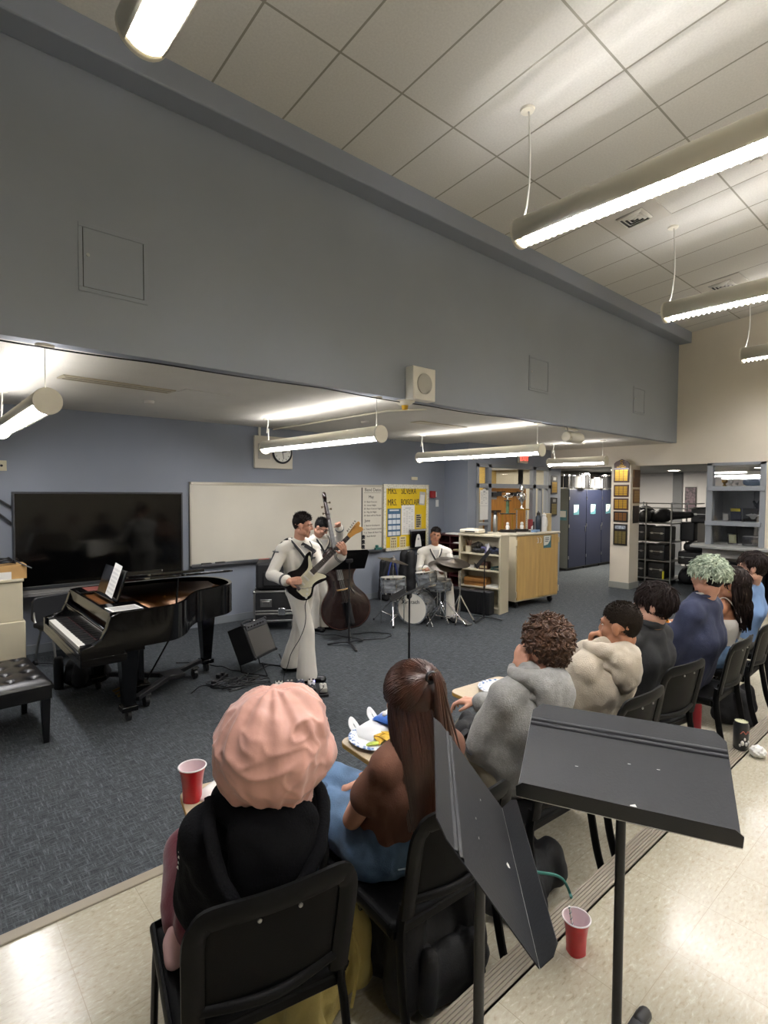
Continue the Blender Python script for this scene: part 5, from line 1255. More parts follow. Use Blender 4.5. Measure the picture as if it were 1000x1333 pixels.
def face(parent, c, f, u, s=1., brow=None, wo=M4()):
    r, f, u = head_frame(f, u); c = V(c); R = M4(((r.x, f.x, u.x), (r.y, f.y, u.y), (r.z, f.z, u.z)))
    def P(x, y, z): return c+(r*x+f*y+u*z)*s
    for q in (-1, 1):
        e = obj('eye', G().ball(P(q*.031, .077, .008), (.010*s, .012*s, .005*s), R=R, n=14, k=8), M_eyew, parent, world=True)
        obj('iris', G().ball(P(q*.031, .087, .008), (.005*s, .004*s, .0045*s), R=R, n=10, k=6), M_iris, e, world=True)
        if brow: obj('eyebrow', G().cap(P(q*.014, .1, .033), P(q*.046, .084, .033), .0045*s, .0035*s), brow, parent, world=True)
    obj('lips', G().cap(P(-.018, .09, -.052), P(.018, .09, -.052), .0065*s).cap(P(-.015, .089, -.062), P(.015, .089, -.062), .0068*s), M_lip, parent, world=True)
    return P, R
def torso(g, J, i=0., sh=.058, bulk=1.):
    P, C, N = V(J['P']), V(J['C']), V(J['N']); sR, sL = V(J['sR']), V(J['sL']); lat = (sR-sL).normalized(); hl = (V(J['hR'])-V(J['hL'])).normalized()
    b = bulk
    g.cap(V(J['hL'])+hl*.02, V(J['hR'])-hl*.02, .095*b+i, n=16)
    for q in (-1, 1):
        g.cap(P+hl*q*.055*b, P.lerp(C, .55)+lat*q*.055*b, .09*b+i, .088*b+i, n=16)
        g.cap(P.lerp(C, .55)+lat*q*.055*b, C+lat*q*.075*b, .088*b+i, .095*b+i, n=16)
        g.cap(C+lat*q*.075*b, N.lerp(sR if q > 0 else sL, .55)-(N-C).normalized()*.055, .095*b+i, .062+i, n=16)
    g.cap(sL-lat*0, sR, sh+i*.9, n=16)
    for s_ in (sR, sL): g.cap(N-(N-C).normalized()*.01, s_, .052+i*.8, sh+i*.9, n=14)
    g.cap(C, N, .1*b+i, .056+i*.6, n=16)
def arms(g, J, i=0., sides='RL', to=1., r=(.05, .04, .029), cuff=0.):
    for s_ in sides:
        a, e, w = V(J['s'+s_]), V(J['e'+s_]), V(J['w'+s_])
        if to <= .5:
            e2 = a.lerp(e, to*2); g.cap(a, e2, r[0]+i, r[1]+i+cuff, n=14)
        else:
            w2 = e.lerp(w, (to-.5)*2); g.cap(a, e, r[0]+i, r[1]+i, n=14).cap(e, w2, r[1]+i, r[2]+i+cuff, n=14)
def legs(g, J, i=0., flare=0., r=(.085, .056, .038), to=1., sides='RL', mid=.05):
    for s_ in sides:
        h, k, a = V(J['h'+s_]), V(J['k'+s_]), V(J['a'+s_])
        g.cap(h, k, r[0]+i, r[1]+i, n=16)
        a2 = k.lerp(a, to); c = k.lerp(a2, .35)
        g.cap(k, c, r[1]+i, r[1]+i-.004+flare*.15, n=16).cap(c, a2, r[1]+i-.004+flare*.15, r[2]+i+flare, n=16)
def shoe(g, a, d, L=.26, w=.042):
    a = V(a); d = V(d); d.z = 0; d.normalize(); z = a.z*0
    b = V((a.x, a.y, 0)); 
    g.cap(b-d*.06+V((0, 0, .04)), b+d*(L-.11)+V((0, 0, .032)), w, w*.78, n=14); g.cap(b-d*.05+V((0, 0, .06)), b+d*.05+V((0, 0, .05)), w*.95, w*.9)
    g.ball(b+d*(L-.12)+V((0, 0, .026)), (w*1.02, w*1.02, .026))
class Fig:
    def __init__(s, label, J, base, skin, group=None):
        s.J = J; s.t = thing('person', label, 'person', base, 0, group); s.skin = skin
    def body(s, hands=(), vox=.006, bulk=1., armr=(.05, .04, .029), legr=(.085, .056, .038), feet=False, scale=1.):
        g = G(); J = s.J; torso(g, J, 0, bulk=bulk); arms(g, J, 0, r=armr); legs(g, J, 0, r=legr)
        hc, f, u = V(J['H']), J['f'], J['u']; r, f_, u_ = head_frame(f, u)
        head(g, hc, f, u, scale); g.cap(V(J['N'])-(V(J['N'])-V(J['C'])).normalized()*.03, hc-u_*.06-f_*.018, .06, .053, n=16)
        for h in hands: hand(g, **h)
        if feet:
            for q in 'RL': shoe(g, J['a'+q], J.get('t'+q, J['f']), .24, .036)
        o = obj('body', remesh(g, vox, 3), s.skin); s.put(o); return o
    def put(s, o, parent=None):
        o.data.transform(M4.Translation(-s.t.location)); o.parent = parent or s.t; return o
    def part(s, name, g, m, vox=.01, smooth=4, fn=None, parent=None, cut=None, **k):
        me = remesh(g, vox, smooth, fn)
        if cut:
            bm = bmesh.new(); bm.from_mesh(me)
            for co_, no_ in cut: bmesh.ops.bisect_plane(bm, geom=bm.verts[:]+bm.edges[:]+bm.faces[:], plane_co=co_, plane_no=no_, clear_outer=True)
            bm.to_mesh(me); bm.free()
        o = obj(name, me, m, **k); return s.put(o, parent)
    def raw(s, name, g, m, parent=None, **k):
        me = tomesh(name, g, k.pop('smooth', 60)); o = obj(name, me, m, **k); return s.put(o, parent)
def scalp(c, f, u, s=1., inf=.012, front=.062, side=.005, back=-.075, fn=None, n=56, k=40, R=(.077, .097, .086), oy=-.012, oz=.032, temple=.0):
    """hair shell hugging the cranium, cut along a hairline; returns (mesh builder, points, normals)"""
    r, f, u = head_frame(f, u); c = V(c); vs = []; key = {}; fs = []; nr = []
    def keep(x, y, z):
        if y > .045: return z > front-temple*abs(x)
        if y > -.015: return z > side+(front-side)*max(0, (y-.0)/.045)**1.5 or (abs(x) > .2)
        return z > side+(back-side)*min(1, (-.015-y)/.045)
    def pt(i, j):
        t = PI*i/k; p_ = 2*PI*j/n
        d = V((math.sin(t)*math.cos(p_), math.sin(t)*math.sin(p_), math.cos(t)))
        base = V((d.x*R[0], d.y*R[1]+oy, d.z*R[2]+oz))
        if base.z < oz-.02: base.y += .0; 
        if d.z < -.1: base.x *= 1-.22*min(1, -d.z); base.y *= 1-.12*min(1, -d.z); base.z -= .02*min(1, -d.z)
        e = inf if not callable(inf) else inf(base)
        if fn: e += fn(base)
        q = base+d*e
        return base, c+(r*q.x+f*q.y+u*q.z)*s, (r*d.x+f*d.y+u*d.z)
    g = G(); pts = []
    idx = {}
    for i in range(k):
        for j in range(n):
            qs = [(i, j), (i, (j+1) % n), (i+1, (j+1) % n), (i+1, j)]
            b = [pt(*q) for q in qs]; m = sum((x[0] for x in b), V())/4
            if keep(m.x, m.y, m.z):
                f_ = []
                for q, x in zip(qs, b):
                    if q[0] in (0, k): q = (q[0], 0)
                    if q not in idx: idx[q] = len(g.v); g.v.append(x[1]); pts.append((x[1], x[2], x[0]))
                    if idx[q] not in f_: f_.append(idx[q])
                if len(f_) > 2: g.f.append(f_)
    return g, pts, (r, f, u)
def locks(g, pts, n, length, r0=.004, bend=None, curl=0., seg=5, seed=1, lift=.4, sel=None, sink=.004, nn=5, fr=None, hug=None):
    rnd = random.Random(seed)
    P = [p for p in pts if sel is None or sel(p[2])]
    for _ in range(n):
        p, nm, b = rnd.choice(P)
        p = p+V((rnd.gauss(0, .002), rnd.gauss(0, .002), rnd.gauss(0, .002)))-nm*sink
        L = (length(b) if callable(length) else length)*rnd.uniform(.7, 1.2); d = (nm*lift+V((rnd.gauss(0, .2), rnd.gauss(0, .2), rnd.gauss(0, .2)))).normalized()
        w = None
        if bend:
            w = V(bend(b, nm)); w = fr[0]*w.x+fr[1]*w.y+fr[2]*w.z if fr else w
            d = (d+w*.8).normalized()
        q = [p]; ax = V((rnd.gauss(0, 1), rnd.gauss(0, 1), rnd.gauss(0, 1))).normalized(); 
        for k in range(seg):
            if w: d = (d+w*.5).normalized()
            if hug:
                hn = (q[-1]-hug[0]).normalized(); d = (d-hn*max(0, d.dot(hn))*hug[1]).normalized()
            if curl: d = (M4.Rotation(curl*rnd.uniform(.5, 1), 3, ax) @ d).normalized()
            q.append(q[-1]+d*L/seg)
        rr = r0*rnd.uniform(.7, 1.25)
        g.tube(q, [rr*(1-.75*(k/seg)**1.6) for k in range(seg+1)], nn)
    return g

# ---- sailors' white uniform
M_uni = mat('white_uniform', '#d8d3c7', .7, var=.03, vscale=5, bump=.12, bscale=30, sheen=.2)
M_black_cloth = mat('black_silk', '#17171b', .5)
M_shoe = mat('black_shoe_leather', '#0e0e10', .22)
M_stripe = mat('stripe_grey', '#5a5c5c', .7)
def uniform(F, J, face_dir, flare, vox=.009, sit=False):
    g = G(); torso(g, J, .022); arms(g, J, .017, to=.93, cuff=.012)
    jm = F.part('jumper', g, M_uni, vox, 3, wrinkle(.006, 9, (1, 1, .7)))
    g = G(); legs(g, J, .02, flare, to=1.03); P = V(J['P']); hl = (V(J['hR'])-V(J['hL'])).normalized(); g.cap(V(J['hL'])+hl*.02, V(J['hR'])-hl*.02, .112, n=16); g.cap(P-hl*.04, P+(V(J['C'])-P)*.28-hl*.03, .11, .108).cap(P+hl*.04, P+(V(J['C'])-P)*.28+hl*.03, .11, .108)
    F.part('trousers', g, M_uni, vox, 3, wrinkle(.007, 8, (1, 1, .45), 3), cut=[((0, 0, .055), (0, 0, -1))])
    C, N = V(J['C']), V(J['N']); fd = V(face_dir); fd.z = 0; fd.normalize(); lat = (V(J['sR'])-V(J['sL'])).normalized(); up = (N-C).normalized()
    # square collar on the back, neckerchief in front
    g = G()
    def flap(a, b): p = N-fd*(.085+.02*b)-up*(-.01+.24*b)+lat*(a-.5)*(.30+.06*b); return p-fd*.012*math.sin(PI*a)+fd*.06*abs(a-.5)*(1-b)
    g.grid(flap, 8, 8)
    F.raw('collar_flap', g, M_uni, jm, solid=.008)
    for s_ in (1, -1):
        F.raw('collar', G().tube(curve_pts([N-fd*.07+lat*s_*.06+up*.03, N+lat*s_*.10+up*.015+fd*.01, N+fd*.115+lat*s_*.065-up*.08, N+fd*.155+lat*s_*.012-up*.19], 6), .018, 8, flat=(1., .5)), M_uni, jm)
    g = G()
    for s_ in (1, -1):
        g.tube(curve_pts([N-fd*.06+lat*s_*.075+up*.02, N+fd*.03+lat*s_*.098+up*.0, N+fd*.125+lat*s_*.066-up*.10, N+fd*.165+lat*s_*.005-up*.22], 6), .014, 8)
    k = N+fd*.172-up*.22
    g.ball(k, .022).tube(curve_pts([k, k+fd*.012-up*.06-lat*.02, k+fd*.0-up*.15-lat*.015]), [.012]*16+[.018], 6).tube(curve_pts([k, k+fd*.012-up*.06+lat*.02, k-up*.14+lat*.02]), [.012]*16+[.018], 6)
    F.raw('neckerchief', g, M_black_cloth, jm)
    F.raw('undershirt', G().prism([(-.055, .0), (.055, 0), (0, -.13)], -.01, .01, AX(N+fd*.10-up*.035, lat, up)), mat('white_tee', '#d9d7d2', .8), jm)
    F.raw('name_tape', G(AX(C+fd*.128+up*.06-lat*.09, lat, up)).box((0, 0, 0), (.11, .022, .008)), M_stripe, jm)
    for q in 'RL':
        a, e, w = V(J['s'+q]), V(J['e'+q]), V(J['w'+q]); d = (e-a).normalized()
        out = lat if q == 'R' else -lat
        c_ = a+d*.05+out*.052+up*.035
        F.raw('shoulder_stripe', G().tube([c_-fd*.05, c_+out*.012, c_+fd*.05], .007, 6), M_stripe, jm)
        dw = (w-e).normalized()
        for k in (.78, .83): 
            p_ = e.lerp(w, k); F.raw('cuff_stripe', G().cyl(p_, p_+dw*.006, .0625, n=20), M_stripe, jm)
    for q in 'RL':
        g = G(); shoe(g, J['a'+q], J['t'+q], .28, .044)
        o = F.part('shoe', g, M_shoe, .008, 2); 
    return jm
def short_hair(F, c, f, u, m, s=1., n=900, L=.02, top=.03, seed=1, side_fade=True, front=.058, swept=None, side=.018, back=-.055):
    def inf(b): return .0015+.009*max(0, min(1, (b.z-.04)/.06))
    g, pts, (r, f_, u_) = scalp(c, f, u, s, inf, front=front, side=side, back=back, fn=lambda b: .0015*mnoise.noise(b*90))
    h = F.raw('hair', g, m)
    g2 = G()
    locks(g2, pts, n, lambda b: L*.35+(top-L*.35)*max(0, min(1, (b.z-.04)/.05)), .003, (lambda b, nm: swept) if swept else None, .15, 3, seed, .6, nn=4)
    F.raw('hair_strands', g2, m, h)
    return h

# guitarist --------------------------------------------------------------
J = dict(P=(3.14, 4.92, .95), C=(3.125, 4.90, 1.22), N=(3.10, 4.885, 1.445), sR=(2.925, 4.92, 1.36), sL=(3.29, 4.885, 1.35), eR=(2.78, 4.90, 1.12), wR=(2.84, 4.655, 1.11), eL=(3.24, 4.68, 1.15), wL=(3.225, 4.475, 1.32),
    hR=(3.06, 4.89, .93), hL=(3.225, 4.945, .92), kR=(3.10, 4.72, .52), kL=(3.185, 5.02, .49), aR=(3.075, 4.70, .09), aL=(3.15, 5.13, .09), tR=(.75, -.5, 0), tL=(.55, -.75, 0),
    H=(3.115, 4.845, 1.615), f=(.80, -.62, -.16), u=(0, 0, 1))
F = Fig('person in white sailor uniform playing the black electric guitar, head turned right', J, (3.1, 4.9, 0), M_skin)
nk = V((.644, -.331, .69)).normalized()
GZ = V((-.52, -.84, .12)); GZ = (GZ-nk*GZ.dot(nk)).normalized(); GY = GZ.cross(nk)
GM0 = AX((2.80, 4.575, .97), nk, GY)
J['wR'] = GM0 @ V((.08, .10, .065)); J['wL'] = GM0 @ V((.66, -.085, -.01))
F.body([dict(w=J['wR'], d=nk*.7-GY*.6-GZ*.15, n=-GZ, side=1, curl=(30, 40, 25)),
        dict(w=J['wL'], d=GZ*.75+GY*.55+nk*.25, n=GY*.8-GZ*.3, side=-1, curl=(35, 50, 45), spread=1.)], .006)
uniform(F, J, (.05, -1, 0), .052)
M_hair_dk = mat('hair_dark_brown', '#1c1511', .6, var=.3, vscale=60, spec=.2)
face(F.t, J['H'], J['f'], J['u'], 1., M_hair_dk)
short_hair(F, J['H'], J['f'], J['u'], M_hair_dk, n=900, L=.008, top=.03, seed=3, front=.066, swept=V((.3, -.2, .4)))
# the guitar
gt = thing('electric_guitar', 'black electric guitar with cream pickguard and maple headstock held by the guitarist', 'guitar')
GO = V((2.80, 4.575, .97)); GM = AX(GO, nk, GY); gt.location = GO; gt.rotation_euler = GM.to_euler()
o2 = [(0, .02), (.03, .11), (.09, .16), (.15, .158), (.22, .125), (.29, .135), (.37, .168), (.42, .165), (.425, .145), (.38, .10), (.345, .06), (.335, 0), (.345, -.05), (.375, -.09), (.395, -.135), (.37, -.155), (.30, -.135), (.22, -.115), (.14, -.165), (.07, -.155), (.02, -.09)]
body_o = [(p.x, p.y) for p in curve_pts([(*q, 0) for q in o2]+[(*o2[0], 0)], 4)][:-1]
gb = obj('body', G().prism(body_o, -.042, 0), mat('guitar_black', '#060606', .2, coat=.1, spec=.35), gt, bevel=.008, seg=3)
pg = [(.07, -.02), (.12, .03), (.20, .05), (.30, .06), (.37, .13), (.395, .135), (.36, .07), (.335, .03), (.335, -.03), (.37, -.10), (.36, -.13), (.30, -.10), (.22, -.09), (.14, -.14), (.08, -.12)]
obj('pickguard', G().prism([(p.x, p.y) for p in curve_pts([(*q, 0) for q in pg]+[(*pg[0], 0)], 4)][:-1], .0005, .004), mat('cream_pickguard', '#d3cdb0', .3), gb)
for x in (.16, .22, .285): obj('pickup', G().prism(rrect(.018, .075, .008, 4, x, 0), .004, .012), mat('pickup_white', '#d9d6cc', .35), gb, bevel=.002)
obj('bridge', G().box((.10, 0, .008), (.035, .075, .012)), M_chrome, gb, bevel=.003)
obj('tremolo_arm', G().tube(curve_pts([(.11, -.03, .01), (.14, -.06, .035), (.2, -.10, .04)]), .0035, 6), M_chrome, gb)
for x, y in ((.15, -.09), (.12, -.115), (.09, -.135)): obj('control_knob', G().cyl((x, y-.0, .004), (x, y, .018), .011, n=14), mat('knob_white', '#d9d6cc', .35), gb)
nx0, nx1 = .33, .80
obj('neck', G().add([(nx0, -.028, -.004), (nx0, .028, -.004), (nx1, .021, -.004), (nx1, -.021, -.004), (nx0, -.02, -.028), (nx0, .02, -.028), (nx1, .015, -.022), (nx1, -.015, -.022)], [(0, 1, 2, 3), (7, 6, 5, 4), (0, 4, 5, 1), (1, 5, 6, 2), (2, 6, 7, 3), (3, 7, 4, 0)]), mat('maple_neck', '#b98946', .35), gt, bevel=.006)
fb = obj('fretboard', G().add([(.29, -.029, -.004), (.29, .029, -.004), (nx1, .0215, -.004), (nx1, -.0215, -.004), (.29, -.029, .006), (.29, .029, .006), (nx1, .0215, .006), (nx1, -.0215, .006)], [(4, 5, 6, 7), (3, 2, 1, 0), (0, 1, 5, 4), (1, 2, 6, 5), (2, 3, 7, 6), (3, 0, 4, 7)]), mat('rosewood', '#2e1d14', .45), gt)
g = G(); x = nx1
for i in range(20):
    x = .14+(x-.14)*.944
    if x > .3: g.box((x, 0, .0065), (.002, .05, .002))
obj('frets', g, M_steel, fb)
g = G()
for x in (.72, .68, .62, .56, .47): g.cyl((x-.014, 0, .006), (x-.014, 0, .0068), .004, n=10)
obj('fret_dots', g, M_paper, fb)
hs = [(nx1, .021), (nx1+.02, .03), (nx1+.05, .034), (nx1+.16, .05), (nx1+.185, .04), (nx1+.18, .015), (nx1+.15, .0), (nx1+.17, -.03), (nx1+.155, -.055), (nx1+.12, -.05), (nx1+.07, -.03), (nx1+.02, -.022), (nx1, -.021)]
hd = obj('headstock', G().prism(hs, -.018, -.004), mat('maple_head', '#c18d45', .35), gt, bevel=.004)
for i in range(6):
    q = (nx1+.035+i*.024, .024+.0035*i, -.004); obj('tuning_peg', G().cyl(q, (q[0], q[1], .012), .0045, n=8).cyl((q[0], q[1]+.015, -.012), (q[0], q[1]+.035, -.012), .007, n=10), M_chrome, hd)
g = G()
for i in range(6): yy = -.0175+.007*i; g.cyl((.10, yy*1.4, .014), (nx1, yy, .009), .0008, n=4)
obj('strings', g, M_steel, gt)
obj('strap', G().tube(curve_pts([GM.inverted() @ V(p) for p in ((2.80, 4.60, 1.0), (2.87, 5.02, 1.25), (3.02, 5.0, 1.46), (3.10, 4.80, 1.42), (3.14, 4.66, 1.36), (3.06, 4.54, 1.36))], 8), .018, 6, flat=(1.3, .25)), M_black_cloth, gt)
one('guitar_cable', 'thin black cable hanging from the electric guitar down to the pedalboard', 'cable', G().tube(wig(curve_pts([GM @ V((.10, -.13, -.02)), (2.93, 4.52, .85), (2.96, 4.56, .62), (2.88, 4.62, .4), (2.85, 4.75, .15), (2.84, 4.72, .03), (2.86, 4.66, .012)]), .02, 5), .004, 6), M_blk, (2.9, 4.6, 0))

# bassist ----------------------------------------------------------------
J = dict(P=(4.36, 6.50, .86), C=(4.36, 6.44, 1.12), N=(4.38, 6.36, 1.335), sR=(4.20, 6.44, 1.25), sL=(4.54, 6.36, 1.26), eR=(4.15, 6.28, 1.02), wR=(4.27, 6.07, .98), eL=(4.64, 6.22, 1.30), wL=(4.52, 6.09, 1.49),
    hR=(4.28, 6.48, .84), hL=(4.44, 6.52, .83), kR=(4.31, 6.38, .45), kL=(4.49, 6.42, .45), aR=(4.30, 6.42, .08), aL=(4.50, 6.37, .08), tR=(.35, -.8, 0), tL=(.55, -.7, 0),
    H=(4.335, 6.27, 1.475), f=(.45, -.70, -.58), u=(.2, -.4, .8))
F = Fig('person in white sailor uniform with glasses playing the double bass, head bowed', J, (4.4, 6.45, 0), M_skin)
F.body([dict(w=J['wR'], d=(.55, -.65, -.2), n=(.4, .5, -.3), side=-1, curl=(30, 35, 20)),
        dict(w=J['wL'], d=(-.62, -.45, .55), n=(-.3, -.6, -.3), side=1, curl=(25, 50, 40), spread=.6)], .007)
uniform(F, J, (.25, -.95, 0), .045, .01)
M_hair_bk = mat('hair_black', '#0f0d0d', .55, var=.3, vscale=60, spec=.25)
P_, R_f = face(F.t, J['H'], J['f'], J['u'], 1., M_hair_bk)
short_hair(F, J['H'], J['f'], J['u'], M_hair_bk, n=700, L=.015, top=.03, seed=9)
g = G()
for q in (-1, 1):
    c_ = [P_(q*.032+.022*math.cos(a), .100, .006+.016*math.sin(a)) for a in np.linspace(0, 2*PI, 16, endpoint=False)]; g.tube(c_, .0025, 6, closed=True)
    g.tube([P_(q*.054, .099, .01), P_(q*.082, .0, .012)], .0025, 6)
g.tube([P_(-.01, .102, .01), P_(.01, .102, .01)], .0025, 6)
F.raw('glasses', g, M_blk)
# double bass
bx_ = thing('double_bass', 'dark brown double bass held upright by the sailor with glasses', 'double bass')
A0 = V((4.46, 5.74, 0)); ax = (V((4.33, 6.185, 1.96))-V((4.46, 5.74, .08))).normalized()
ZN = V((-.50, -.86, .0)); ZN = (ZN-ax*ZN.dot(ax)).normalized(); XN = ax.cross(ZN)
bx_.location = A0; BM = AX(A0, XN, ax); bx_.rotation_euler = BM.to_euler()
hw = [(.14, .13), (.20, .24), (.30, .315), (.42, .335), (.54, .30), (.64, .225), (.70, .185), (.78, .175), (.86, .20), (.92, .245), (1.0, .262), (1.08, .24), (1.16, .17), (1.22, .09), (1.26, .04)]
side_ = [(p.x, p.y) for p in curve_pts([(b, a, 0) for a, b in hw], 4)]
outl = side_+[(-x, y) for x, y in reversed(side_)]
M_bass = mat('dark_mahogany_varnish', '#1c0a08', .25, var=.25, vscale=4, stretch=(6, 1, 1), coat=.3)
bb = obj('body', G().prism(outl, -.10, .10), M_bass, bx_, bevel=.012, seg=3)
g = G()
def belly(a, b):
    y = .16+1.06*a; i = min(len(hw)-2, max(0, sum(1 for q in hw if q[0] <= y)-1)); t = (y-hw[i][0])/(hw[i+1][0]-hw[i][0]); w = (hw[i][1]*(1-t)+hw[i+1][1]*t)*.93
    x = (b-.5)*2*w; return (x, y, .102+.035*(1-(2*b-1)**2)*math.sin(PI*a)**.5)
obj('belly', g.grid(belly, 30, 16), M_bass, bb)
obj('purfling', G().tube([(x*.965, .70+(y-.70)*.97, .103) for x, y in outl], .003, 4, closed=True), mat('edge_brown', '#4f2616', .35), bb)
for s_ in (1, -1): obj('f_hole', G().tube(curve_pts([(s_*.085, .80, .135), (s_*.105, .77, .133), (s_*.10, .70, .134), (s_*.13, .62, .128), (s_*.15, .58, .12), (s_*.135, .56, .125)], 5), .007, 6, flat=(1, .4)), M_blk, bb)
obj('bridge', G().prism([(-.075, 0), (-.045, 0), (-.03, .03), (.03, .03), (.045, 0), (.075, 0), (.055, .10), (.03, .135), (-.03, .135), (-.055, .10)], -.008, .008, M4.Translation((0, .67, .135)) @ M4.Rotation(PI/2, 4, 'X')), mat('pale_maple', '#b08a5a', .5), bx_, bevel=.003)
obj('tailpiece', G().add([(-.025, .2, .15), (.025, .2, .15), (.045, .5, .2), (-.045, .5, .2), (-.025, .2, .135), (.025, .2, .135), (.045, .5, .18), (-.045, .5, .18)], [(0, 1, 2, 3), (7, 6, 5, 4), (0, 4, 5, 1), (1, 5, 6, 2), (2, 6, 7, 3), (3, 7, 4, 0)]), M_ebony, bx_, bevel=.004)
obj('fingerboard', G().add([(-.045, .80, .215), (.045, .80, .215), (.022, 1.60, .135), (-.022, 1.60, .135), (-.04, .80, .19), (.04, .80, .19), (.02, 1.60, .12), (-.02, 1.60, .12)], [(0, 1, 2, 3), (7, 6, 5, 4), (0, 4, 5, 1), (1, 5, 6, 2), (2, 6, 7, 3), (3, 7, 4, 0)]), mat('grey_ebony_board', '#3a3735', .3), bx_, bevel=.004)
obj('neck', G().chain([(0, 1.18, .07), (0, 1.3, .11), (0, 1.62, .105), (0, 1.72, .09)], [.05, .03, .027, .028]), M_bass, bx_)
sc = obj('scroll', G().chain([(0, 1.70, .09), (0, 1.86, .07)], [.034, .026]).tube(curve_pts([(0, 1.86, .06), (0, 1.95, .05), (0, 1.985, .10), (0, 1.94, .135), (0, 1.91, .105), (0, 1.935, .09)], 6), .026, 10), M_bass, bx_)
for i in range(4): s_ = 1 if i % 2 else -1; obj('tuning_machine', G().cyl((s_*.02, 1.72+.045*i, .08), (s_*.05, 1.72+.045*i, .08), .006, n=8).box((s_*.058, 1.72+.045*i, .08), (.022, .028, .008)), mat('aged_brass', '#4a3d2a', .4, metal=.6), sc, bevel=.002)
g = G()
for i in range(4): xx = -.021+.014*i; g.cyl((xx*1.2, .5, .2), (xx*1.3, .67, .27), .0018, n=5).cyl((xx*1.3, .67, .27), (xx*.55, 1.62, .14), .0018, n=5)
obj('strings', g, M_steel, bx_)
obj('endpin', G().cyl((0, .0, .0), (0, .15, .0), .006).cyl((0, .13, 0), (0, .17, 0), .025), M_steel, bx_)
obj('bow_quiver', G().cap((.04, .46, .15), (.05, .22, .15), .035, .03), M_nyl, bx_)

# drummer -----------------------------------------------------------------
J = dict(P=(6.43, 6.02, .56), C=(6.38, 6.01, .84), N=(6.345, 5.985, 1.10), sR=(6.155, 6.10, 1.01), sL=(6.52, 5.87, 1.01), eR=(6.06, 6.05, .76), wR=(6.0, 5.83, .80), eL=(6.46, 5.72, .77), wL=(6.20, 5.68, .80),
    hR=(6.36, 6.06, .55), hL=(6.46, 5.95, .55), kR=(6.02, 5.98, .53), kL=(6.24, 5.60, .53), aR=(5.98, 5.95, .09), aL=(6.26, 5.58, .09), tR=(-.7, -.5, 0), tL=(-.4, -.8, 0),
    H=(6.305, 5.945, 1.285), f=(-.62, -.76, -.06), u=(.12, -.1, 1))
F = Fig('person in white sailor uniform sitting behind the drum kit', J, (6.42, 6.0, 0), M_skin2)
F.body([dict(w=J['wR'], d=(-.6, -.7, -.1), n=(0, .2, -1), side=1, curl=(45, 55, 35)), dict(w=J['wL'], d=(-.75, -.35, -.1), n=(.1, 0, -1), side=-1, curl=(50, 60, 40))], .007)
uniform(F, J, (-.62, -.78, 0), .03, .01)
face(F.t, J['H'], J['f'], J['u'], 1., M_hair_dk)
short_hair(F, J['H'], J['f'], J['u'], M_hair_dk, n=700, L=.010, top=.025, seed=5, front=.066)
for nm, a, b, lb in (('R', (6.01, 5.84, .80), (5.66, 5.66, .84), 'drumstick in drummer\'s right hand pointing over the rack tom'), ('L', (6.24, 5.71, .81), (6.10, 5.50, .845), 'pale drumstick in drummer\'s left hand under the right cymbals')):
    d = V(b)-V(a); one('drumstick', lb, 'drumstick', G().cyl(V(a)-d*.25, b, .0085, .005, n=8).ball(b, .007), mat('hickory', '#cbb58a', .5), a)
t = thing('drum_throne', 'black round drum stool under the drummer', 'stool', (6.45, 6.02, 0), 0)
obj('seat', G().lathe([(0, .40), (.16, .40), (.175, .42), (.175, .46), (.15, .48), (0, .485)], 28), M_leather, t)
obj('post', G().cyl((0, 0, .12), (0, 0, .41), .018), M_chrome, t)
for k in range(3): a = k*2.09+.4; obj('leg', G().cyl((0, 0, .3), (.25*math.cos(a), .25*math.sin(a), .012), .011, n=8), M_chrome, t)
# ---------------------------------------------------------------- drum kit
M_pearl = mat('grey_pearl_wrap', '#8f9396', .22, metal=.35, var=.55, vscale=7, stretch=(1, 1, 3), coat=.4)
M_head = mat('drum_head', '#d4d0c4', .45)
M_cym = mat('dark_bronze_cymbal', '#3a3226', .34, metal=.7, bump=.1, bscale=90)
dk = 'drum kit'
n_ = V((-.915, -.40, 0)).normalized(); c0 = V((5.66, 5.80, .235))
t = thing('bass_drum', 'bass drum with a plain white front head lettered in script', 'drum', (5.82, 5.87, 0), 0, dk)
DM = AX(c0, n_.cross(V((0, 0, 1)))*-1, (0, 0, 1)); 
if (DM.to_3x3() @ V((0, 0, 1))).dot(n_) < 0: DM = AX(c0, n_.cross(V((0, 0, 1))), (0, 0, 1))
r = .228
def dpart(name, g, m, par=None, **k): return obj(name, g, m, par or t, world=True, **k)
dpart('shell', G(DM).lathe([(r-.004, -.36), (r, -.36), (r, 0), (r-.004, 0), (r-.004, -.36)], 48), M_pearl)
for z in (-.375, -.02):
    dpart('hoop', G(DM).lathe([(r-.002, z), (r+.014, z), (r+.014, z+.035), (r-.002, z+.035), (r-.002, z)], 48), M_pearl)
fh = dpart('front_head', G(DM).lathe([(0, .004), (r-.004, .002)], 48).lathe([(0, .003), (r-.004, .001)], 48), M_head)
dpart('batter_head', G(DM).lathe([(0, -.362), (r-.004, -.362)], 48), M_head)
g_ = text('lettering', 'Gretsch', .085, M_ink, DM @ M4.Translation((-.155, .085, .006)) @ M4.Rotation(.08, 4, 'Z') @ M4.Shear('XY', 4, (.0, 0)) , fh, depth=.0008)
dpart('maker_mark', G(DM).tube(curve_pts([(-.15, .10, .007), (-.165, .13, .007), (-.13, .145, .007), (-.125, .115, .007), (-.15, .075, .007), (-.17, .06, .007)], 6), .005, 5, flat=(1, .4)), M_ink, fh)
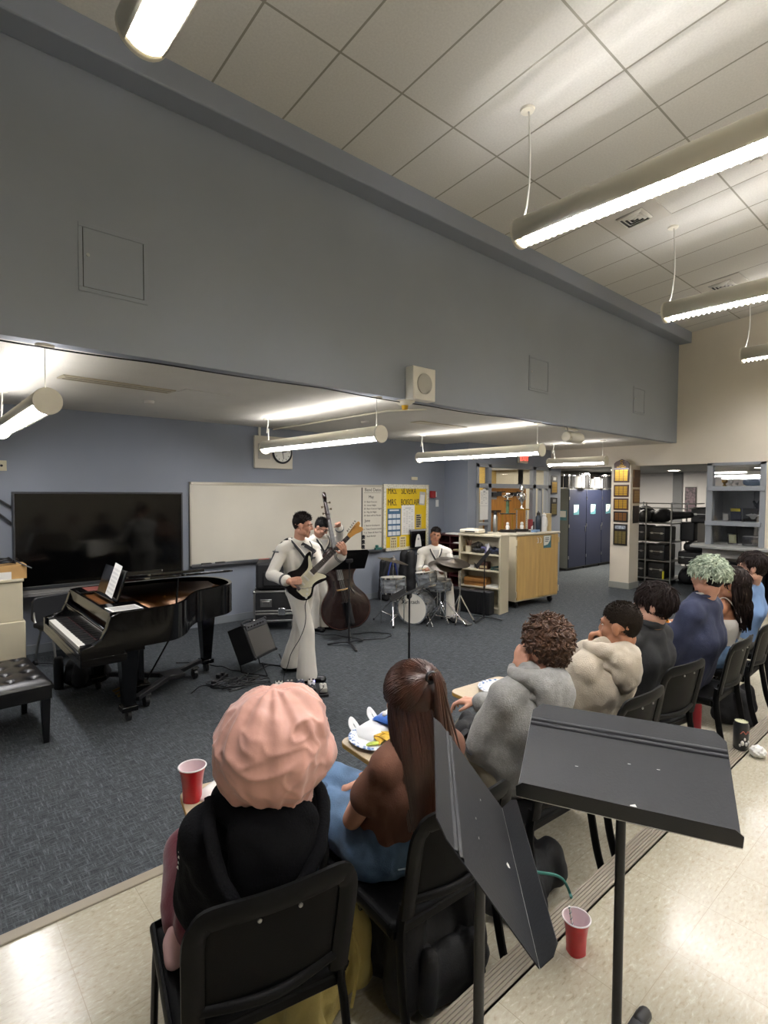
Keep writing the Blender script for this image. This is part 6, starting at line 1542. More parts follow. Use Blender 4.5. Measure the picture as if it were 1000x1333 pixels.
for k in range(8):
    a = k*PI/4+.39
    dpart('tension_claw', G(DM).box((math.cos(a)*(r+.018), math.sin(a)*(r+.018), -.005), (.03, .03, .05)).cyl((math.cos(a)*(r+.02), math.sin(a)*(r+.02), -.02), (math.cos(a)*(r+.02), math.sin(a)*(r+.02), -.13), .005, n=8), M_chrome, bevel=.003)
for s_ in (-1, 1): dpart('spur', G().cyl(DM @ V((s_*.21, -.08, -.1)), DM @ V((s_*.34, -.232, .02)), .009, n=10), M_chrome)
def drum(label, c, r, h, tilt=None, legs_=None, name='tom_drum'):
    t = thing(name, label, 'drum', (c[0], c[1], 0), 0, dk); m = M4.Translation(c) @ (tilt or M4())
    def q(nm, g, mm, **k): return obj(nm, g, mm, t, world=True, **k)
    q('shell', G(m).lathe([(r, 0), (r, h), (r-.004, h), (r-.004, 0), (r, 0)], 36), M_pearl)
    q('head', G(m).lathe([(0, h+.004), (r-.002, h+.002)], 36), M_head); q('head', G(m).lathe([(0, -.004), (r-.002, -.002)], 36), M_head)
    for z in (-.012, h-.012): q('hoop', G(m).lathe([(r, z), (r+.008, z), (r+.008, z+.024), (r, z+.024), (r, z)], 36), M_chrome)
    for k in range(6):
        a = k*PI/3; q('lug', G(m).cyl((math.cos(a)*(r+.01), math.sin(a)*(r+.01), .01), (math.cos(a)*(r+.01), math.sin(a)*(r+.01), h-.01), .004, n=8).box((math.cos(a)*(r+.006), math.sin(a)*(r+.006), h/2), (.018, .018, .05)), M_chrome)
    return t, q
t2, q2 = drum('grey pearl floor tom with a white head left of bass drum', (5.52, 6.06, .46), .19, .22, M4.Rotation(-.06, 4, 'X'), name='floor_tom')
for k in range(3):
    a = k*2.09+.7; x, y = 5.52+.2*math.cos(a), 6.06+.2*math.sin(a); q2('leg', G().cyl((x, y, .0), (x, y, .58), .008, n=8), M_chrome)
t3, q3 = drum('grey pearl rack tom mounted above the bass drum', (5.93, 5.74, .57), .155, .20, M4.Rotation(-.12, 4, 'X') @ M4.Rotation(-.12, 4, 'Y'), name='rack_tom')
q3('tom_mount', G().cyl((5.93, 5.86, .42), (5.93, 5.86, .7), .012, n=10).cyl((5.93, 5.86, .62), (5.93, 5.8, .62), .01, n=8), M_chrome)
t4, q4 = drum('chrome snare drum between rack tom and the drummer', (6.12, 5.66, .50), .165, .14, name='snare_drum')
q4('snare_stand', G().cyl((6.12, 5.66, .12), (6.12, 5.66, .48), .013, n=10), M_chrome)
for k in range(3):
    a = k*2.09+.3; u_ = V((math.cos(a), math.sin(a), 0)); q4('stand_arm', G().tube([V((6.12, 5.66, .44)), V((6.12, 5.66, .46))+u_*.15, V((6.12, 5.66, .52))+u_*.17], .007, 6), M_chrome)
    q4('stand_leg', G().cyl((6.12, 5.66, .25), V((6.12, 5.66, .012))+u_*.24, .009, n=8), M_chrome)
def cymbal(label, c, r, tip, axis=(0, 0, 1), legs_=True, a0=0., two=None):
    t = thing('cymbal_stand', label, 'cymbal', (c[0], c[1], 0), 0, dk)
    def q(nm, g, mm, par=None, **k): return obj(nm, g, mm, par or t, world=True, **k)
    zc = c[2]; m = M4.Translation(c) @ M4.Rotation(tip[0], 4, 'X') @ M4.Rotation(tip[1], 4, 'Y')
    prof = [(.008, .03), (.03, .026), (.05, .008), (r*.6, -.008), (r, -.028), (r, -.0295), (r*.6, -.0095), (.05, .0065), (.03, .0245), (.008, .0285)]
    cy = q('cymbal', G(m).lathe(prof, 48), M_cym)
    q('wing_nut', G(m).cyl((0, 0, .0), (0, 0, .06), .006, n=8).box((0, 0, .055), (.035, .006, .014)), M_chrome)
    if two: q('cymbal', G(M4.Translation(V(c)+V(two)) @ M4.Rotation(.22, 4, 'X') @ M4.Rotation(-.02, 4, 'Y')).lathe(prof, 48), M_cym)
    q('upper_tube', G().cyl((c[0], c[1], .45), (c[0], c[1], zc), .008, n=10), M_chrome)
    q('lower_tube', G().cyl((c[0], c[1], .06), (c[0], c[1], .52), .013, n=12), M_chrome); q('clamp', G().cyl((c[0], c[1], .5), (c[0], c[1], .54), .02, n=12).box((c[0]+.03, c[1], .52), (.05, .012, .02)), M_chrome)
    for k in range(3):
        a = a0+k*2*PI/3; u_ = V((math.cos(a), math.sin(a), 0)); b = V((c[0], c[1], 0))
        l = q('leg', G().tube([b+V((0, 0, .36)), b+u_*.33+V((0, 0, .02))], .011, 6, flat=(1.3, .6)).cyl(b+V((0, 0, .1)), b+u_*.2+V((0, 0, .155)), .006, n=6), M_chrome)
        q('rubber_foot', G().ball(b+u_*.335+V((0, 0, .018)), .019, n=10, k=6), M_blk, l)
    return t
cymbal('dark ride cymbal tilted on a chrome stand, left of the drummer', (5.50, 6.05, .96), .24, (.12, .20), a0=4.0)
cymbal('pair of dark cymbals on chrome stand in front of the drummer\'s left arm', (6.06, 5.50, .90), .26, (.2, -.12), a0=-1.2, two=(.10, -.06, .05))
t = thing('hi_hat_stand', 'chrome stand with tripod legs at the right of the drum kit', 'cymbal stand', (6.30, 5.42, 0), 0, dk)
obj('tube', G().cyl((0, 0, .04), (0, 0, .80), .011, n=12), M_chrome, t)
for k in range(3):
    a = -.6+k*2.09; l = obj('leg', G().tube([(0, 0, .42), (.22*math.cos(a), .22*math.sin(a), .02)], .011, 6, flat=(1.3, .6)), M_chrome, t)
    obj('rubber_foot', G().ball((.225*math.cos(a), .225*math.sin(a), .018), .019, n=10, k=6), M_blk, l)
obj('pedal', G(TR((-.06, -.14, .05), rad(14))).box((0, 0, 0), (.09, .26, .02)), M_steel, t, bevel=.004)
# ---------------------------------------------------------------- audience: chairs, desks and seated people on the lower tier
Z1 = .2
M_chair = mat('black_polypropylene', '#060606', .55, bump=.08, bscale=250, spec=.1)
M_chfr = mat('black_chair_frame', '#070707', .5, spec=.14)
M_lam = mat('beige_laminate', '#b9a88c', .4, var=.04, vscale=60)
M_edge = mat('ply_edge', '#a5813f', .5)
def chair_parts(t, tablet=None):
    g = G()
    def seat(u, v):
        x = (u-.5)*.45; y = -.21+.42*v
        return (x, y, .455-.014*math.sin(PI*u)*math.sin(PI*min(1, v*1.1))-.02*max(0, (v-.85)/.15)**2)
    obj('seat', g.grid(seat, 14, 14), M_chair, t, solid=.014, smooth=60)
    obj('seat_rim', G().tube([(-.225, -.2, .45), (-.225, .2, .45), (-.18, .222, .44), (.18, .222, .44), (.225, .2, .45), (.225, -.2, .45)], .014, 8, flat=(.7, 1.3)).tube([(-.22, -.205, .437), (.22, -.205, .437)], .014, 6, flat=(.8, 1.6)), M_chfr, t)
    # backrest: rounded panel inside a deep channel rim, tapering wider to the top and leaning back
    B = lambda x, z: V((x, -.215-.20*(z-.46)-.03*(1-min(1, abs(x)/.2)**2), z))
    g = G()
    def panel(u, v):
        z = .545+.255*v; w = .172+.008*v
        return B((u-.5)*2*w, z)
    obj('backrest', g.grid(panel, 14, 10), M_chair, t, solid=.012, smooth=60)
    pts = [(-.186, .50), (-.190, .62), (-.193, .74), (-.182, .785), (-.15, .81), (0, .815), (.15, .81), (.182, .785), (.193, .74), (.190, .62), (.186, .50)]
    c = [B(p.x, p.y)+V((0, -.012, 0)) for p in curve_pts([(*q, 0) for q in pts], 5)]
    fr_ = obj('back_frame', G().tube(c, .021, 8, flat=(.62, 1.35), up=(0, 1, 0)), M_chfr, t)
    obj('lower_rail', G().tube(curve_pts([B(-.19, .55)+V((0, -.005, 0)), B(0, .54)+V((0, -.01, 0)), B(.19, .55)+V((0, -.005, 0))], 8), .016, 10, up=(0, 0, 1)), M_chfr, fr_)
    for x in (-.05, .05): obj('rivet', G().ball(B(x, .775)+V((0, -.016, 0)), (.006, .004, .006), n=10, k=6), M_steel, fr_)
    for s_ in (-1, 1):
        obj('leg', G().tube(curve_pts([B(s_*.193, .53), V((s_*.20, -.225, .46)), V((s_*.208, -.235, .38)), V((s_*.215, -.27, .2)), V((s_*.22, -.34, .01))], 5), .0145, 8, flat=(.75, 1.3)), M_chfr, t)
        l = obj('leg', G().tube(curve_pts([(s_*.215, -.2, .435), (s_*.215, .0, .435), (s_*.215, .15, .43), (s_*.217, .2, .36), (s_*.22, .225, .2), (s_*.222, .25, .01)], 5), .0145, 8, flat=(.75, 1.3)), M_chfr, t)
    obj('stretcher', G().cyl((-.21, -.02, .40), (.21, -.02, .40), .01, n=8), M_chfr, t)
def tablet(t, x0, x1, y0, y1, z=.69):
    """writing tablet on a bracket from the chair's right side (local coordinates)"""
    cx, cy = (x0+x1)/2, (y0+y1)/2
    b = obj('tablet', G().prism(rrect(x1-x0, y1-y0, .05, 6, cx, cy), z-.002, z+.001), M_lam, t)
    obj('tablet_edge', G().prism(rrect(x1-x0+.004, y1-y0+.004, .052, 6, cx, cy), z-.018, z-.002), M_edge, b)
    obj('tablet_arm', G().tube(curve_pts([(.23, -.05, .43), (.25, .02, .55), (.26, .08, .66), (cx, cy-.05, z-.03), (cx, cy+.05, z-.025)], 6), .013, 8), M_chfr, t)
gc = 'black school chairs with tablet arms'
def chair(label, x, y, yaw, tab=None):
    t = thing('tablet_chair', label, 'chair', (x, y, Z1), yaw, gc)
    chair_parts(t)
    if tab:
        m = W(t).inverted(); a = m @ V((tab[0], tab[1], 0)); b = m @ V((tab[2], tab[3], 0))
        cx = (a+b)/2; w, h = tab[4]
        tablet(t, cx.x-w/2, cx.x+w/2, cx.y-h/2, cx.y+h/2)
    return t
chair('nearest black tablet chair, holding the person in the pink bonnet', .715, 1.415, rad(-12), (.68, 1.62, 1.04, 1.92, (.34, .27)))
chair('black tablet chair of the person with long straight brown hair', 1.31, 1.37, rad(-4), (1.385, 1.52, 1.80, 1.88, (.42, .34)))
chair('black tablet chair mostly hidden behind the tilted music stand, under grey hoodie', 2.03, 1.40, rad(-4), (2.18, 1.58, 2.62, 1.96, (.42, .37)))
chair('black tablet chair behind the cream hoodie, back facing the camera', 2.62, 1.40, rad(-3), (3.02, 1.58, 3.5, 1.96, (.44, .36)))
chair('black tablet chair of the person in the black shirt', 3.28, 1.44, rad(-8), (3.72, 1.58, 4.2, 1.93, (.44, .34)))
chair('black tablet chair behind the navy sweatshirt', 4.05, 1.40, rad(0), (4.42, 1.58, 4.95, 1.9, (.46, .34)))
chair('black tablet chair of the person with a white shoulder strap', 4.72, 1.42, rad(2))
chair('black tablet chair at the right edge under the light blue shirt', 5.40, 1.46, rad(0))

def seated(x, y, yaw, H, f, u=(0, 0, 1), neck_z=.985, lean=0., sw=.185, eR=None, wR=None, eL=None, wL=None, kR=(.12, .42, .52), kL=(-.12, .42, .52), aR=(.12, .40, .09), aL=(-.12, .40, .09), py=.0):
    """joints in chair coordinates (x right, y forward, z above the tier) turned into world space; H and f are world"""
    m = RZ(yaw, (x, y, Z1))
    p = lambda q: m @ V(q)
    eR = eR or (sw+.05, .10, .70); eL = eL or (-sw-.05, .10, .70); wR = wR or (.10, .32, .62); wL = wL or (-.10, .32, .62)
    d = dict(P=(0, py, .53), C=(0, -.09+lean*.6, .79), N=(0, -.10+lean, neck_z), sR=(sw, -.09+lean, neck_z-.07), sL=(-sw, -.09+lean, neck_z-.07), eR=eR, wR=wR, eL=eL, wL=wL,
             hR=(.09, py+.03, .53), hL=(-.09, py+.03, .53), kR=kR, kL=kL, aR=aR, aL=aL)
    J = {k: p(v) for k, v in d.items()}
    J['H'] = V(H); J['f'] = f; J['u'] = u; fd = m.to_3x3() @ V((0, 1, 0)); J['tR'] = fd; J['tL'] = fd
    return J, m
def shoes(F, m, nm='shoe'):
    for q in 'RL':
        g = G(); a = V(F.J['a'+q]); d = V(F.J['t'+q]); d.z = 0; d.normalize(); b = V((a.x, a.y, Z1))
        g.cap(b-d*.05+V((0, 0, .042)), b+d*.15+V((0, 0, .034)), .044, .036, n=14).cap(b-d*.04+V((0, 0, .08)), b+d*.03+V((0, 0, .06)), .045, .042)
        F.part(nm, g, m, .009, 2)
def pants(F, m, i=.02, vox=.011, r=(.088, .062, .046), amp=.006, to=.97, nm='trousers', hip=.105, **k):
    J = F.J; g = G(); legs(g, J, i, .0, r=r, to=to); g.cap(J['hL'], J['hR'], hip+i*.6, n=16); g.cap(J['P'], V(J['P']).lerp(J['C'], .35), .12, .12)
    hl = (V(J['hR'])-V(J['hL'])).normalized()
    for q in (-1, 1): g.cap(V(J['P'])+hl*q*.06, V(J['P']).lerp(J['C'], .3)+hl*q*.055, .1+i*.5, .095+i*.5)
    return F.part(nm, g, m, vox, 4, wrinkle(amp, 11, seed=2), **k)
def top(F, m, i=.022, vox=.01, amp=.007, to=.95, nm='sweatshirt', sides='RL', bulk=1.05, cuff=.006, seed=0., sh=.06, fill=False, fs=1., extra=None, ar=(.05, .043, .032), **k):
    J = F.J; g = G(); torso(g, J, i, sh, bulk); arms(g, J, i*.9, sides, to, ar, cuff)
    fill = fill or bulk >= 1.04
    if fill:
        hl = (V(J['hR'])-V(J['hL'])).normalized()
        for s_, q in (('R', 1), ('L', -1)):
            a = V(J['s'+s_]); b = V(J['P'])+hl*q*.10*fs+V((0, 0, .08)); g.cap(a.lerp(V(J['N']), .12)-V((0, 0, .02)), b, (sh+i*.8)*fs, .085*fs+i, n=16)
            if to > .5: g.cap(a, V(J['e'+s_]), sh+i*.75, ar[1]+i, n=16)
        g.cap(V(J['N'])-(V(J['N'])-V(J['C'])).normalized()*.07, V(J['P'])+V((0, 0, .08)), .085*fs+i, .11*fs+i, n=18)
    if extra: extra(g)
    return F.part(nm, g, m, vox, 18 if fill else 10, wrinkle(amp, 10, (1, 1, .8), seed), **k)
def hood(F, m, parent, R_=.10, r=.036, drop_=.15, back=.10, vox=.01, amp=.006, fd=None, width=1., nm='hood'):
    """a hood lying on the shoulders: a thick roll round the neck and a pouch down the back"""
    J = F.J; N = V(J['N']); up = (N-V(J['C'])).normalized(); lat = (V(J['sR'])-V(J['sL'])).normalized(); fd = V(fd) if fd is not None else up.cross(lat)*1.
    fd = lat.cross(up)*-1 if (lat.cross(up)).dot(V(J['tR'])) < 0 else lat.cross(up)
    g = G(); ring = []
    for k in range(15):
        a = rad(-78+336*k/14)  # opening in front
        ring.append(N+lat*R_*width*math.cos(a)*1.05-fd*(R_*math.sin(a)*1.0+.01)+up*(.03-.01*math.sin(a)))
    g.chain(ring, [r*(.25+.95*math.sin(PI*k/14)) for k in range(15)])
    top_ = N-fd*(R_+.02)+up*.01
    g.ball(N-up*.045-fd*.02, (R_*1.45*width, R_*1.15, .05), n=24, k=14)
    HR = M4(((lat.x, fd.x, up.x), (lat.y, fd.y, up.y), (lat.z, fd.z, up.z)))
    g.ball(top_-fd*back*.12-up*drop_*.42, (R_*1.12*width, .042+back*.2, drop_*.72), R=HR, n=28, k=18)
    g.ball(top_-fd*back*.1-up*drop_*.1, (R_*1.2*width, .05, drop_*.4), R=HR, n=28, k=18)
    return F.part(nm, g, m, vox, 9, wrinkle(amp, 14, seed=4), parent=parent), N, up, lat, fd

# ---- A: pink satin bonnet, black hoodie, maroon trousers
M_blkhood = mat('black_fleece', '#131315', .95, bump=.3, bscale=160, spec=.1)
J, m = seated(.74, 1.43, rad(-12), (.735, 1.27, 1.265), (.15, 1, -.12), neck_z=.925, lean=.0, sw=.125, eR=(.155, .10, .68), wR=(.10, .33, .62), eL=(-.115, .12, .69), wL=(-.08, .30, .64),
              kL=(-.125, .27, .60), aL=(-.175, .09, .50), kR=(.14, .40, .54), aR=(.05, .3, .2), py=.02)
F = Fig('person in a pink bonnet, black hoodie and maroon trousers, seen from behind', J, (.74, 1.43, Z1), M_skin3)
F.body([dict(w=J['wR'], d=(.0, .9, -.4), n=(-.3, 0, -1), side=-1), dict(w=J['wL'], d=(.2, .9, -.4), n=(.3, 0, -1), side=1)], .006, legr=(.088, .056, .036))
fo = G(); a = V(J['aL']); dft = (m.to_3x3() @ V((-.35, -.85, -.1))).normalized(); fo.chain([a, a+dft*.05+V((-.01, 0, -.0)), a+dft*.10+V((0, 0, -.01))], [.036, .034, .026])
F.part('foot', fo, mat('pale_sock', '#c9a3a0', .8), .007, 3)
M_maroon_c = mat('maroon_knit', '#5a0f22', .8, bump=.15, bscale=120, sheen=.2)
g = G(); legs(g, J, .02, 0, r=(.09, .06, .042), to=.9); g.cap(J['hL'], J['hR'], .118); F.part('trousers', g, M_maroon_c, .01, 4, wrinkle(.006, 12, seed=2))
hd_ = top(F, M_blkhood, .03, .009, .010, .95, nm='hoodie', bulk=.98, cuff=.008, seed=7, fill=True)
ho, N, up, lat, fd = hood(F, M_blkhood, hd_, .095, .034, .20, .10, .009, .007, width=1.1)
c = [N+lat*.135-fd*.01+up*.045, N+lat*.15-fd*.09+up*.0, N+lat*.10-fd*.178-up*.08, N+lat*.0-fd*.205-up*.155, N-lat*.075-fd*.195-up*.165, N-lat*.13-fd*.155-up*.10, N-lat*.15-fd*.08+up*.0, N-lat*.135-fd*.01+up*.045]
F.raw('hood_hem', G().tube(wig(curve_pts(c, 8), .006, 20), .014, 8, flat=(1.3, .8)), M_blkhood, ho)
F.raw('tee_collar', G().tube([N+lat*.062*math.cos(a)+fd*(.055*math.sin(a)-.01)+up*(.03-.004*math.sin(a)) for a in np.linspace(0, 2*PI, 28, endpoint=False)], .016, 8, closed=True), mat('white_rib', '#cfcac0', .8), hd_)
F.raw('drawcord', G().tube([N-lat*.03-fd*.19-up*.20, N-lat*.032-fd*.19-up*.23, N-lat*.04-fd*.186-up*.25], .003, 5), M_paper, hd_)
pr_ = G()
pc_ = V(J['sL']).lerp(J['eL'], .45); no_ = (-lat*.85-fd*.3).normalized(); PF = AX(pc_+no_*.078, up.cross(no_)*1., up)
for k in range(6): pr_.tube(curve_pts([(-.02+.006*k, -.045+.016*k, .0), (0, -.035+.017*k, .006), (.025-.004*k, -.045+.015*k, .0)], 4), .0035, 5, m=PF)
F.raw('sleeve_print', pr_, M_paper, hd_)
# bonnet: a gathered satin balloon with a side bulge
HC = V(J['H']); vd = V((.50, .86, 0)); vr = V((.86, -.50, 0))
bc = HC+V((0, 0, .030))-vr*.008
def bonnet():
    g = G()
    g.ball(bc, (.150, .150, .148), n=28, k=20).ball(bc+vr*.105-V((0, 0, .02)), (.060, .075, .055), n=20, k=12).ball(bc-vr*.045+V((0, 0, -.03)), (.112, .12, .11), n=20, k=12)
    g.ball(bc+vr*.035+V((0, 0, .055)), (.11, .12, .095), n=20, k=12)
    g.cap(bc-V((0, 0, .10))+vr*.01, bc-V((0, 0, .145))+vr*.015, .098, .078)
    return g
def bon_w(p):
    d = p-(bc+V((0, 0, -.17))); a = math.atan2(d.dot(vr), d.dot(vd)); rr = d.length; el = math.acos(max(-1, min(1, d.z/max(rr, 1e-4))))
    w = V((math.cos(a)*2.2, math.sin(a)*2.2, rr*4))
    n = mnoise.noise(w*1.6+V((3, 1, 0))); fold = abs(mnoise.noise(V((a*2.4, el*.9, rr*3))))
    q = p*7+V(mnoise.noise_vector(p*5))*.9; ridge = 1-abs(mnoise.noise(q))*2.4; q2 = V((p.x*16, p.y*16, p.z*9))+V(mnoise.noise_vector(p*9))*1.1; r2 = 1-abs(mnoise.noise(q2+V((9, 2, 4))))*2.4
    gather = max(0, 1-(p.z-(bc.z-.15))/.10)
    return .008*n+.009*max(0, ridge)**2+.005*max(0, r2)**2+.003*gather*math.sin(a*17+5*n)
M_satin = mat('pink_satin', '#c89788', .4, var=.05, vscale=6, bump=.1, bscale=30, sheen=.2, spec=.4)
F.part('bonnet', bonnet(), M_satin, .005, 3, bon_w)
g = G(); nb = bc-V((0, 0, .135))+vr*.012
for k in range(26):
    a = k/26*2*PI; p0 = nb+V((math.cos(a)*.075, math.sin(a)*.075, 0)); g.tube(curve_pts([p0+V((0, 0, .01)), p0+V((math.cos(a)*.01, math.sin(a)*.01, -.012)), p0+V((-.004, 0, -.03-.012*random.random()))], 3), .0035, 5)
F.raw('hair', g, mat('hair_auburn', '#5b3322', .5))
shoes(F, M_blk)
face(F.t, J['H'], J['f'], J['u'], 1., M_hair_dk)

# ---- B: long straight brown hair, brown T-shirt, jeans
J, m = seated(1.30, 1.38, rad(-4), (1.262, 1.285, 1.275), (.18, 1, -.1), neck_z=.945, sw=.135, eR=(.19, .06, .66), wR=(.02, .26, .64), eL=(-.175, .05, .65), wL=(-.02, .22, .62),
              kL=(-.11, .36, .54), kR=(-.06, .42, .575), aR=(-.20, .46, .28), aL=(-.06, .36, .12), py=.02)
F = Fig('person with long straight brown hair, brown T-shirt and jeans, arms folded', J, (1.30, 1.38, Z1), M_skin)
F.body([dict(w=J['wR'], d=(-.8, .3, -.2), n=(0, -.3, -1), side=1), dict(w=J['wL'], d=(.8, .1, -.3), n=(0, -.3, -1), side=-1)], .006, bulk=.92, armr=(.042, .034, .026))
M_browntee = mat('brown_cotton', '#694534', .85, bump=.12, bscale=200)
te = top(F, M_browntee, .017, .008, .006, .27, nm='tshirt', bulk=.92, cuff=.008, sh=.052, seed=3, fill=True, fs=.74, ar=(.045, .038, .03))
M_denim = mat('blue_denim', '#4f6884', .85, var=.3, vscale=9, bump=.2, bscale=240)
pants(F, M_denim, .024, .01, (.09, .066, .052), .008, nm='jeans')
N = V(J['N']); P = V(J['P']); fw = m.to_3x3() @ V((0, 1, 0)); lt = m.to_3x3() @ V((1, 0, 0))
F.raw('pocket_stitching', G().tube([P-fw*.128-lt*.10+V((0, 0, .0)), P-fw*.135-lt*.03-V((0, 0, .015)), P-fw*.135-lt*.04-V((0, 0, .07))], .003, 5), mat('denim_pale', '#9fb0c0', .8), F.t)
g = G(); j0 = m @ V((-.16, .33, .62))
for k, (a_, b_, r_) in enumerate((((-.15, .34, .575), (-.21, .36, .40), .07), ((-.10, .42, .575), (-.19, .44, .36), .065), ((-.19, .26, .55), (-.23, .28, .34), .06))): g.cap(m @ V(a_), m @ V(b_), r_, r_*.9)
F.part('denim_jacket', g, mat('dark_denim', '#33485f', .85, var=.2, vscale=9, bump=.25, bscale=200), .01, 4, wrinkle(.014, 9, (1, 1, .5), 4))
M_hbrown = mat('hair_chestnut', '#3b2115', .38, var=.35, vscale=30, stretch=(1, 1, .15), spec=.5)
g, pts, (r_, f_, u_) = scalp(J['H'], J['f'], J['u'], 1., .014, front=.07, side=-.03, back=-.09)
hb = F.raw('hair', g, M_hbrown)
# sleek crown, half-up tail and a curtain of straight hair down to the shoulder blades
crown = V(J['H'])+V((0, 0, .075))-f_*.10
g = G(); rnd = random.Random(4)
cd = V((0, -.78, .62)).normalized(); RR = V((.077+.019, .097+.019, .086+.019))
def skull(d): d = d.normalized(); return V(J['H'])+r_*(d.x*RR.x)+f_*(d.y*RR.y-.012)+u_*(d.z*RR.z+.032)
crown = skull(cd)
for k in range(420):
    a = rnd.uniform(-2.5, 2.5); el = rnd.uniform(-.25, .35); sd = V((math.sin(a)*math.cos(el), math.cos(a)*math.cos(el)*.9+.1, math.sin(el)+.12*math.cos(a)))
    pts_ = []
    for i in range(8): pts_.append(skull(sd.normalized().lerp(cd, (i/7)*.97))+V((rnd.gauss(0, .0008), rnd.gauss(0, .0008), rnd.gauss(0, .0008)))) 
    g.tube(pts_, .0042, 5)
for k in range(300):
    a = rnd.uniform(-2.0, 2.0); sx = math.sin(a); cy = math.cos(a)
    p0 = V(J['H'])+r_*.082*sx-f_*(.012+.088*cy)+V((0, 0, .03+rnd.gauss(0, .02)))
    L = .36+.06*cy+rnd.uniform(-.05, .03)
    e = N+r_*.10*sx-f_*(.085+.055*cy)+V((0, 0, -L+.13))
    mid = p0.lerp(e, .42)-f_*(.022*cy)+r_*.012*sx
    q = curve_pts([p0, p0-V((0, 0, .06))-f_*.008*cy+r_*.004*sx, mid, e], 4); n_ = len(q)
    g.tube(q, [.0055*(1-.55*(i/(n_-1))**3) for i in range(n_)], 5)
F.raw('hair_lengths', g, M_hbrown, hb)
g = G()
for k in range(110):
    a = rnd.gauss(0, .35); p0 = crown+r_*.012*math.sin(a)-f_*.006
    e = crown-f_*(.06+rnd.gauss(0, .012))+r_*(.035*math.sin(a)+.025+rnd.gauss(0, .01))-V((0, 0, .30+rnd.uniform(-.05, .05)))
    q = curve_pts([p0, p0-f_*.035+V((0, 0, .004)), p0.lerp(e, .5)-f_*.02, e], 4); n_ = len(q)
    g.tube(q, [.006*(1-.6*(i/(n_-1))**2) for i in range(n_)], 5)
F.raw('ponytail', g, M_hbrown, hb)
F.raw('hair_tie', G().tube([crown-f_*.008+(r_*math.cos(a)+V((0, 0, 1))*math.sin(a))*.017 for a in np.linspace(0, 2*PI, 16, endpoint=False)], .006, 6, closed=True), M_blk, hb)
shoes(F, mat('white_shoe', '#b9b5ac', .6))
face(F.t, J['H'], J['f'], J['u'], 1., M_hair_dk)

# ---- C: grey hoodie, curly brown hair, hand on cheek
M_grey = mat('grey_marl', '#8b8a86', .92, var=.08, vscale=70, bump=.3, bscale=180, sheen=.15)
J, m = seated(2.06, 1.42, rad(-4), (2.125, 1.32, 1.275), (.22, 1, -.16), neck_z=.96, lean=.03, sw=.15, eL=(-.185, .06, .645), wL=(-.06, .30, .66), eR=(.20, .16, .70), wR=(.10, .34, .70))
fC = V((.22, 1, -.16)).normalized(); J['wL'] = J['H']+fC*.055-V((.098, -.02, .135))
F = Fig('person with curly brown hair in grey hoodie, hand against the cheek', J, (2.06, 1.42, Z1), M_skin)
F.body([dict(w=J['wL'], d=(.05, .08, 1), n=(1, -.1, 0), side=-1, curl=(12, 25, 25), spread=.5), dict(w=J['wR'], d=(-.3, .9, -.1), n=(0, 0, -1), side=-1)], .007)
gh = top(F, M_grey, .03, .01, .010, .93, nm='hoodie', bulk=1.07, cuff=.004, seed=11)
ho, N, up, lat, fd = hood(F, M_grey, gh, .092, .042, .17, .11, .01, .010, width=1.05)
g = G()
for k in range(9): g.tube([N-fd*.215-up*(.13+.004*k)+lat*(.05+.006*k), N-fd*.222-up*(.155+.002*k)+lat*(.052+.0065*k), N-fd*.215-up*.18+lat*(.05+.0068*k)], .0028, 5)
F.raw('cord_tassel', g, mat('zebra_cord', '#cfccc4', .7), ho)
pants(F, mat('khaki_cloth', '#8d8470', .85, bump=.15, bscale=200), .02, .012)
M_curl = mat('hair_curly_brown', '#4a3222', .5, var=.35, vscale=40, spec=.35)
def curly(F, m, s=1., n=900, L=.045, seed=2, front=.05, top_=1.3, back=-.055, side=-.005, infl=.022, curl=.75, r0=.0042, bend=None, lift=.55, hug=0., lump=.007):
    J = F.J
    g, pts, fr_ = scalp(J['H'], J['f'], J['u'], s, lambda b: infl*(.7+.5*max(0, b.z/.1)), front=front, side=side, back=back, fn=lambda b: lump*mnoise.noise(b*42))
    h = F.raw('hair', g, m)
    g2 = G(); locks(g2, pts, n, lambda b: L*(.75+(top_-.75)*max(0, min(1, b.z/.1))), r0, bend, curl, 5, seed, lift, fr=fr_, hug=(V(J['H'])+fr_[2]*.02-fr_[1]*.012, hug) if hug else None)
    F.raw('hair_locks', g2, m, h); return h, fr_
curly(F, M_curl, .98, 1500, .030, 2, back=-.08, infl=.026, r0=.0065, curl=.8, lift=.2, hug=.75, lump=.013)
shoes(F, mat('white_shoe', '#b9b5ac'))
face(F.t, J['H'], J['f'], J['u'], 1., M_hair_dk)

# ---- D: cream hoodie, buzz cut, fist at the mouth
M_cream_h = mat('cream_fleece', '#b5aa97', .92, var=.04, vscale=30, bump=.3, bscale=170, sheen=.15)
J, m = seated(2.71, 1.43, rad(-4), (2.765, 1.29, 1.285), (.0, 1, -.10), neck_z=.955, lean=.02, sw=.15, eL=(-.185, .05, .65), wL=(-.06, .28, .64), eR=(.03, .30, .74), wR=(.0, .2, .9))
fD = V((0, 1, -.10)).normalized(); J['wR'] = J['H']+fD*.15+V((-.03, 0, -.135))
F = Fig('person with a buzz cut in a cream hoodie, fist held at the mouth', J, (2.68, 1.44, Z1), M_skin2)
F.body([dict(w=J['wR'], d=(.05, -.05, .95), n=(.3, -.9, .1), side=1, curl=(65, 85, 55)), dict(w=J['wL'], d=(.3, .9, -.1), n=(0, 0, -1), side=1)], .007)
ch_ = top(F, M_cream_h, .03, .01, .010, .95, nm='hoodie', bulk=1.07, cuff=.004, seed=17)
ho, N, up, lat, fd = hood(F, M_cream_h, ch_, .094, .043, .17, .11, .01, .010, width=1.05)
pants(F, mat('black_cloth_trousers', '#1d1d20', .85), .02, .012)
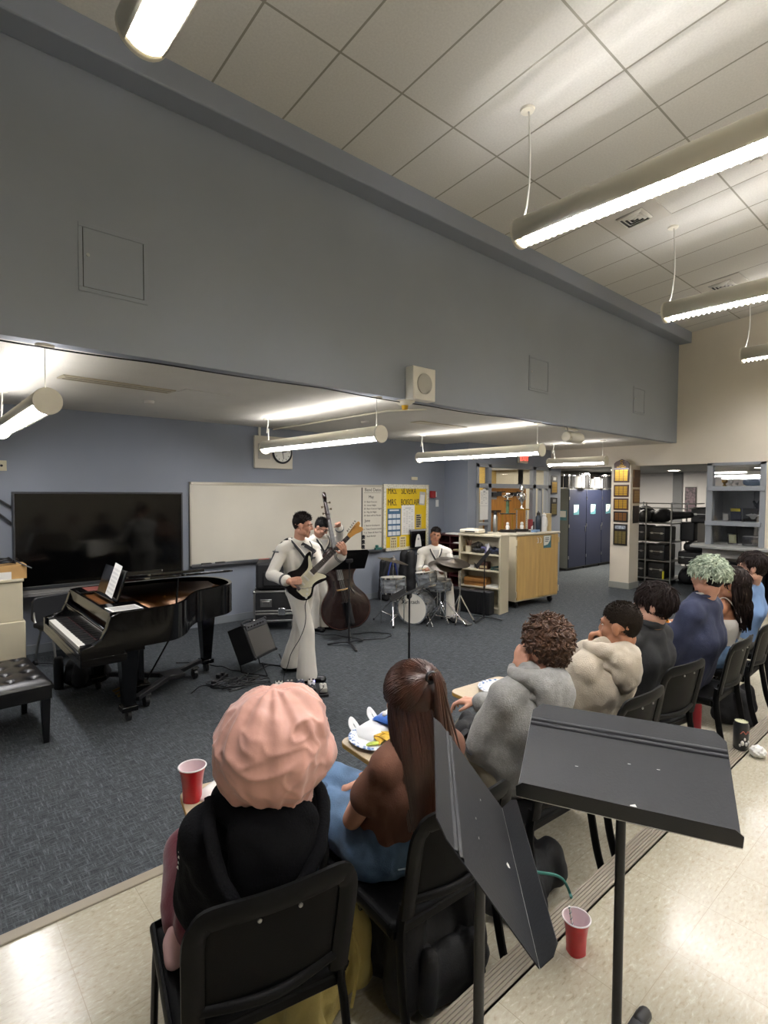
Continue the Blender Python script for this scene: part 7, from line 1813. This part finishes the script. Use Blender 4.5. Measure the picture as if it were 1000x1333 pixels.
M_buzz = mat('hair_buzz', '#1f1812', .75, var=.25, vscale=120, spec=.1)
short_hair(F, J['H'], J['f'], J['u'], M_buzz, n=1500, L=.007, top=.010, seed=8, front=.06)
shoes(F, M_blk)
face(F.t, J['H'], J['f'], J['u'], 1., M_hair_dk)

# ---- E: black shirt, thick dark hair
J, m = seated(3.36, 1.46, rad(-8), (3.34, 1.36, 1.305), (-.16, 1, .0), neck_z=.97, lean=.04, sw=.155, eR=(.22, .2, .70), wR=(.12, .36, .71), eL=(-.22, .22, .70), wL=(-.1, .38, .71))
F = Fig('person with thick dark hair in a black collared shirt', J, (3.36, 1.46, Z1), M_skin3)
F.body([dict(w=J['wR'], d=(-.3, .9, -.1), n=(0, 0, -1), side=-1), dict(w=J['wL'], d=(.2, .9, -.1), n=(0, 0, -1), side=1)], .008)
M_bshirt = mat('black_twill', '#1d1e20', .75, bump=.2, bscale=200)
bs_ = top(F, M_bshirt, .02, .01, .006, .95, nm='shirt', bulk=1.05, seed=21)
N = V(J['N']); F.raw('collar', G().tube([N+lat*.075*math.cos(a)+fd*(.07*math.sin(a)-.015)+up*.03 for a in np.linspace(0, 2*PI, 24, endpoint=False)], .02, 8, closed=True, flat=(.6, 1.3)), M_bshirt, bs_)
pants(F, MATS['black_cloth_trousers'], .02, .012)
M_thick = mat('hair_espresso', '#1f1613', .6, var=.3, vscale=40, spec=.15)
def comb(b, nm):
    k = max(0, min(1, (b.z-.05)/.06)); return V((b.x*5, b.y*5+.35*k, -.95*(1-k)))
curly(F, M_thick, 1., 1300, .055, 12, front=.035, back=-.08, side=-.025, infl=.016, curl=.12, r0=.0055, bend=comb, lift=.1, hug=.85)
shoes(F, M_blk)
face(F.t, J['H'], J['f'], J['u'], 1., M_hair_dk)

# ---- F: navy sweatshirt, bleached green hair over a dark undercut
J, m = seated(4.08, 1.42, rad(2), (4.075, 1.31, 1.40), (.22, 1, -.06), neck_z=1.045, lean=.03, sw=.175, eR=(.25, .16, .74), wR=(.14, .34, .71), eL=(-.22, .05, .69), wL=(-.08, .30, .66))
F = Fig('person with pale green hair over a dark undercut, navy sweatshirt', J, (4.08, 1.42, Z1), M_skin)
F.body([dict(w=J['wR'], d=(-.3, .9, -.1), n=(0, 0, -1), side=-1), dict(w=J['wL'], d=(.2, .9, -.1), n=(0, 0, -1), side=1)], .008, bulk=1.06)
M_navy_s = mat('faded_navy_fleece', '#2b3047', .92, var=.14, vscale=7, bump=.25, bscale=170)
nv = top(F, M_navy_s, .034, .011, .010, .95, nm='sweatshirt', bulk=1.10, cuff=.006, seed=27, sh=.062)
N = V(J['N']); F.raw('neck_band', G().tube([N+lat*.07*math.cos(a)+fd*(.066*math.sin(a)-.01)+up*(.035-.01*math.sin(a)) for a in np.linspace(0, 2*PI, 24, endpoint=False)], .013, 8, closed=True), M_navy_s, nv)
F.raw('tee_collar', G().tube([N+lat*.06*math.cos(a)+fd*(.056*math.sin(a)-.008)+up*(.052-.01*math.sin(a)) for a in np.linspace(0, 2*PI, 24, endpoint=False)], .009, 8, closed=True), MATS['white_rib'], nv)
F.raw('necklace', G().tube([N+lat*.057*math.cos(a)+fd*(.054*math.sin(a)-.006)+up*(.072-.012*math.sin(a)) for a in np.linspace(0, 2*PI, 24, endpoint=False)], .0025, 5, closed=True), MATS['bronze_bar'], nv)
pants(F, mat('navy_shorts', '#1d2233', .85), .03, .012, to=.12, nm='shorts')
short_hair(F, J['H'], J['f'], J['u'], M_hair_bk, s=1.03, n=700, L=.012, top=.012, seed=31, front=.05, side=-.02, back=-.095)
M_green = mat('hair_pale_green', '#6f7d6a', .55, var=.35, vscale=30, spec=.25, hex2='#b9c2ab')
g, pts, fr_ = scalp(J['H'], J['f'], J['u'], 1.03, .026, front=.045, side=.035, back=.02, fn=lambda b: .008*mnoise.noise(b*40))
hg = F.raw('dyed_hair', g, M_green)
g2 = G(); locks(g2, pts, 1100, .042, .0055, lambda b, nm: comb(b, nm)*.7, .35, 5, 6, .4, fr=fr_, hug=(V(J['H'])+fr_[2]*.02, .6)); F.raw('dyed_locks', g2, M_green, hg)
for q in 'RL':
    a_ = V(J['a'+q]); F.raw('sock', G().cyl(a_+V((0, 0, -.02)), a_+V((0, 0, .12)), .05, .054, n=20), M_paper, F.t)
shoes(F, M_blk)
face(F.t, J['H'], J['f'], J['u'], 1., M_hair_dk)

# ---- G: long dark wavy hair, white strappy top
J, m = seated(4.72, 1.44, rad(4), (4.64, 1.33, 1.295), (-.05, 1, -.05), neck_z=.985, lean=.05, sw=.14, eR=(.20, .18, .70), wR=(.10, .36, .70), eL=(-.20, .2, .68), wL=(-.08, .36, .70))
F = Fig('person with long dark wavy hair and a white strappy top', J, (4.72, 1.44, Z1), M_skin2)
F.body([dict(w=J['wR'], d=(-.3, .9, -.1), n=(0, 0, -1), side=-1), dict(w=J['wL'], d=(.2, .9, -.1), n=(0, 0, -1), side=1)], .008, bulk=.92, armr=(.042, .034, .026))
M_wtop = mat('white_cotton', '#cfcbc2', .8)
g = G(); Jt = dict(J); torso(g, Jt, .011, .04, .95)
N = V(J['N']); C = V(J['C']); up = (N-C).normalized(); lat = (V(J['sR'])-V(J['sL'])).normalized(); fd = m.to_3x3() @ V((0, 1, 0))
tp = F.part('strappy_top', g, M_wtop, .01, 3, cut=[(C+up*.045, up)])
for s_ in (-1, 1): F.raw('strap', G().tube(curve_pts([C+lat*s_*.085-fd*.11+up*.03, C+lat*s_*.11-fd*.095+up*.11, N+lat*s_*.125-fd*.02+up*.01, N+lat*s_*.115+fd*.06-up*.05, C+lat*s_*.10+fd*.105+up*.03], 6), .009, 6, flat=(1.2, .4)), M_wtop, tp)
pants(F, MATS['blue_denim'], .02, .012)
h, fr_ = curly(F, M_thick, 1., 300, .05, 41, front=.055, back=-.085, side=-.03, infl=.016, curl=.2, bend=comb, lift=.1, hug=.9)
g = G(); rnd = random.Random(8); r_, f_, u_ = fr_
for k in range(260):
    a = rnd.uniform(-1.5, 1.9); sx = math.sin(a); cy = math.cos(a)
    p0 = V(J['H'])+r_*.085*sx-f_*(.012+.09*cy)+V((0, 0, .02+rnd.gauss(0, .025)))
    e = N+r_*(.12*sx+.05)-f_*(.10+.05*cy)+V((0, 0, -.20+rnd.uniform(-.06, .05))); w_ = r_*.018*math.sin(k)+f_*.012*math.cos(k*1.7)
    q = curve_pts([p0, p0.lerp(e, .3)+w_+r_*.01*sx, p0.lerp(e, .65)-w_*1.3, e], 5); n_ = len(q)
    g.tube(q, [.0065*(1-.6*(i/(n_-1))**2) for i in range(n_)], 5)
F.raw('hair_lengths', g, M_thick, h)
P_, R_f = head_frame(J['f'], J['u'])[0], None
F.raw('earring', G().ball(V(J['H'])-r_*.088-V((0, 0, .045)), .006, n=10, k=6).ball(V(J['H'])+r_*.088-V((0, 0, .045)), .006, n=10, k=6), M_brass, F.t)
shoes(F, M_blk)
face(F.t, J['H'], J['f'], J['u'], 1., M_hair_dk)

# ---- H: dark hair, light blue T-shirt, camouflage shorts at the right edge
J, m = seated(5.40, 1.48, rad(6), (5.24, 1.36, 1.365), (-.22, 1, -.04), neck_z=1.03, lean=.03, sw=.155, eR=(.22, .16, .72), wR=(.12, .34, .70), eL=(-.23, .16, .72), wL=(-.10, .34, .70))
F = Fig('person in a light blue T-shirt and grey patterned shorts at the right edge', J, (5.40, 1.48, Z1), M_skin3)
F.body([dict(w=J['wR'], d=(-.3, .9, -.1), n=(0, 0, -1), side=-1), dict(w=J['wL'], d=(.2, .9, -.1), n=(0, 0, -1), side=1)], .009)
top(F, mat('light_blue_cotton', '#7f9fca', .85), .016, .011, .006, .4, nm='tshirt', cuff=.012, seed=33)
pants(F, mat('grey_camouflage', '#8d8c88', .85, var=1, vscale=16, hex2='#4c4c4c'), .03, .012, to=.1, nm='shorts')
h, fr_ = curly(F, M_thick, 1., 500, .05, 51, front=.055, back=-.085, side=-.02, infl=.016, curl=.2, bend=comb, lift=.1, hug=.9)
shoes(F, M_blk)
face(F.t, J['H'], J['f'], J['u'], 1., M_hair_dk)
# ---------------------------------------------------------------- things on and under the audience's desks
TZ = Z1+.6915
def cup(label, loc, rz=0., straw=False):
    t = thing('party_cup', label, 'cup', loc, rz, 'red plastic cups')
    g = G(); prof = [(.030, .0), (.030, .012), (.0315, .03), (.034, .06), (.035, .064), (.0385, .09), (.0395, .095), (.0455, .118)]
    sq = lambda a, z: 1.0+.05*max(0, 1-z/.07)*(1+math.cos(4*a))
    n = 40
    vs = [(r*sq(2*PI*j/n, z)*math.cos(2*PI*j/n), r*sq(2*PI*j/n, z)*math.sin(2*PI*j/n), z) for r, z in prof for j in range(n)]
    fs = [(i*n+j, i*n+(j+1) % n, (i+1)*n+(j+1) % n, (i+1)*n+j) for i in range(len(prof)-1) for j in range(n)]+[tuple(range(n-1, -1, -1))]
    obj('wall', g.add(vs, fs), mat('red_plastic', '#b10f1c', .3, coat=.2), t, smooth=60)
    obj('lining', G().lathe([(0, .004), (.0285, .004), (.0325, .06), (.0375, .093), (.0445, .118)], 36), mat('cup_lining', '#d9c3c6', .35), t, smooth=60)
    obj('rim', G().tube([(.0458*math.cos(a), .0458*math.sin(a), .119) for a in np.linspace(0, 2*PI, 40, endpoint=False)], .0026, 8, closed=True), mat('cup_white', '#e2dcda', .35), t)
    obj('ice_water', G().lathe([(0, .03), (.03, .03)], 30), mat('pink_water', '#cfb6bb', .1), t)
    if straw: 
        s_ = obj('straw', G().cyl((.0, .0, .008), (-.035, .02, .175), .0035, n=10), M_paper, t)
        obj('straw_stripe', G().tube([V((.0, .0, .008)).lerp(V((-.035, .02, .175)), k/60)+V((.0036*math.cos(k*.8), .0036*math.sin(k*.8), 0)) for k in range(61)], .0012, 5), mat('teal_stripe', '#3f7f92', .5), s_)
    return t
cup('red plastic cup standing on the desk left of the pink bonnet', (.735, 1.845, TZ))
cup('red plastic cup with striped straw on the tiled floor', (1.70, .925, .4), .4, True)
def paper_plate(label, loc, r=.125, pieces=None):
    t = thing('paper_plate', label, 'plate', loc, random.random(), 'blue rimmed paper plates')
    obj('dish', G().lathe([(0, .004), (r*.70, .004), (r*.76, .010), (r*.80, .016)], 48).lathe([(0, .001), (r*.70, .001), (r*.76, .007), (r*.80, .013)], 48), mat('plate_white', '#d9d8d4'), t)
    m_ = MATS.get('plate_rim')
    if not m_:
        m_, nt, N_, b, L = nodes_mat('plate_rim'); tc = N_('ShaderNodeTexCoord'); v = N_('ShaderNodeTexVoronoi', i_Scale=62.); L(tc.outputs['Object'], v.inputs['Vector'])
        rr = ramp(N_, [(.0, '#2f4f86'), (.42, '#5d7fae'), (.55, '#d6d8d8')]); L(v.outputs['Distance'], rr.inputs['Fac']); L(rr.outputs['Color'], b.inputs['Base Color']); b.inputs['Roughness'].default_value = .45
    obj('rim', G().lathe([(r*.80, .0165), (r*.9, .0215), (r, .019), (r*1.0, .017), (r*.9, .018), (r*.80, .013), (r*.80, .0165)], 60), m_, t)
    return t
paper_plate('blue rimmed paper plate with tortilla chips on brown shirt person\'s desk', (1.53, 1.765, TZ), .135)
rnd = random.Random(3)
for i, (x, y, a) in enumerate(((1.515, 1.745, .2), (1.54, 1.765, 1.3), (1.53, 1.715, 2.4), (1.56, 1.735, .7))):
    one('tortilla_chip', ['yellow tortilla chip at left of the plate pile', 'yellow tortilla chip at the far side of plate pile', 'yellow tortilla chip nearest the camera on plate', 'yellow tortilla chip on top of the plate pile'][i], 'chip',
        G(M4.Translation((x, y, TZ+.012+.006*i)) @ M4.Rotation(a, 4, 'Z') @ M4.Rotation(.18, 4, 'X')).grid(lambda u, v: ((u-.5)*.07*(1-v), (v-.4)*.06, .012*(1-(2*u-1)**2)*(1-v)), 6, 6), mat('corn_chip', '#c9a02c', .6, var=.15, vscale=60), (x, y, TZ+.012), solid=.003, group='tortilla chips on the plate')
one('lettuce_scrap', 'green lettuce scrap at left rim of the chips plate', 'lettuce', G(M4.Translation((1.465, 1.745, TZ+.007))).ball((0, 0, .004), (.025, .012, .006)).ball((.02, -.01, .004), (.018, .012, .006)), mat('lettuce', '#9fae4a', .6, var=.3, vscale=60), (1.465, 1.745, TZ+.007))
# white carrier bag with a blue snack packet
t = thing('plastic_bag', 'crumpled white carrier bag behind the chips plate', 'bag', (1.63, 1.865, TZ), .25)
def crump(sx, sy, h, seed, amp=.03):
    def f(u, v):
        x = (u-.5)*sx; y = (v-.5)*sy; e = min(1, 5*min(u, 1-u, v, 1-v)*1.)
        n = mnoise.noise(V((x*9+seed, y*9, 1)))+.6*mnoise.noise(V((x*22, y*22+seed, 3)))
        return (x*(1+.15*mnoise.noise(V((y*6, seed, 0)))), y*(1+.15*mnoise.noise(V((x*6, seed, 5)))), max(.002, h*e**.5+amp*n*e))
    return f
M_bagw = mat('white_polythene', '#d7d8d8', .35, coat=.1)
obj('film', G().grid(crump(.32, .13, .035, 2, .018), 36, 24), M_bagw, t, solid=.002, smooth=70)
for x in (-.12, .02): obj('handle', G().tube(curve_pts([(x-.012, .055, .01), (x-.014, .075, .035), (x+.005, .085, .05), (x+.02, .075, .03), (x+.018, .055, .01)], 5), .011, 6, flat=(1.5, .3)), M_bagw, t)
t = thing('snack_packet', 'blue foil snack packet lying on the white carrier bag', 'packet', (1.69, 1.835, TZ+.04), .2)
obj('packet', G().grid(crump(.19, .13, .022, 7, .008), 20, 16).grid(lambda u, v: ((u-.5)*.19, (v-.5)*.13, -.004), 4, 4), mat('blue_foil', '#3a62ad', .3, metal=.2, var=.35, vscale=16), t, smooth=70)
obj('print', G(M4.Translation((.03, -.0, .024))).ball((0, 0, 0), (.035, .025, .012)), mat('cookie_print', '#c08a4a', .5, var=.3, vscale=40), t)
obj('letter_patch', G(M4.Translation((-.045, .02, .024))).ball((0, 0, 0), (.03, .012, .012)), M_paper, t)
one('napkin', 'crumpled white napkin on the desk beside the chips plate', 'napkin', G(M4.Translation((1.72, 1.68, TZ))).grid(crump(.16, .13, .012, 4, .012), 18, 14), M_paper, (1.72, 1.68, TZ), solid=.002)
one('napkin', 'white napkin with red print on the bonnet person\'s desk', 'napkin', G(M4.Translation((.84, 1.82, TZ)) @ M4.Rotation(.5, 4, 'Z')).grid(crump(.16, .16, .014, 9, .012), 18, 14), M_paper, (.84, 1.82, TZ), solid=.002)
paper_plate('empty blue rimmed paper plate on the grey hoodie person\'s desk', (2.43, 1.79, TZ), .125)
paper_plate('blue rimmed paper plate with a brownie on cream hoodie person\'s desk', (3.30, 1.80, TZ), .125)
one('brownie', 'dark brownie on the plate by the cream hoodie', 'brownie', G().box((3.30, 1.77, TZ+.02), (.05, .045, .025)), mat('chocolate', '#24140e', .7, bump=.5, bscale=90), (3.30, 1.77, TZ), bevel=.006)
t = thing('snack_packet', 'orange snack packet on the desk left of the navy sweatshirt', 'packet', (4.60, 1.78, TZ), .5)
obj('packet', G(TR((0, 0, .045), rad(70))).grid(crump(.15, .1, .02, 3, .01), 16, 12), mat('orange_foil', '#d98a1e', .35, var=.3, vscale=18), t, solid=.012, smooth=70)
paper_plate('blue rimmed paper plate beside the orange snack packet', (4.74, 1.72, TZ), .11)
one('tissue_note', 'lime green note on desk in front of the black shirt person', 'note', G().box((3.95, 1.68, TZ+.006), (.09, .13, .012)), mat('lime_paper', '#b9c93a', .6), (3.95, 1.68, TZ), bevel=.003)
one('white_card', 'white card on the desk left of the navy sweatshirt shoulder', 'card', G(RZ(.3, (3.90, 1.86, TZ))).box((0, 0, .002), (.16, .1, .004)), M_paper, (3.90, 1.86, TZ))
# bags under the chairs
M_bp = mat('black_backpack', '#121214', .75, bump=.2, bscale=220)
t = thing('backpack', 'large black backpack under the chair of the brown shirt person', 'backpack', (1.40, 1.36, Z1), rad(-10))
o = obj('body', bag_mesh(.40, .26, .42, 61, .011, .012), M_bp, t); drop(o)
obj('front_pocket', bag_mesh(.30, .12, .24, 62, .01, .008), M_bp, t).location = (0, -.13, .02)
for x in (-.13, .0): obj('strap', G().tube(curve_pts([(x-.08, .1, .40), (x-.14, .12, .3), (x-.15, .12, .12), (x-.1, .1, .02)], 6), .022, 6, flat=(1.1, .3)), M_bp, t)
obj('buckle', G().box((-.20, .1, .33), (.03, .015, .04)), M_steel, t, bevel=.004)
t = thing('tote_bag', 'pale yellow cloth bag on the floor behind the nearest chair', 'bag', (1.02, 1.50, Z1), .3)
o = obj('body', bag_mesh(.38, .22, .36, 71, .010, .022, 1.), mat('yellow_canvas', '#b9a864', .85, var=.06, vscale=8, bump=.25, bscale=60), t); drop(o)
obj('seam', G().tube(curve_pts([(.05, -.115, .30), (.07, -.13, .18), (.04, -.12, .04)], 5), .006, 6), MATS['yellow_canvas'], t)
t = thing('backpack', 'black bag lying under the grey hoodie person\'s chair', 'backpack', (1.98, 1.32, Z1), rad(15))
o = obj('body', bag_mesh(.42, .24, .26, 81, .012, .014), M_bp, t); drop(o)
one('green_cord', 'teal cord trailing over the black bag below the left music stand', 'cord', G().tube(curve_pts([(1.62, 1.22, .62), (1.80, 1.18, .5), (1.98, 1.14, .40), (2.02, 1.10, .25), (1.9, 1.06, .42)], 8), .006, 6), mat('teal_cord', '#2f6b60', .6), (1.9, 1.15, .45))
t = thing('camera_bag', 'black binocular shaped pouch on the grey hoodie person\'s lap', 'pouch', (1.97, 1.62, .815), .5)
o = obj('body', bag_mesh(.18, .12, .12, 91, .008, .008), M_bp, t)
obj('strap', G().tube(curve_pts([(-.08, 0, .08), (-.16, .02, .06), (-.2, -.05, .03)]), .012, 6, flat=(1.3, .3)), M_bp, t)
t = thing('backpack', 'black bag on the floor under the chair of white strappy top', 'backpack', (4.85, 1.35, Z1), .2)
o = obj('body', bag_mesh(.36, .24, .30, 95, .013, .014), M_bp, t); drop(o)
t = thing('tumbler', 'tall red bottle on the floor below the navy sweatshirt person\'s chair', 'bottle', (4.30, 1.45, Z1))
obj('body', G().lathe([(0, 0), (.04, 0), (.044, .01), (.046, .24), (.04, .255)], 28), mat('coral_red_enamel', '#a8303a', .35), t)
obj('cap', G().lathe([(.04, .255), (.047, .258), (.047, .29), (.03, .30), (0, .30)], 24), mat('green_knit', '#2f4a3c', .6), t)
t = thing('drink_can', 'black decorated drinks can standing on the ribbed step edge', 'can', (3.84, 1.03, .4045))
obj('body', G().lathe([(0, .0), (.034, 0), (.042, .012), (.042, .15), (.034, .168), (.036, .172)], 32), mat('black_can', '#191b1d', .3, coat=.2), t)
obj('lid', G().lathe([(0, .166), (.033, .166), (.036, .172)], 28), MATS['cert_cream'], t)
g = G()
for a, z, r in ((3.6, .05, .02), (4.1, .045, .016), (3.9, .075, .012), (4.5, .055, .014), (3.3, .035, .012)): g.ball((.0425*math.cos(a), .0425*math.sin(a), z), (r*.5, r*.5, r*.8), n=10, k=6)
obj('flower_print', g, mat('flower_white', '#c9c6c0', .5), t)
obj('script_print', G().tube([(.0428*math.cos(a), .0428*math.sin(a), .115+.008*math.sin(9*a)) for a in np.linspace(3.3, 4.7, 24)], .0022, 5), mat('red_script', '#9a4a3a', .4), t)
one('crumpled_paper', 'crumpled white paper ball on the tiled floor beside the can', 'paper ball', tomesh_g(remesh(G(M4.Translation((3.80, .93, .435))).ball((0, 0, 0), (.045, .04, .034), n=20, k=14), .006, 1, wrinkle(.012, 45))) if False else G(M4.Translation((3.80, .93, .434))).grid(lambda u, v: tuple(V((math.sin(PI*v)*math.cos(2*PI*u), math.sin(PI*v)*math.sin(2*PI*u), math.cos(PI*v)*.8))*(.042+.010*mnoise.noise(V((math.sin(PI*v)*math.cos(2*PI*u), math.sin(PI*v)*math.sin(2*PI*u), math.cos(PI*v)))*3.2))), 28, 20), M_paper, (3.80, .93, .4))
# the two music stands nearest the camera
def near_stand(label, c, u, v, lip_lz, base, foot_rot):
    """c lip centre (world), u along the lip, v up the desk"""
    t = thing('music_stand', label, 'music stand', (base[0], base[1], .4), 0, 'music stands behind the audience')
    w, h = .51, .32
    m = AX(c, u, v)
    k_ = lambda nm, g, mm, par=None, **kw: obj(nm, g, mm, par or t, world=True, **kw)
    M_nd = mat('worn_stand_black', '#222325', .45, spec=.3, var=.12, vscale=5, bump=.06, bscale=140)
    g = G()
    pts = [(-w/2, 0), (w/2, 0), (w/2, h-.03), (w/2-.025, h), (-w/2+.025, h), (-w/2, h-.03)]
    d = k_('desk', G(m).prism(pts, -.0012, .0012), M_nd)
    zs = 1 if lip_lz > 0 else -1
    lm = m @ M4.Rotation(zs*rad(80), 4, 'X')
    k_('lip', G(lm).prism([(-w/2, 0), (w/2, 0), (w/2, .035), (w/2-.018, .052), (-w/2+.018, .052), (-w/2, .035)], -.0012, .0012), M_nd, d)
    k_('worn_edge', G(m).tube([(-w/2, 0, zs*.001), (w/2, 0, zs*.001)], .0019, 6).tube([(-w/2, 0, 0), (-w/2, h-.03, 0), (-w/2+.025, h, 0)], .0009, 5), mat('bare_metal', '#b9b7b2', .35, metal=.6), d)
    g = G(m)
    for q in (.242, .258): g.grid(lambda a, b: ((a-.5)*(w-.004), h*q/.32+(b-.5)*.014, zs*(.0012+.004*math.sin(PI*b))), 2, 6)
    k_('stiffening_rib', g, M_nd, d)
    g = G(m); rn = random.Random(5)
    for i in range(3): x, y = rn.uniform(-.12, .1), rn.uniform(.06, .2); g.box((x, y, zs*.0014), (rn.uniform(.003, .008), .0009, .0004))
    g.prism([(.02, .045), (.032, .05), (.036, .043), (.03, .036), (.022, .038)], zs*.0012, zs*.0018)
    k_('scratches', g, mat('chipped_white', '#c9c7c2', .6), d)
    return t, k_, m
un = V((math.cos(-1.144), math.sin(-1.144), 0)); nn_ = V((-un.y, un.x, 0)); vn = nn_*math.cos(.498)+V((0, 0, math.sin(.498)))
t, k_, m = near_stand('black music stand with a broad flat desk at lower right', V((1.312, .602, 1.164)), un, vn, 1, (1.40, .63), 0)
pb_ = m @ V((0, .10, 0)); pz = pb_.z
k_('tilt_bracket', G(m).box((0, .11, -.02), (.10, .05, .03)), M_blkm, bevel=.004)
k_('pole', G().cyl((pb_.x, pb_.y, .44), (pb_.x, pb_.y, pz-.03), .0125, n=20), M_blkm)
for k in range(3):
    a = .1+k*2.094; u_ = V((math.cos(a), math.sin(a), 0)); b_ = V((pb_.x, pb_.y, .4))
    l = k_('leg', G().tube([b_+V((0, 0, .06)), b_+u_*.08+V((0, 0, .05)), b_+u_*.22+V((0, 0, .03))], .014, 6, flat=(1.5, .6)), M_blkm)
    k_('rubber_foot', G().cap(b_+u_*.19+V((0, 0, .03)), b_+u_*.235+V((0, 0, .02)), .02, .02), M_blk, l)
u2 = V((math.cos(-2.372), math.sin(-2.372), 0)); n2_ = V((-u2.y, u2.x, 0)); v2 = n2_*math.cos(2.207)+V((0, 0, math.sin(2.207)))
zside = 1 if AX((0, 0, 0), u2, v2).to_3x3().col[2].dot(V((0, 0, 1.97))-V((1.04, .715, 1.1))) > 0 else -1
t, k_, m = near_stand('black music stand with its desk turned edge on, left of the other', V((1.041, .715, 1.097)), u2, v2, zside, (1.03, .80), 0)
pb_ = m @ V((0, .10, -zside*.03))
k_('tilt_bracket', G(m).box((0, .11, -zside*.02), (.10, .05, .03)), M_blkm, bevel=.004)
k_('pole', G().cyl((pb_.x, pb_.y, .44), (pb_.x, pb_.y, pb_.z), .0125, n=20), M_blkm)
for k in range(3):
    a = .5+k*2.094; u_ = V((math.cos(a), math.sin(a), 0)); b_ = V((pb_.x, pb_.y, .4))
    l = k_('leg', G().tube([b_+V((0, 0, .06)), b_+u_*.08+V((0, 0, .05)), b_+u_*.19+V((0, 0, .02))], .014, 6, flat=(1.5, .6)), M_blkm)
    k_('rubber_foot', G().cap(b_+u_*.17+V((0, 0, .02)), b_+u_*.20+V((0, 0, .018)), .018, .018), M_blk, l)
# ---------------------------------------------------------------- light, camera
def ceiling_disc(x, y, z, label, r=.13):
    t = thing('downlight', label, 'downlight', (x, y, z), 0, 'downlights in the storage area')
    obj('trim_ring', G().lathe([(r, 0), (r+.03, -.006), (r+.03, 0)], 28), M_lamp_white, t)
    obj('lens', G().cyl((0, 0, -.004), (0, 0, .0), r, n=28), emit('downlight_lens', '#fff4e2', 14), t)
ceiling_disc(14.6, 5.55, 2.56, 'round downlight in the storage ceiling right of the column')
ceiling_disc(13.3, 6.4, 2.56, 'round downlight in the storage ceiling behind the column')
ceiling_disc(14.3, 3.6, 2.56, 'round downlight hidden beyond the display window')
w = bpy.data.worlds.new('World'); SC.world = w; w.use_nodes = True
w.node_tree.nodes['Background'].inputs[0].default_value = (.9, .92, 1, 1); w.node_tree.nodes['Background'].inputs[1].default_value = .02
# corridor and rear rooms have lamps of their own
def area(name, loc, size, power, col=(1, .93, .82)):
    l = bpy.data.lights.new(name, 'AREA'); l.shape = 'RECTANGLE'; l.size = size[0]; l.size_y = size[1]; l.energy = power; l.color = col
    o = bpy.data.objects.new(name, l); COL.objects.link(o); o.location = loc; return o
area('corridor_lamp', (10.2, 8.3, 2.9), (1.2, .3), 40)
area('storage_lamp', (13.6, 6.6, 2.52), (1.2, .6), 85)
cam = bpy.data.cameras.new('Camera'); co = bpy.data.objects.new('Camera', cam); COL.objects.link(co)
cam.sensor_fit = 'HORIZONTAL'; cam.sensor_width = 36; cam.lens = 36*710.1485/1000; cam.clip_start = .02; cam.clip_end = 100
yaw, pitch, roll = .7203, -.0364, .0059
F_ = V((math.sin(yaw)*math.cos(pitch), math.cos(yaw)*math.cos(pitch), math.sin(pitch))); R0 = V((math.cos(yaw), -math.sin(yaw), 0)); U0 = R0.cross(F_)
R_ = R0*math.cos(roll)+U0*math.sin(roll); U_ = U0*math.cos(roll)-R0*math.sin(roll)
co.matrix_world = M4(((R_.x, U_.x, -F_.x, 0), (R_.y, U_.y, -F_.y, 0), (R_.z, U_.z, -F_.z, 1.97), (0, 0, 0, 1)))
SC.camera = co
SC.view_settings.view_transform = 'Standard'; SC.view_settings.look = 'None'; SC.view_settings.gamma = 1; SC.view_settings.use_curve_mapping = False
SC.view_settings.exposure = .97
SC.cycles.use_denoising = True; SC.cycles.max_bounces = 8; SC.cycles.diffuse_bounces = 5; SC.cycles.glossy_bounces = 4; SC.cycles.transparent_max_bounces = 12
SC.cycles.sample_clamp_indirect = 6
